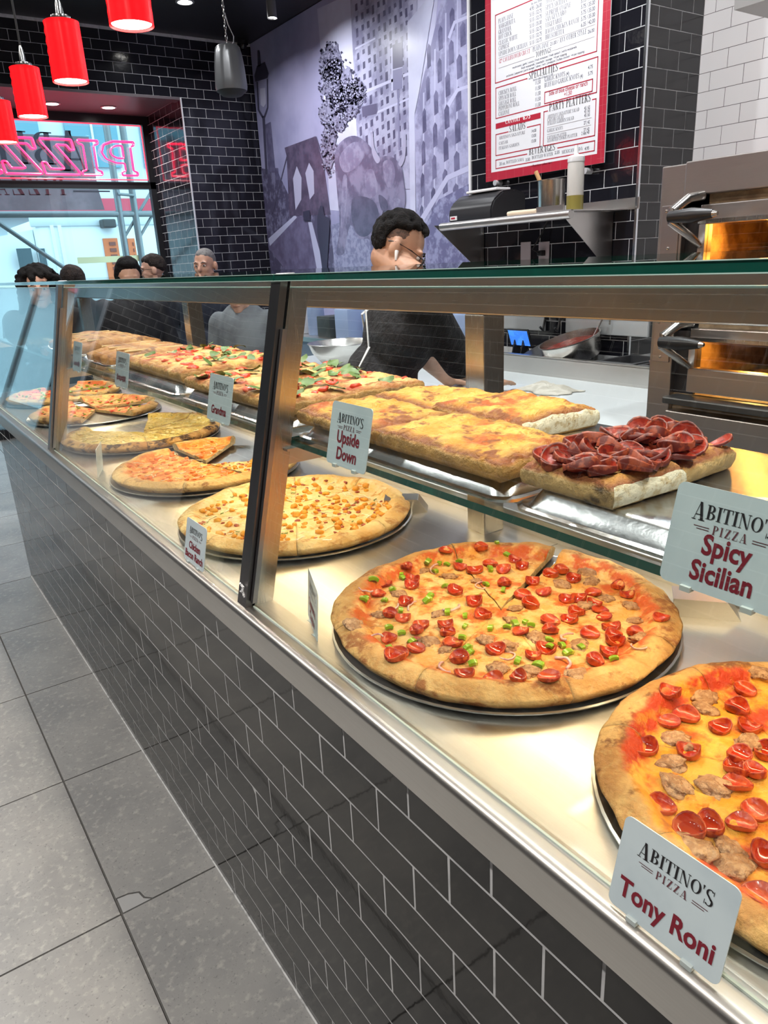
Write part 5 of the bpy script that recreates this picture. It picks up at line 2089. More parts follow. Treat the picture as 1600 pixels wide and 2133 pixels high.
ya, yb = at(1178, 672, x=2.515).y, at(1140, 668, x=2.515).y
for yy in (ya + .012, yb - .012):
    tube(bm, [(2.50, yy, TZ + .36), (2.49, yy, TZ + .25), (2.47, yy, TZ + .18), (2.45, yy, TZ + .20)], .007, 8)
obj('lid_hinge', bm, BLACKPL, tb, True)

RZ = TZ + .04
PX, PY_, PR = 2.375, 2.47, .146
POT_R = Matrix.Rotation(math.radians(-15), 3, 'Y') @ Matrix.Rotation(math.radians(-7), 3, 'X')
PB0 = Vector((PX + .015, PY_, RZ + .028))
sp_ = thing('sauce_pot', 'wide steel pot of red tomato sauce standing tilted in the topping rail', 'pot', (PX, PY_, RZ))
bm = B()
lathe(bm, [(0, 0), (PR * .86, 0), (PR * .95, .02), (PR, .095), (PR + .006, .099), (PR - .001, .101), (PR * .93, .02), (0, .012)], (0, 0, 0), 40)
obj('pot', bm, STEEL_V, sp_, True, loc=PB0, rot=POT_R)
bm = B()
lathe(bm, [(0, .066), (PR * .965, .066), (PR * .965, .062), (0, .062)], (0, 0, 0), 40)
obj('sauce', bm, M('tomato_sauce', (.30, .028, .018), .12, 0, [((.42, .07, .04), 30, .5, .7)], (40, .3, .005)), sp_, True, loc=PB0, rot=POT_R)
ld = thing('ladle', 'steel ladle with hooked handle standing in the sauce pot', 'ladle', (PX + .05, PY_ - .06, RZ + .07))
lx, ly, lz = PX + .06, PY_ - .05, RZ + .085
bm = B()
tube(bm, [(lx, ly, lz), (lx + .03, ly - .03, lz + .09), (lx + .045, ly - .05, lz + .145), (lx + .05, ly - .065, lz + .155), (lx + .05, ly - .08, lz + .14), (lx + .05, ly - .08, lz + .10)], .0045, 8)
obj('handle', bm, STEEL_V, ld, True)
bm = B()
lathe(bm, [(0, 0), (.02, .004), (.032, .02), (.035, .035), (.032, .035), (.029, .02), (0, .006)], (lx - .004, ly + .004, lz - .02), 16)
obj('bowl', bm, STEEL_V, ld, True)


def hotel_pan(label, x0, x1, y0, y1, z, h, mat):
    t = thing('food_pan', label, 'food pan', ((x0 + x1) / 2, (y0 + y1) / 2, z), 'food pans in the rail')
    bm = B()
    box(bm, x0, x1, y0, y1, z, z + .004)
    for q in ((x0, x0 + .004, y0, y1), (x1 - .004, x1, y0, y1), (x0, x1, y0, y0 + .004), (x0, x1, y1 - .004, y1)):
        box(bm, *q, z, z + h)
    obj('walls', bm, mat, t)
    bm = B()
    w = .018
    for q in ((x0 - w, x0, y0 - w, y1 + w), (x1, x1 + w, y0 - w, y1 + w), (x0, x1, y0 - w, y0), (x0, x1, y1, y1 + w)):
        box(bm, *q, z + h - .004, z + h, .0015, 1)
    obj('rim', bm, mat, t)
    return t


hotel_pan('empty dark food pan in the topping rail beside the sauce pot', 2.275, 2.49, 2.045, 2.215, RZ, .05, M('dark_pan', (.16, .16, .17), .3, .8))
hotel_pan('food pan of sliced meat next to the oven', 2.275, 2.49, 1.83, 1.985, RZ, .05, MATS['dark_pan'])
MEAT = M('sliced_meat', (.52, .34, .28), .5, 0, [((.40, .22, .18), 40, .45, .65)])
rm = random.Random(9)
ml = [lump('meat_slice', MEAT, .026, .4, s + 60) for s in range(3)]
mt = thing('sliced_meat', 'heap of pale sliced meat in the pan beside the oven', 'meat', (2.38, 1.90, RZ))
for k in range(34):
    obj('meat_slice', rm.choice(ml), None, mt, loc=(2.29 + rm.random() * .18, 1.845 + rm.random() * .125, RZ + .012 + rm.random() * .045),
        rot=Matrix.Rotation(rm.uniform(-.8, .8), 3, 'X') @ Matrix.Rotation(rm.uniform(0, 6), 3, 'Z'))
# tablet / timer on a stand
p = at(1083, 703, x=2.36)
tbv = thing('tablet', 'small tablet with a glowing blue screen on a black stand', 'tablet', (2.36, p.y, RZ))
R_tab = Matrix.Rotation(math.radians(-20), 3, 'Y')
bm = B()
box(bm, -.006, .006, -.075, .075, -.048, .048, .004)
obj('body', bm, BLACKPL, tbv, loc=(2.36, p.y, p.z), rot=R_tab)
bm = B()
box(bm, -.0075, -.006, -.068, .068, -.041, .041)
obj('screen', bm, M('blue_screen', (.01, .02, .05), .2, 0, [((.05, .2, .7), 20, .45, .6)], emit=((.05, .22, .85), 1.1)), tbv, loc=(2.36, p.y, p.z), rot=R_tab)
bm = B()
for s in (-1, 1):
    prism(bm, [(2.33, p.y + s * .03, RZ), (2.42, p.y + s * .03, RZ), (2.37, p.y + s * .03, p.z), (2.36, p.y + s * .03, p.z)], (0, .008, 0))
box(bm, 2.30, 2.44, p.y - .06, p.y + .06, RZ, RZ + .012)
obj('stand', bm, BLACKPL, tbv)
p = at(1128, 722, x=2.38)
bm = B()
prism(bm, [(2.28, p.y - .07, RZ), (2.48, p.y - .07, RZ), (2.48, p.y - .07, RZ + .09), (2.28, p.y - .07, RZ + .03)], (0, .13, 0))
tag(obj('label_scale', bm, M('dark_grey_case', (.05, .05, .055), .4)), 'black wedge shaped scale between the tablet and the sauce pot', 'scale')
# folded cloth on the marble
p = at(1140, 815, z=TZ)
bm = B()
bmesh.ops.create_grid(bm, x_segments=40, y_segments=26, size=.5)
for v in bm.verts:
    x, y = v.co.x, v.co.y
    hgt = .024 * max(0, 1 - (abs(x) * 2) ** 3) * max(0, 1 - (abs(y) * 2) ** 3)
    hgt *= 1 + .8 * noise.noise(Vector((x * 5, y * 9, 1.2)))
    v.co = Vector((p.x + y * .15 + .02 * math.sin(x * 9), p.y + x * .24 + .012 * math.sin(y * 11), TZ + .001 + max(0, hgt) + .004 * abs(noise.noise(Vector((x * 14, y * 20, 0))))))
cl = obj('cloth', bm, M('beige_cloth', (.60, .57, .50), .9, 0, [((.44, .41, .35), 12, .45, .65)], (90, .3, .003)), None, 'all')
sol = cl.modifiers.new('thickness', 'SOLIDIFY')
sol.thickness = .003
tag(cl, 'crumpled beige kitchen cloth lying on the white marble', 'cloth')
# steel mixing bowl
bw = B()
lathe(bw, [(0, .002), (.07, .002), (.13, .03), (.178, .085), (.198, .135), (.204, .137), (.199, .140), (.172, .085), (.12, .036), (0, .01)], (1.80, 3.66, TZ), 40)
tag(obj('mixing_bowl', bw, M('bowl_steel', (.72, .71, .69), .25, .9), None, True), 'large floury steel mixing bowl on the marble left of the worker', 'bowl')

# back counter along the mural wall with containers
bc = thing('back_counter', 'low stainless counter against the mural wall', 'counter', (2.75, 4.9, 0))
bm = B()
box(bm, 2.56, 3.02, 3.42, 6.3, .86, .90, .003)
obj('worktop', bm, STEEL_K, bc)
bm = B()
box(bm, 2.58, 3.02, 3.42, 6.3, .001, .86)
obj('cabinet', bm, M('blue_grey_cabinet', (.28, .33, .42), .4, .3), bc)
rb = random.Random(3)
BLUEB = M('pale_blue_box', (.36, .46, .70), .5)
for k in range(9):
    yy = 3.6 + k * .28
    w, hh = rb.uniform(.08, .11), rb.uniform(.14, .30)
    bm = B()
    if k % 3 == 1:
        lathe(bm, [(0, 0), (w * .8, 0), (w * .85, .01), (w * .85, hh * .8), (w * .4, hh * .9), (w * .35, hh), (0, hh)], (2.72, yy, .90), 20)
    else:
        box(bm, 2.62, 2.62 + w * 2, yy - w, yy + w, .90, .90 + hh, .008)
    mt_ = [WHITEPL, BLUEB, M('dark_tub', (.05, .06, .06), .5)][rb.randrange(3)] if k > 1 else BLUEB
    tag(obj('storage_tub', bm, mt_, None, True), '%s %s on the back counter, %s from the pillar' % (
        {'white_plastic': 'white', 'pale_blue_box': 'pale blue', 'dark_tub': 'dark'}[mt_.name], 'round jar' if k % 3 == 1 else 'square tub',
        ('first', 'second', 'third', 'fourth', 'fifth', 'sixth', 'seventh', 'eighth', 'ninth')[k]), 'tub', 'tubs on the back counter')

# ================================================================== DECK OVEN
OX = 1.50
ov = thing('deck_oven', 'stainless two deck pizza oven glowing inside at the right', 'oven', (1.95, .7, 0))
oy = {k: at(u, v, x=OX).y for k, (u, v) in dict(L=(1380, 348), J=(1431, 338), D=(1462, 470)).items()}
YL, YJ, YD = oy['L'], oy['J'], oy['D']
OY0 = -.10
bm = B()
box(bm, OX + .02, 2.85, OY0, YL - .003, .62, 1.675)
obj('oven_body', bm, M('oven_black_core', (.03, .027, .025), .5), ov)
bm = B()
box(bm, OX, OX + .05, YJ, YL, .90, 1.677, .003)
box(bm, OX + .02, 2.85, YL - .004, YL, .62, 1.677)
obj('left_jamb', bm, STEEL_OV, ov)
for zc in (1.51, 1.205):
    bm = B()
    box(bm, OX - .003, OX, YJ + .008, YL - .010, zc - .065, zc + .065, .002)
    pl = obj('hinge_cover', bm, M('cover_steel', (.55, .50, .50), .3, 1.0), ov)
    for dz in (-.05, .05):
        bm = B()
        lathe(bm, [(0, .003), (.004, .002), (.005, 0)], (OX - .003, (YJ + YL) / 2 + (.012 if dz > 0 else 0), zc + dz), 10, (-1, 0, 0))
        obj('rivet', bm, STEEL_V, pl, True)
bm = B()
box(bm, OX - .015, OX + .3, OY0, YJ - .008, 1.594, 1.680, .003)
obj('top_hood_panel', bm, STEEL_OV, ov)
bm = B()
box(bm, OX + .03, OX + .04, OY0, YD, 1.572, 1.594)
obj('vent_slot', bm, BLACKPAINT, ov)
OVB = M('oven_brick', (.36, .26, .15), .7, 0, [((.20, .13, .07), 18, .4, .65)])
for dk, (zt, zg1, zg0, zb) in enumerate(((1.568, 1.518, 1.415, 1.335), (1.243, 1.207, 1.132, 1.062))):
    dr = B()
    box(dr, OX - .012, OX + .02, OY0, YD, zg1, zt, .003)
    box(dr, OX - .012, OX + .02, OY0, YD, zb, zg0, .003)
    box(dr, OX - .012, OX + .02, YD - .02, YD, zg0, zg1)
    door = obj('door', dr, STEEL_OV, ov)
    bm = B()
    box(bm, OX - .002, OX + .004, OY0, YD - .02, zg0, zg1)
    obj('door_glass', bm, thin_glass('oven_glass', (.95, .80, .55), 1.5), door)
    bm = B()
    box(bm, OX - .020, OX - .012, OY0, YD, zg1 + .002, zg1 + .012)
    obj('door_trim', bm, STEEL_V, door)
    hz = (zg1 + zt) / 2 - .055
    hp = at(1405, 452, x=OX - .08) if dk == 0 else at(1385, 712, x=OX - .08)
    he = at(1490, 452, x=OX - .08) if dk == 0 else at(1462, 724, x=OX - .08)
    bm = B()
    tube(bm, [(OX - .012, YD - .005, hp.z + .05), (OX - .05, hp.y - .02, hp.z + .045), (OX - .085, hp.y + .003, hp.z + .018), (OX - .088, hp.y + .003, hp.z - .012),
              (OX - .05, hp.y - .03, hp.z - .05), (OX - .012, YD - .005, hp.z - .075)], [.013, .013, .012, .012, .011, .009], 10)
    hd = obj('handle_bracket', bm, STEEL_V, door, True)
    bm = B()
    tube(bm, [(OX - .088, hp.y + .006, hp.z), (OX - .09, hp.y - .02, hp.z), (OX - .09, (hp.y + he.y) / 2, hp.z), (OX - .09, he.y, hp.z)], [.017, .017, .020, .011], 14)
    obj('handle_grip', bm, M('black_grip', (.010, .010, .011), .38), hd, True)
    bm = B()
    tube(bm, [(OX - .09, he.y, hp.z), (OX - .09, he.y - .012, hp.z)], [.010, .005], 12)
    obj('grip_tip', bm, STEEL_V, hd, True)
# open up the chambers behind the glass
bpy.data.objects.remove(next(o for o in ov.children if o.name.startswith('oven_body')))
bm = B()
for (z0, z1) in ((.62, 1.05), (1.232, 1.33), (1.54, 1.675)):
    box(bm, OX + .02, 2.85, OY0, YL - .005, z0, z1)
box(bm, 2.55, 2.85, OY0, YL - .005, 1.05, 1.54)
box(bm, OX + .02, 2.55, YL - .06, YL - .005, 1.05, 1.54)
box(bm, OX + .02, 2.55, OY0, OY0 + .04, 1.05, 1.54)
obj('oven_chamber', bm, OVB, ov)
for dk, zc in enumerate((1.50, 1.205)):
    bm = B()
    lathe(bm, [(0, .012), (.02, .008), (.026, 0), (0, 0)], (1.80, 1.21, zc + .02), 14, (-1, 0, 0))
    obj('oven_lamp', bm, M('oven_lamp_glow', (1, .8, .4), .4, emit=((1, .52, .12), 8)), ov, True)
    area('oven_bulb', (1.74, 1.20, zc + .015), .05, (3.0, 1.6)[dk], (1, .56, .17), (0, math.radians(60), 0), ov)
bm = B()
box(bm, OX + .02, OX + .03, YD - .004, YJ + .002, 1.05, 1.675)
obj('gap_filler', bm, BLACKPAINT, ov)  # black filler added for the dark gap, stops chamber light leaking out
bm = B()
box(bm, OX - .05, OX + .05, OY0, YJ - .01, 1.028, 1.048, .004)
obj('landing_ledge', bm, M('dark_ledge', (.10, .10, .10), .35, .8), ov)
bm = B()
box(bm, OX - .03, OX + .02, OY0, YJ - .01, .88, 1.004, .003)
obj('control_panel', bm, STEEL_OV, ov)
bm = B()
box(bm, OX - .015, OX + .02, OY0, YL, .62, .878, .003)
obj('lower_panel', bm, STEEL_OV, ov)
for yy in (OY0 + .1, YL - .1):
    for xx in (OX + .1, 2.7):
        bm = B()
        box(bm, xx - .03, xx + .03, yy - .03, yy + .03, 0, .62)
        obj('leg', bm, STEEL_K, ov)
# extraction hood above
yh = 1.75
p = at(1580, 6, y=yh)
bm = B()
prism(bm, [(p.x - .15, yh, p.z - .04), (2.9, yh, p.z - .04), (2.9, yh, p.z + .7), (p.x + .1, yh, p.z + .7), (p.x - .15, yh, p.z + .3)], (0, -2.4, 0))
tag(obj('extraction_hood', bm, M('hood_grey', (.42, .41, .40), .4, .5)), 'grey steel extraction hood above the oven at the top right corner', 'hood')
# ================================================================== PENDANTS
PZ0 = 2.068
PZ1 = at(134, 47, y=2.80).z
SHADE = M('red_glass_shade', (.75, .004, .006), .25, emit=((1.0, .004, .008), 1.25))
_pl = ['near out of view, second from camera', 'nearest out of view']


def pendant(x, y, label, group=None):
    t = thing('pendant_lamp', label, 'pendant lamp', (x, y, PZ0), group)
    H = PZ1 - PZ0
    bm = B()
    n = 28
    rings = []
    for i in range(13):
        s = i / 12
        ring = []
        for k in range(n):
            a = 2 * math.pi * k / n
            r = .0535 + .0015 * math.sin(s * 40) * (.5 + .5 * math.sin(a * 7)) + .002 * (1 - s)
            ring.append(bm.verts.new((x + r * math.cos(a), y + r * math.sin(a), PZ0 + H * s)))
        rings.append(ring)
    for a, b in zip(rings, rings[1:]):
        for k in range(n):
            bm.faces.new((a[k], a[(k + 1) % n], b[(k + 1) % n], b[k]))
    bm.faces.new(rings[-1])
    obj('shade', bm, SHADE, t, True)
    bm = B()
    lathe(bm, [(0, .008), (.050, .008), (.050, .005), (0, .005)], (x, y, PZ0), 28)
    obj('diffuser', bm, M('pendant_diffuser', (1, 1, 1), .5, emit=((1, .93, .84), 7)), t)
    bm = B()
    lathe(bm, [(.030, 0), (.032, .004), (.030, .016), (.012, .020), (.010, .05), (.004, .075), (0, .076)], (x, y, PZ1), 20)
    obj('socket_cap', bm, M('chrome_cap', (.6, .6, .6), .2, 1), t, True)
    bm = B()
    tube(bm, [(x, y, PZ1 + .07), (x, y, ROOM_Z)], .004, 8)
    obj('cord', bm, BLACKPL, t)
    bm = B()
    lathe(bm, [(0, -.02), (.045, -.02), (.05, 0), (0, 0)], (x, y, ROOM_Z), 20)
    obj('canopy', bm, BLACKPL, t, True)
    area('pendant_lamp_light', (x, y, PZ0 - .002), .09, 3.6, (1, .91, .80), parent=t, spread=150)


for y, lab in ((2.145, 'nearest red glass pendant lamp, cut off by the top of the picture'), (2.80, 'second red glass pendant lamp, the whole one nearest the camera'),
               (3.423, 'third red glass pendant lamp, in front of the window soffit'), (4.068, 'farthest visible red glass pendant lamp at the left edge')):
    pendant(.30, y, lab, 'red pendants over the counter')
for y in (1.49, .84, .19):
    pendant(.30, y, 'red glass pendant lamp over the near end of the counter', 'red pendants over the counter')

# ================================================================== HANGING SPEAKER
p = at(483, 190, y=4.75)
sx, sy, sz = p.x, p.y, p.z
spk = thing('pendant_speaker', 'grey bell shaped loudspeaker hanging on a chain beside the mural', 'speaker', (sx, sy, sz))
bm = B()
n = 40
rings = []
for i, (r, z) in enumerate(((.094, 0), (.098, .02), (.096, .06), (.090, .14), (.082, .20), (.074, .235), (.06, .246), (.0, .248))):
    ring = []
    for k in range(n if r > 0 else 1):
        a = 2 * math.pi * k / n
        q = r * (1 + (.022 * math.cos(a * 10) if 0 < i < 5 else 0))
        ring.append(bm.verts.new((sx + q * math.cos(a), sy + q * math.sin(a), sz + z)))
    rings.append(ring)
for a, b in zip(rings, rings[1:]):
    for k in range(n):
        q = [a[k % len(a)], a[(k + 1) % len(a)], b[(k + 1) % len(b)], b[k % len(b)]]
        q = [v for i, v in enumerate(q) if v not in q[:i]]
        bm.faces.new(q)
obj('housing', bm, M('speaker_grey', (.13, .135, .14), .35, .3), spk, True)
bm = B()
lathe(bm, [(0, -.03), (.06, -.026), (.092, .0), (.0, .0)], (sx, sy, sz), 32)
obj('grille', bm, M('speaker_grille', (.02, .02, .02), .6, bmp=(300, .4, .002)), spk, True)
z = sz + .25
k = 0
while z < ROOM_Z - .02:
    bm = B()
    R_ = .010
    ax = (1, 0) if k % 2 else (0, 1)
    tube(bm, [(sx + ax[0] * R_ * .6 * math.cos(a), sy + ax[1] * R_ * .6 * math.cos(a), z + .014 + .016 * math.sin(a)) for a in [i * math.pi / 5 for i in range(10)]], .0022, 5, True)
    obj('chain_link', bm, STEEL_V, spk, True)
    z += .027
    k += 1
bm = B()
tube(bm, [(sx + .02, sy, sz + .245), (sx + .045, sy, sz + .27), (sx + .05, sy, sz + .30), (sx + .02, sy, sz + .36), (sx + .006, sy, sz + .42)], .003, 6)
obj('cable', bm, M('grey_cable', (.45, .45, .46), .5), spk, True)
p = at(506, 95, y=YF - .05)
dm = thing('dome_camera', 'small dark dome camera in the ceiling corner by the mural', 'camera', (p.x, p.y, p.z))
bm = B()
lathe(bm, [(0, -.03), (.02, -.028), (.035, -.01), (.036, .01)], (p.x, p.y, p.z), 20)
obj('dome', bm, M('dome_black', (.01, .01, .012), .08), dm, True)
bm = B()
lathe(bm, [(.05, 0), (.05, .02), (.03, .2), (0, .2), ], (p.x, p.y, p.z + .008), 20)
obj('mount', bm, BLACKPL, dm, True)

# ================================================================== NEON SIGN (read from the street, so mirrored inside)
NEON = M('red_neon_tube', (.8, .02, .06), .3, emit=((1.0, .012, .07), 4.5))
ns = thing('neon_sign', 'red neon outline sign reading PIZZA in the shop window, seen from behind', 'neon sign', (1.0, YW - .05, 2.33))
NY = YW - .05


def smooth_loop(pts, n=3):
    out = []
    m = len(pts)
    for i in range(m):
        a, b = Vector(pts[i]), Vector(pts[(i + 1) % m])
        c = Vector(pts[i - 1])
        r = min(.05, (b - a).length * .35, (a - c).length * .35)
        p0 = a + (c - a).normalized() * r
        p1 = a + (b - a).normalized() * r
        for k in range(n + 1):
            s = k / n
            out.append(p0 * (1 - s) ** 2 + a * 2 * s * (1 - s) + p1 * s * s)
    return out


LET = {
    'P': ([[(0, 0), (.50, 0), (.50, .10), (.38, .13), (.38, .36), (.66, .37), (.95, .48), (1.06, .68), (.96, .90), (.66, 1), (0, 1), (0, .89), (.12, .86), (.12, .13), (0, .10)],
           [(.38, .50), (.60, .51), (.74, .58), (.78, .69), (.72, .81), (.58, .87), (.38, .88)]], 1.12),
    'I': ([[(0, 0), (.60, 0), (.60, .10), (.46, .14), (.46, .86), (.60, .90), (.60, 1), (0, 1), (0, .90), (.14, .86), (.14, .14), (0, .10)]], .68),
    'Z': ([[(0, 0), (1.0, 0), (1.06, .34), (.93, .34), (.82, .16), (.42, .16), (1.0, .93), (1.0, 1), (.10, 1), (.05, .70), (.17, .70), (.26, .84), (.58, .84), (0, .08)]], 1.10),
    'A': ([[(0, 0), (.40, 0), (.40, .09), (.32, .12), (.37, .25), (.70, .25), (.75, .12), (.66, .09), (.66, 0), (1.14, 0), (1.14, .09), (1.04, .12), (.68, 1), (.46, 1), (.10, .12), (0, .09)],
           [(.43, .38), (.65, .38), (.54, .72)]], 1.2)}
cx = at(283, 330, y=NY).x
hN = at(210, 262, y=NY).z
zt, zb = at(285, 296, y=NY).z, at(285, 366, y=NY).z
HN = zt - zb
for ch in 'PIZZA':
    loops, w = LET[ch]
    first = None
    for lp in loops:
        bm = B()
        pts = smooth_loop([(x, y, 0) for x, y in lp])
        tube(bm, [(cx - q.x * HN * 1.02, NY, zb + q.y * HN) for q in pts], .0085, 6, True)
        first = obj('letter_tube', bm, NEON, ns, True)
        # thin second line inside the outline
        c = sum(pts, Vector()) / len(pts)
        bm = B()
        tube(bm, [(cx - (c.x + (q.x - c.x) * .93) * HN * 1.02, NY + .012, zb + (c.y + (q.y - c.y) * .95) * HN) for q in pts], .004, 5, True)
        obj('inner_tube', bm, M('red_neon_dim', (.6, .02, .08), .3, emit=((1.0, .03, .14), 1.6)), first, True)
    cx -= w * HN * 1.02
bm = B()
zf0, zf1 = 2.335, 2.815
for seg in (((-.6, zf1), (2.235, zf1)), ((2.235, zf1), (2.235, zf0)), ((2.235, zf0), (-.6, zf0))):
    bm = B()
    (a, b), (c, d) = seg
    tube(bm, [(a, NY, b), ((a + c) / 2, NY, (b + d) / 2), (c, NY, d)], .006, 6)
    obj('border_tube', bm, M('red_neon_border', (.6, .04, .08), .3, emit=((1.0, .05, .10), 1.3)), ns, True)

# ================================================================== THE STREET OUTSIDE
bm = B()
box(bm, -14, 22, YW + .1, 40, -.2, -.05)
struct('floor_street', bm, M('asphalt', (.20, .20, .20), .9, 0, [((.27, .27, .27), 8, .4, .7)]))
# banner over the window, reversed
BNY = 8.75
a, b = at(-40, 275, y=BNY), at(206, 392, y=BNY)
br = at(218, 437, y=BNY)
bn = thing('fabric_banner', 'grey fabric shop banner hanging outside, lettering seen reversed', 'banner', (b.x, BNY, br.z))
bm = B()
prism(bm, [(-1.2, BNY, br.z), (br.x, BNY, br.z), (b.x - .01, BNY, b.z), (b.x - .02, BNY, a.z), (-1.2, BNY, a.z)], (0, .01, 0))
obj('cloth', bm, M('banner_grey', (.16, .145, .175), .8, 0, [((.24, .22, .26), 3, .4, .7)]), bn)
PBn = Plane2D((at(170, 380, y=BNY).x, BNY - .003, 0), (-1, 0, 0), (0, 0, 1))      # mirrored writing
bm = B()
tz = at(120, 404, y=BNY).z
PBn.line(bm, 'PIZZA', .17, .17, tz - .01, 'l', track=.18, e=0)
flat(bm, 'pizza_lettering', M('banner_maroon', (.10, .02, .03), .8), bn)
bm = B()
PBn.rect(bm, -.2, tz + .06, .10, tz + .075, e=0)
PBn.rect(bm, -.28, tz + .02, .10, tz + .035, e=0)
PBn.line(bm, "ABITINO'S", .30, -.1, tz + .28, 'l', track=.06, e=0, hfun=logo_h)
flat(bm, 'name_lettering', M('banner_ink', (.05, .045, .06), .8), bn)
# scaffold
SCF = M('galvanised_pipe', (.22, .24, .25), .45, .6)
SY = 9.6
sc = thing('scaffold', 'steel pipe sidewalk scaffold with cross braces outside the window', 'scaffold', (1.9, SY, -.05))


def pipe(p0, p1, r=.028, nm='pipe', m=SCF):
    bm = B()
    cyl(bm, p0, p1, r, n=12)
    obj(nm, bm, m, sc, True)


ptop, pbot = at(243, 395, y=SY), at(266, 560, y=SY)
x1 = at(258, 500, y=SY).x
x2 = at(287, 480, y=SY).x
for xx in (x1, x2, -1.0):
    pipe((xx, SY, -.05), (xx, SY, 4.2), .04, 'upright')
zh = at(200, 447, y=SY).z
pipe((-3, SY, zh + .03), (3.4, SY, zh), .035, 'ledger')
pipe((x1, SY + .05, at(253, 500, y=SY).z), (at(318, 398, y=SY).x, SY + .05, at(318, 398, y=SY).z), .018, 'brace')
pipe((x2, SY + .05, at(285, 500, y=SY).z), (at(330, 430, y=SY).x, SY + .05, at(330, 430, y=SY).z), .018, 'brace')
pipe((x1, SY - .05, at(253, 405, y=SY).z), (x2, SY - .05, at(285, 408, y=SY).z), .016, 'brace')
pipe((at(-10, 463, y=SY).x, SY - .1, at(-10, 463, y=SY).z), (at(135, 562, y=SY).x, SY - .1, at(135, 562, y=SY).z), .024, 'brace')
q0, q1 = at(160, 546, y=SY + .1), at(288, 538, y=SY + .1)
bm = B()
box(bm, q0.x, x2 + .1, SY + .02, SY + .06, q0.z - .02, q0.z + .05)
obj('barrier_board', bm, M('cream_rail', (.80, .72, .42), .6), sc)
# big white box truck
TYk = 12.2
t0, t1 = at(12, 455, y=TYk), at(330, 455, y=TYk)
tk = thing('box_truck', 'large white delivery truck parked outside the window', 'truck', (t0.x + 2, TYk + 1, -.05))
TW = M('truck_white', (.80, .84, .86), .4)
bm = B()
box(bm, t0.x + .35, 7.5, TYk, TYk + 2.3, .55, t0.z, .08)
obj('cargo_box', bm, TW, tk, True)
bm = B()
box(bm, t0.x + .30, 7.55, TYk - .03, TYk + .02, t0.z - .12, t0.z + .02, .02)
obj('roof_rail', bm, M('truck_trim', (.62, .68, .70), .4), tk, True)
for u in (108, 124):
    bm = B()
    xx = at(u, 500, y=TYk).x
    box(bm, xx, xx + .05, TYk - .03, TYk, .55, t0.z - .1)
    obj('corner_post', bm, TW, tk)
bm = B()
prism(bm, [(t0.x - 1.6, TYk + .1, .45), (t0.x + .34, TYk + .1, .45), (t0.x + .34, TYk + .1, t0.z - .15), (t0.x - .5, TYk + .1, t0.z - .3), (t0.x - 1.1, TYk + .1, 1.75), (t0.x - 1.6, TYk + .1, 1.4)], (0, 2.0, 0))
cab = obj('cab', bm, TW, tk)
bm = B()
c0, c1 = at(33, 518, y=TYk), at(72, 560, y=TYk)
box(bm, c0.x, c1.x, TYk - .02, TYk, c1.z, c0.z)
obj('side_window', bm, M('dark_vehicle_glass', (.10, .14, .16), .1), tk)
bm = B()
c0, c1 = at(78, 518, y=TYk), at(100, 560, y=TYk)
box(bm, c0.x, c1.x, TYk - .02, TYk, c1.z, c0.z)
obj('side_window', bm, MATS['dark_vehicle_glass'], tk)
for k, (u0, u1) in enumerate(((213, 255), (264, 290))):
    bm = B()
    c0, c1 = at(u0, 497, y=TYk), at(u1, 575, y=TYk)
    box(bm, c0.x, c1.x, TYk - .04, TYk - .005, c1.z - .3, c0.z)
    lp = obj('orange_panel', bm, M('orange_panel', (.70, .17, .05), .5), tk)
    zz = c1.z
    while zz < c0.z - .08:
        bm = B()
        box(bm, c0.x + .08, c1.x - .04, TYk - .055, TYk - .04, zz, zz + .05)
        obj('louvre', bm, M('louvre_brown', (.22, .07, .05), .6), lp)
        zz += .09
for xx in (t0.x - .8, 3.2, 6.4):
    bm = B()
    cyl(bm, (xx, TYk - .02, .40), (xx, TYk + .25, .40), .45, n=24)
    obj('wheel', bm, RUBBER, tk, True)
bm = B()
c0 = at(220, 467, y=TYk)
box(bm, c0.x - .1, c0.x + .1, TYk - .22, TYk - .02, c0.z - .06, c0.z + .06, .02)
obj('work_lamp', bm, M('lamp_black', (.05, .05, .05), .5), tk)
# far buildings
bl = thing('street_building', 'pale blue glass and white building across the street', 'building', (2, 19, 0))
bm = B()
box(bm, -12, 16, 19, 21, -.05, 14)
obj('facade', bm, M('pale_facade', (.60, .70, .74), .5), bl)
za, zb2 = at(270, 415, y=18.7).z, at(270, 446, y=18.7).z
bm = B()
box(bm, -12, 16, 18.5, 18.98, zb2, za)
obj('red_fascia', bm, M('red_fascia', (.62, .07, .11), .5), bl)
for r in range(3):
    for c in range(16):
        bm = B()
        x0 = -11 + c * 1.7
        z0 = za + .7 + r * 2.6
        box(bm, x0, x0 + 1.15, 18.9, 18.98, z0, z0 + 2.0)
        w_ = obj('window', bm, M('blue_window', (.12, .30, .38), .15), bl)
        bm = B()
        box(bm, x0 + .55, x0 + .60, 18.87, 18.91, z0, z0 + 2.0)
        obj('glazing_bar', bm, M('bar_white', (.7, .75, .77), .5), w_)
# ================================================================== PEOPLE
SKIN = {k: M('skin_' + k, c, .5, 0, [(tuple(x * .86 for x in c), 30, .45, .7)], sss=.12) for k, c in
        dict(light=(.62, .36, .26), tan=(.50, .28, .18), warm=(.56, .31, .21)).items()}


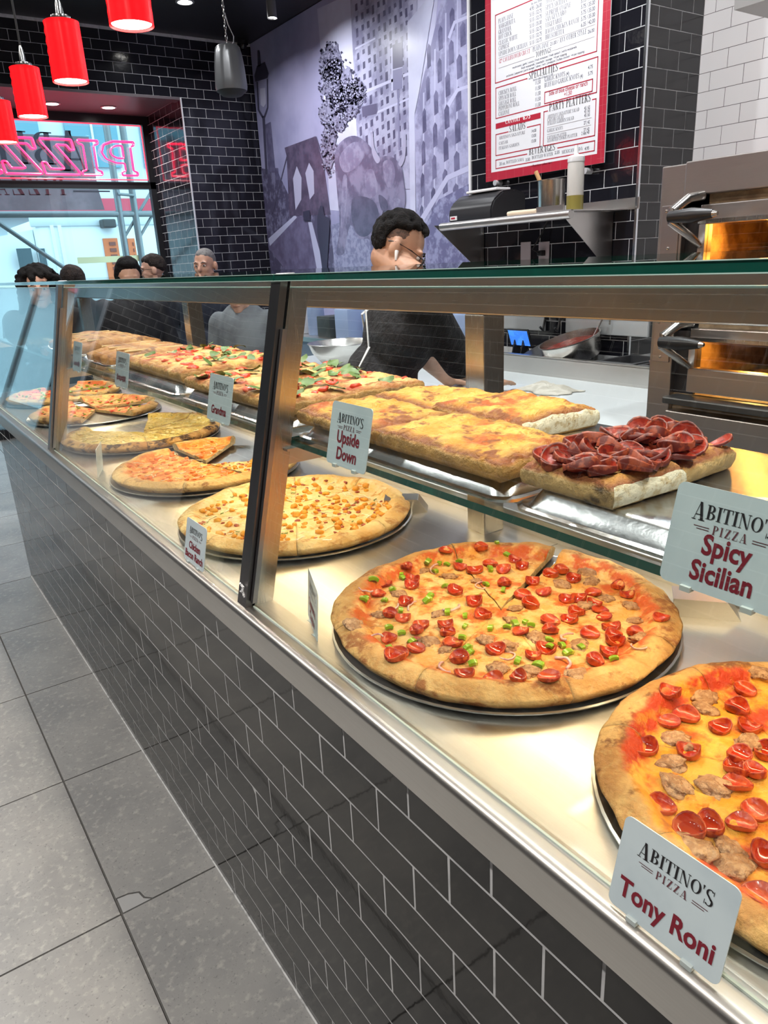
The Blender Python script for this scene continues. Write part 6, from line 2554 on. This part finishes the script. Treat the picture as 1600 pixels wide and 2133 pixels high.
def ell(bm, c, r, rot=None, seg=16):
    """ellipsoid; r radii along the local axes given by rot (3x3 columns)"""
    c = Vector(c)
    if seg not in _SPH:
        vs, fs = [(0, 0, 1)], []
        nv = seg // 2 + 2
        for i in range(1, nv):
            th = math.pi * i / nv
            for k in range(seg):
                ph = 2 * math.pi * k / seg
                vs.append((math.sin(th) * math.cos(ph), math.sin(th) * math.sin(ph), math.cos(th)))
        vs.append((0, 0, -1))
        L = len(vs) - 1
        for k in range(seg):
            fs.append((0, 1 + k, 1 + (k + 1) % seg))
            for i in range(nv - 2):
                o = 1 + i * seg
                fs.append((o + k, o + seg + k, o + seg + (k + 1) % seg, o + (k + 1) % seg))
            o = 1 + (nv - 2) * seg
            fs.append((o + k, L, o + (k + 1) % seg))
        _SPH[seg] = ([Vector(v) for v in vs], fs)
    mt = Matrix.Diagonal(Vector(r))
    if rot is not None:
        mt = rot @ mt
    vs, fs = _SPH[seg]
    nv = [bm.verts.new(c + mt @ v) for v in vs]
    for f in fs:
        bm.faces.new([nv[i] for i in f])


_SPH = {}


def limb(bm, pts, rr, n=14):
    """tapering chain with round joints"""
    for (p, q, r0, r1) in zip(pts, pts[1:], rr, rr[1:]):
        cyl(bm, p, q, r0, r1, n)
    for p, r in zip(pts, rr):
        ell(bm, p, (r, r, r), None, 12)


TMP_SC = bpy.data.scenes.new('workbench')


def fused(name, bm, mat, parent, voxel=.009, smooth_it=4):
    """one continuous surface from overlapping solids"""
    me = mesh_of(bm, name)
    tmp = bpy.data.objects.new('tmp', me)
    TMP_SC.collection.objects.link(tmp)
    r = tmp.modifiers.new('r', 'REMESH')
    r.mode = 'VOXEL'
    r.voxel_size = voxel
    s = tmp.modifiers.new('s', 'SMOOTH')
    s.iterations = smooth_it
    s.factor = .5
    dg = TMP_SC.view_layers[0].depsgraph
    TMP_SC.view_layers[0].update()
    dg = TMP_SC.view_layers[0].depsgraph
    m2 = bpy.data.meshes.new_from_object(tmp.evaluated_get(dg))
    bpy.data.objects.remove(tmp)
    bpy.data.meshes.remove(me)
    m2.name = name
    m2.materials.clear()
    m2.materials.append(mat)
    m2.polygons.foreach_set('use_smooth', [True] * len(m2.polygons))
    return obj(name, m2, None, parent)


def basis(face, tilt_up=Vector((0, 0, 1))):
    f = Vector(face).normalized()
    s = f.cross(tilt_up).normalized()       # right-hand side of the person
    u = s.cross(f).normalized()
    return s, f, u


def head_parts(bm, c, face, k=1.0, up=Vector((0, 0, 1))):
    s, f, u = basis(face, up)
    R = Matrix((s, f, u)).transposed()

    def P(a, b, d):
        return Vector(c) + (s * a + f * b + u * d) * k
    ell(bm, P(0, -.012, .028), Vector((.076, .094, .088)) * k, R, 22)
    ell(bm, P(0, .030, -.030), Vector((.060, .062, .082)) * k, R, 20)
    ell(bm, P(0, .055, -.088), Vector((.034, .034, .030)) * k, R, 14)        # chin
    for sg in (-1, 1):
        ell(bm, P(sg * .034, .062, -.028), Vector((.024, .022, .024)) * k, R, 12)   # cheek
        ell(bm, P(sg * .032, .080, .022), Vector((.026, .012, .010)) * k, R, 12)    # brow
        ell(bm, P(sg * .083, -.010, -.010), Vector((.013, .023, .034)) * k, R, 12)  # ear
        ell(bm, P(sg * .046, .005, -.070), Vector((.026, .045, .026)) * k, R, 12)   # jaw
    limb(bm, [P(0, .090, .012), P(0, .105, -.018), P(0, .108, -.026)], [.008 * k, .013 * k, .015 * k], 10)    # nose
    ell(bm, P(0, .086, -.056), Vector((.024, .010, .007)) * k, R, 12)        # upper lip
    ell(bm, P(0, .084, -.067), Vector((.020, .010, .008)) * k, R, 12)        # lower lip
    return P, R


def face_details(P, R, parent, k=1.0, brow=(.03, .02, .015)):
    for sg in (-1, 1):
        bm = B()
        ell(bm, P(sg * .031, .080, .002), Vector((.0125, .008, .0075)) * k, R, 12)
        e = obj('eye', bm, M('eye_white', (.62, .58, .55), .25), parent, 'all')
        bm = B()
        ell(bm, P(sg * .031, .0865, .002), Vector((.006, .003, .006)) * k, R, 10)
        obj('iris', bm, M('iris_dark', (.03, .02, .015), .15), e, 'all')
        bm = B()
        tube(bm, [P(sg * .012, .093, .022), P(sg * .03, .094, .028), P(sg * .050, .082, .021)], [.003 * k, .004 * k, .002 * k], 6)
        obj('eyebrow', bm, M('brow_%d' % int(brow[0] * 1000), brow, .8), parent, True)
    bm = B()
    tube(bm, [P(-.022, .090, -.061), P(0, .096, -.0615), P(.022, .090, -.061)], [.0012, .0022, .0012], 6)
    obj('mouth_line', bm, M('lip_line', (.20, .06, .05), .6), parent, True)


def hand_parts(bm, wrist, dirv, palm_n, k=1.0, curl=.35, thumb=1):
    """palm, four fingers and a thumb; dirv along the fingers, palm_n out of the palm"""
    d = Vector(dirv).normalized()
    nrm = Vector(palm_n)
    nrm = (nrm - d * nrm.dot(d)).normalized()
    s = d.cross(nrm)
    R = Matrix((s, d, nrm)).transposed()
    w = Vector(wrist)
    ell(bm, w + d * .045 * k, Vector((.040, .050, .016)) * k, R, 14)
    for i, (off, L) in enumerate(((-.030, .068), (-.010, .078), (.010, .073), (.029, .058))):
        b0 = w + d * .078 * k + s * off * k
        b1 = b0 + (d * math.cos(curl * .5) + nrm * math.sin(curl * .5)) * L * .5 * k
        b2 = b1 + (d * math.cos(curl * 1.3) + nrm * math.sin(curl * 1.3)) * L * .5 * k
        limb(bm, [b0, b1, b2], [.0098 * k, .0088 * k, .0074 * k], 8)
    t0 = w + d * .022 * k - s * thumb * .030 * k
    t1 = t0 + (d * .6 - s * thumb * .8).normalized() * .036 * k + nrm * .006
    t2 = t1 + (d * .9 - s * thumb * .3).normalized() * .030 * k + nrm * .004
    limb(bm, [t0, t1, t2], [.013 * k, .0105 * k, .0085 * k], 8)


def hair_cap(P, R, parent, mat, k=1.0, kind='short', seed=0):
    bm = B()
    rnd = random.Random(seed)
    if kind == 'curly':
        for i in range(420):
            a = rnd.uniform(0, 6.28)
            b = rnd.uniform(-.9, 1.5)
            d = Vector((math.cos(a) * math.cos(b), math.sin(a) * math.cos(b), math.sin(b)))
            if d.y > .55 and d.z < .45:
                continue
            r = rnd.uniform(.011, .022)
            ell(bm, P(d.x * .120 * rnd.uniform(.85, 1.1), -.03 + d.y * .118 * rnd.uniform(.9, 1.08), .015 + d.z * .112 * rnd.uniform(.9, 1.08)), (r * k, r * k, r * k), None, 8)
        ell(bm, P(0, -.03, .02), (.10, .095, .10), R, 18)
        for sg in (-1, 1):
            for i in range(60):
                r = rnd.uniform(.018, .028)
                ell(bm, P(sg * rnd.uniform(.07, .115), rnd.uniform(-.08, .03), rnd.uniform(-.16, .02)), (r, r, r), None, 8)
        return fused('hair', bm, mat, parent, .007, 0)
    # shell of overlapping locks over the skull
    n = 420 if kind != 'buzz' else 260
    for i in range(n):
        a = rnd.uniform(0, 6.28)
        b = math.asin(rnd.uniform(-.35, 1))
        d = Vector((math.cos(a) * math.cos(b), math.sin(a) * math.cos(b), math.sin(b)))
        line = .62 - .9 * max(0, d.y)          # hair line rises over the face
        if d.y > .25 and d.z < .55:
            continue
        if d.z < -.05 and d.y > -.25:
            continue
        if kind == 'fade' and d.z < .25 and d.y > -.6:
            continue
        th = {'short': .014, 'buzz': .006, 'fade': .020, 'quiff': .016}[kind]
        up = .012 if (kind in ('fade', 'quiff') and d.z > .5) else 0
        if kind == 'quiff' and d.y > 0:
            up += .014
        r = (th + rnd.uniform(0, .006)) * k
        ell(bm, P(d.x * .072, -.012 + d.y * .090, .028 + d.z * .084 + up), (r, r, r), None, 8)
    ell(bm, P(0, -.018, .046), Vector((.076, .090, .078)) * k, R, 18)
    return fused('hair', bm, mat, parent, .008, 2)


def person(label, x, y, head_top, face, skin, jacket, hair, kind, group='customers waiting by the window', lean=0.0, glasses=False, k=1.0, collar=None, hood=False, brow=(.03, .02, .015), bodyface=None, seed=1):
    f = Vector((face[0], face[1], 0)).normalized()
    bf = Vector((bodyface[0], bodyface[1], 0)).normalized() if bodyface else f
    s = bf.cross(Vector((0, 0, 1)))
    H = head_top - .005
    t = thing('person', label, 'person', (x, y, 0), group)
    base = Vector((x, y, 0))
    hc = base + Vector((0, 0, H - .120 * k)) + f * .02

    def Q(a, b, z):
        return base + s * a + bf * b + Vector((0, 0, z * H))
    body = B()
    P, R = head_parts(body, hc, (f.x, f.y, -.05), k)
    limb(body, [hc + Vector((0, 0, -.06)) - f * .02, Q(0, -.01, .835)], [.054, .060])
    ell(body, Q(0, 0, .74), (.15, .10, .20), Matrix((s, bf, Vector((0, 0, 1)))).transposed())
    ell(body, Q(0, 0, .56), (.14, .105, .16), Matrix((s, bf, Vector((0, 0, 1)))).transposed())
    for sg in (-1, 1):
        limb(body, [Q(sg * .175, 0, .80), Q(sg * .215, -.01, .63), Q(sg * .20, .06, .485)], [.048, .040, .027])
        hand_parts(body, Q(sg * .20, .065, .478), (0, 0, -1), -s * sg, curl=.5, thumb=sg)
        limb(body, [Q(sg * .085, 0, .52), Q(sg * .09, .015, .28), Q(sg * .09, -.01, .045)], [.085, .055, .038])
        ell(body, Q(sg * .09, .05, .022), (.042, .12, .035), Matrix((s, bf, Vector((0, 0, 1)))).transposed())
    fused('body', body, SKIN[skin], t, .0085, 2)
    cj = B()
    Rm = Matrix((s, bf, Vector((0, 0, 1)))).transposed()
    ell(cj, Q(0, 0, .735), (.195, .135, .22), Rm, 20)
    ell(cj, Q(0, 0, .56), (.175, .135, .19), Rm, 20)
    limb(cj, [Q(0, -.01, .80), Q(0, -.012, .835)], [.10, .075])
    for sg in (-1, 1):
        limb(cj, [Q(sg * .17, 0, .80), Q(sg * .225, -.01, .63), Q(sg * .208, .055, .50)], [.072, .060, .046])
    if hood:
        ell(cj, Q(0, -.09, .845), (.12, .07, .06), Rm)
    for v in cj.verts:
        v.co += Vector((noise.noise(v.co * 9), noise.noise(v.co * 9 + Vector((5, 0, 0))), noise.noise(v.co * 9 + Vector((0, 7, 0))))) * .012
    fused('jacket', cj, jacket, t, .012, 2)
    tr = B()
    for sg in (-1, 1):
        limb(tr, [Q(sg * .085, 0, .52), Q(sg * .09, .015, .28), Q(sg * .09, -.01, .05)], [.105, .075, .062])
    ell(tr, Q(0, 0, .52), (.165, .125, .12), Rm)
    fused('trousers', tr, M('dark_trousers', (.03, .032, .045), .8), t, .014, 2)
    if collar:
        bm = B()
        tube(bm, [Q(.085 * math.cos(a), .085 * math.sin(a) * .9, .845) + Vector((0, 0, .01 * math.sin(a))) for a in [i * math.pi / 8 for i in range(16)]], .018, 8, True)
        obj('collar', bm, collar, t, True)
    hair_cap(P, R, t, hair, k, kind, seed)
    face_details(P, R, t, k, brow)
    if glasses:
        bm = B()
        for sg in (-1, 1):
            tube(bm, [P(sg * .033 + .021 * math.cos(a), .100, -.002 + .017 * math.sin(a)) for a in [i * math.pi / 7 for i in range(14)]], .0018, 5, True)
            tube(bm, [P(sg * .054, .098, .004), P(sg * .079, .05, .006), P(sg * .084, -.01, .004)], .0018, 5)
        tube(bm, [P(-.012, .102, 0), P(0, .106, .004), P(.012, .102, 0)], .0018, 5)
        obj('glasses', bm, BLACKPL, t, True)
    return t, P, R


H_DARK = M('hair_dark', (.007, .006, .006), .7, 0, [((.018, .014, .012), 90, .45, .7)], (170, 1.0, .008), spec=.2)
H_BRN = M('hair_brown', (.016, .010, .008), .6, 0, [((.040, .024, .018), 60, .45, .7)], (130, 1.0, .006), spec=.25)
H_GREY = M('hair_grey', (.17, .16, .155), .6, 0, [((.08, .075, .07), 60, .45, .7)], (160, .6, .003))
NAVY = M('navy_jacket', (.022, .028, .050), .75, 0, [((.035, .042, .07), 20, .4, .7)])
BLKJ = M('black_jacket', (.014, .014, .018), .7, 0, [((.03, .03, .036), 14, .4, .7)])
CHAR_J = M('charcoal_coat', (.05, .055, .065), .85, 0, [((.10, .11, .12), 10, .4, .7)])
GREYH = M('grey_hoodie', (.20, .22, .24), .9, 0, [((.13, .14, .16), 8, .4, .7)])

p = at(73, 551, y=5.05)
person('woman with big curly dark hair waiting at the left', p.x, p.y, p.z - .015, (-.25, -1), 'light', BLKJ, H_DARK, 'curly', seed=3)
p = at(146, 551, y=5.75)
person('person with smooth dark brown hair, back of head to the room', p.x, p.y, p.z, (.3, .9), 'light', BLKJ, H_BRN, 'short', seed=5, collar=None)
p = at(262, 543, y=5.2)
person('young man with dark quiff facing the counter', p.x, p.y, p.z, (-.1, -1), 'tan', BLKJ, H_DARK, 'quiff', seed=7)
p = at(318, 528, y=6.25)
person('man with glasses in a black coat seen from behind, left of the grey haired man', p.x, p.y, p.z, (-.9, .25), 'light', CHAR_J, H_BRN, 'short', glasses=True, seed=9, bodyface=(-.3, 1), hood=True)
p = at(425, 516, y=5.55)
person('older man with cropped grey hair and navy jacket looking sideways', p.x, p.y, p.z, (-.75, -.7), 'warm', NAVY, H_GREY, 'buzz', seed=11, brow=(.14, .12, .11), hood=True)
p = at(505, 640, y=4.6)
person('customer in a grey hoodie seen only through the display glass', p.x, p.y, 1.425, (-.6, -.6), 'light', GREYH, H_BRN, 'short', seed=15)

# ------------------------------------------------------------------ the worker bending over the prep table
wk = thing('person', 'pizza worker in black T-shirt and apron leaning on the marble table', 'person', (1.08, 2.32, 0))
wf = Vector((.93, -.37, 0)).normalized()
ws = wf.cross(Vector((0, 0, 1)))          # his right-hand side (toward the camera's right)
UPV = Vector((0, 0, 1))
hf = (wf * .80 + ws * .28 + Vector((0, 0, -.52))).normalized()
crown = at(862, 458, x=1.31)
hup = (UPV + wf * .45).normalized()
hs, hff, huu = basis(hf, hup)
hcw = crown - huu * .112 - Vector((0, 0, .004))
body = B()
P, R = head_parts(body, hcw, hf, 1.0, hup)
neck = Vector((1.245, 2.215, 1.385))
chest = Vector((1.19, 2.24, 1.24))
waist = Vector((1.11, 2.30, 1.02))
hipv = Vector((1.06, 2.33, .90))
limb(body, [hcw - huu * .05 - hff * .03, neck], [.056, .064])
RmW = Matrix((ws, (wf * .93 - UPV * .35).normalized(), (UPV * .93 + wf * .35).normalized())).transposed()
ell(body, chest, (.155, .105, .19), RmW)
ell(body, waist, (.145, .11, .17), RmW)
ell(body, hipv, (.15, .12, .13), RmW)
hand_r = at(1043, 812, z=TZ + .018)
sh_r = chest + ws * .175 + UPV * .10 + wf * .02
el_r = at(962, 765, x=1.42)
wr_r = hand_r - (hand_r - el_r).normalized() * .075 + Vector((0, 0, .012))
limb(body, [sh_r, el_r, wr_r], [.056, .046, .030])
hand_parts(body, wr_r, Vector((hand_r.x - el_r.x, hand_r.y - el_r.y, -.04)), (0, 0, -1), 1.05, .18, thumb=-1)
sh_l = chest - ws * .175 + UPV * .10 + wf * .02
el_l = sh_l + Vector((.16, .06, -.24))
wr_l = Vector((1.72, 2.62, TZ + .03))
limb(body, [sh_l, el_l, wr_l], [.056, .046, .030])
hand_parts(body, wr_l, (.8, .1, -.12), (0, 0, -1), 1.05, .2, thumb=1)
for sg in (-1, 1):
    a = Vector((1.06, 2.33, .86)) + ws * sg * .09
    limb(body, [a, a + Vector((.05, 0, -.42)) + wf * .02, a + Vector((-.02, 0, -.80))], [.09, .06, .04])
    ell(body, a + Vector((.03, -.01, -.832)), (.045, .13, .035), Matrix((ws, wf, UPV)).transposed())
fused('body', body, SKIN['tan'], wk, .0075, 2)
TEE = M('black_tshirt', (.007, .0065, .008), .85, 0, [((.013, .012, .015), 12, .4, .7)], (14, .5, .02))
te = B()
ell(te, chest, (.205, .135, .21), RmW, 22)
ell(te, waist, (.175, .135, .20), RmW, 22)
limb(te, [neck - UPV * .06, neck - UPV * .015], [.11, .074])
for (a, b) in ((sh_r, el_r), (sh_l, el_l)):
    limb(te, [a, a + (b - a) * .5, a + (b - a) * .92], [.078, .070, .064])
for v in te.verts:
    v.co += Vector((noise.noise(v.co * 10), noise.noise(v.co * 10 + Vector((5, 0, 0))), noise.noise(v.co * 10 + Vector((0, 7, 0))))) * .010
fused('tshirt', te, TEE, wk, .010, 2)
tr = B()
ell(tr, hipv - UPV * .02, (.175, .14, .15), RmW)
for sg in (-1, 1):
    a = Vector((1.06, 2.33, .86)) + ws * sg * .09
    limb(tr, [a, a + Vector((.05, 0, -.42)) + wf * .02, a + Vector((-.02, 0, -.78))], [.108, .078, .062])
fused('trousers', tr, MATS['dark_trousers'], wk, .014, 2)
# curly top with faded sides
hb = B()
rnd = random.Random(2)
for i in range(620):
    a = rnd.uniform(0, 6.28)
    b = math.asin(rnd.uniform(-.75, 1))
    d = Vector((math.cos(a) * math.cos(b), math.sin(a) * math.cos(b), math.sin(b)))
    if d.y > .2 and d.z < .62:
        continue
    if d.z < .30 and d.y > -.45:
        continue
    r = rnd.uniform(.008, .016)
    ell(hb, P(d.x * .086, -.012 + d.y * .098, .034 + d.z * .094), (r, r, r), None, 8)
ell(hb, P(0, -.03, .055), (.074, .080, .070), R, 18)
fused('hair', hb, H_DARK, wk, .0055, 0)
fd = B()
ell(fd, P(0, -.020, .036), (.0775, .090, .074), R, 24)
obj('faded_sides', fd, M('hair_fade', (.16, .09, .065), .7, 0, [((.06, .04, .03), 90, .4, .65)]), wk, 'all')
face_details(P, R, wk, 1.0, (.012, .01, .008))
bm = B()
for sg in (-1, 1):
    tube(bm, [P(sg * .033 + .024 * math.cos(a), .102, -.002 + .018 * math.sin(a)) for a in [i * math.pi / 7 for i in range(14)]], .002, 5, True)
    tube(bm, [P(sg * .057, .100, .004), P(sg * .083, .05, .008), P(sg * .090, -.015, .008), P(sg * .086, -.04, -.002)], .0025, 6)
tube(bm, [P(-.012, .104, 0), P(0, .108, .004), P(.012, .104, 0)], .002, 5)
obj('glasses', bm, BLACKPL, wk, True)
for sg in (1,):
    bm = B()
    tube(bm, [P(sg * .090, .004, -.018), P(sg * .094, .008, -.030), P(sg * .092, .016, -.048)], [.008, .006, .0035], 8)
    obj('earbud', bm, WHITEPL, wk, True)
# apron strings, bib and a white cloth tucked at the hip
bm = B()
tube(bm, [neck + (ws * math.cos(q) + (wf * .9 + UPV * -.25) * math.sin(q)) * .078 - UPV * .012 for q in [i * math.pi / 8 for i in range(16)]], .012, 8, True)
obj('collar', bm, TEE, wk, True)
bm = B()
back = -(wf)
st = [neck + back * .06 + ws * (-.02) + UPV * .0, chest + back * .142 + ws * .03 + UPV * .06, chest + back * .148 + ws * .085 - UPV * .06, waist + back * .128 + ws * .13 + UPV * .04, waist + back * .085 + ws * .175 - UPV * .04]
tube(bm, st, .0045, 6)
st2 = [neck + back * .05 + ws * (-.075) + UPV * .01, chest + back * .125 + ws * (-.125) + UPV * .04, chest + back * .10 + ws * (-.185) - UPV * .06]
tube(bm, st2, .004, 6)
obj('apron_string', bm, WHITEPL, wk, True)
bm = B()
hp = waist + back * .085 + ws * .185 - UPV * .02
bmesh.ops.create_grid(bm, x_segments=10, y_segments=16, size=.5)
for v in bm.verts:
    a, b = v.co.x, v.co.y
    v.co = hp + ws * (.012 * math.sin(a * 14 + b * 3)) + wf * (a * .10) + UPV * (b * .26 - .09)
ap = obj('white_apron_cloth', bm, M('white_apron', (.66, .64, .63), .85, 0, [((.5, .5, .52), 10, .45, .7)]), wk, 'all')
so = ap.modifiers.new('t', 'SOLIDIFY')
so.thickness = .004
PK = Plane2D(chest + back * .155 - ws * .15 + UPV * .075, ws, UPV + wf * .35)
bm = B()
PK.line(bm, 'PIZZA.CO', .020, .0, .0, 'l', 'sans', 1.0, e=.004)
flat(bm, 'red_print', M('shirt_red_print', (.35, .02, .04), .7), wk)

bpy.data.scenes.remove(TMP_SC)
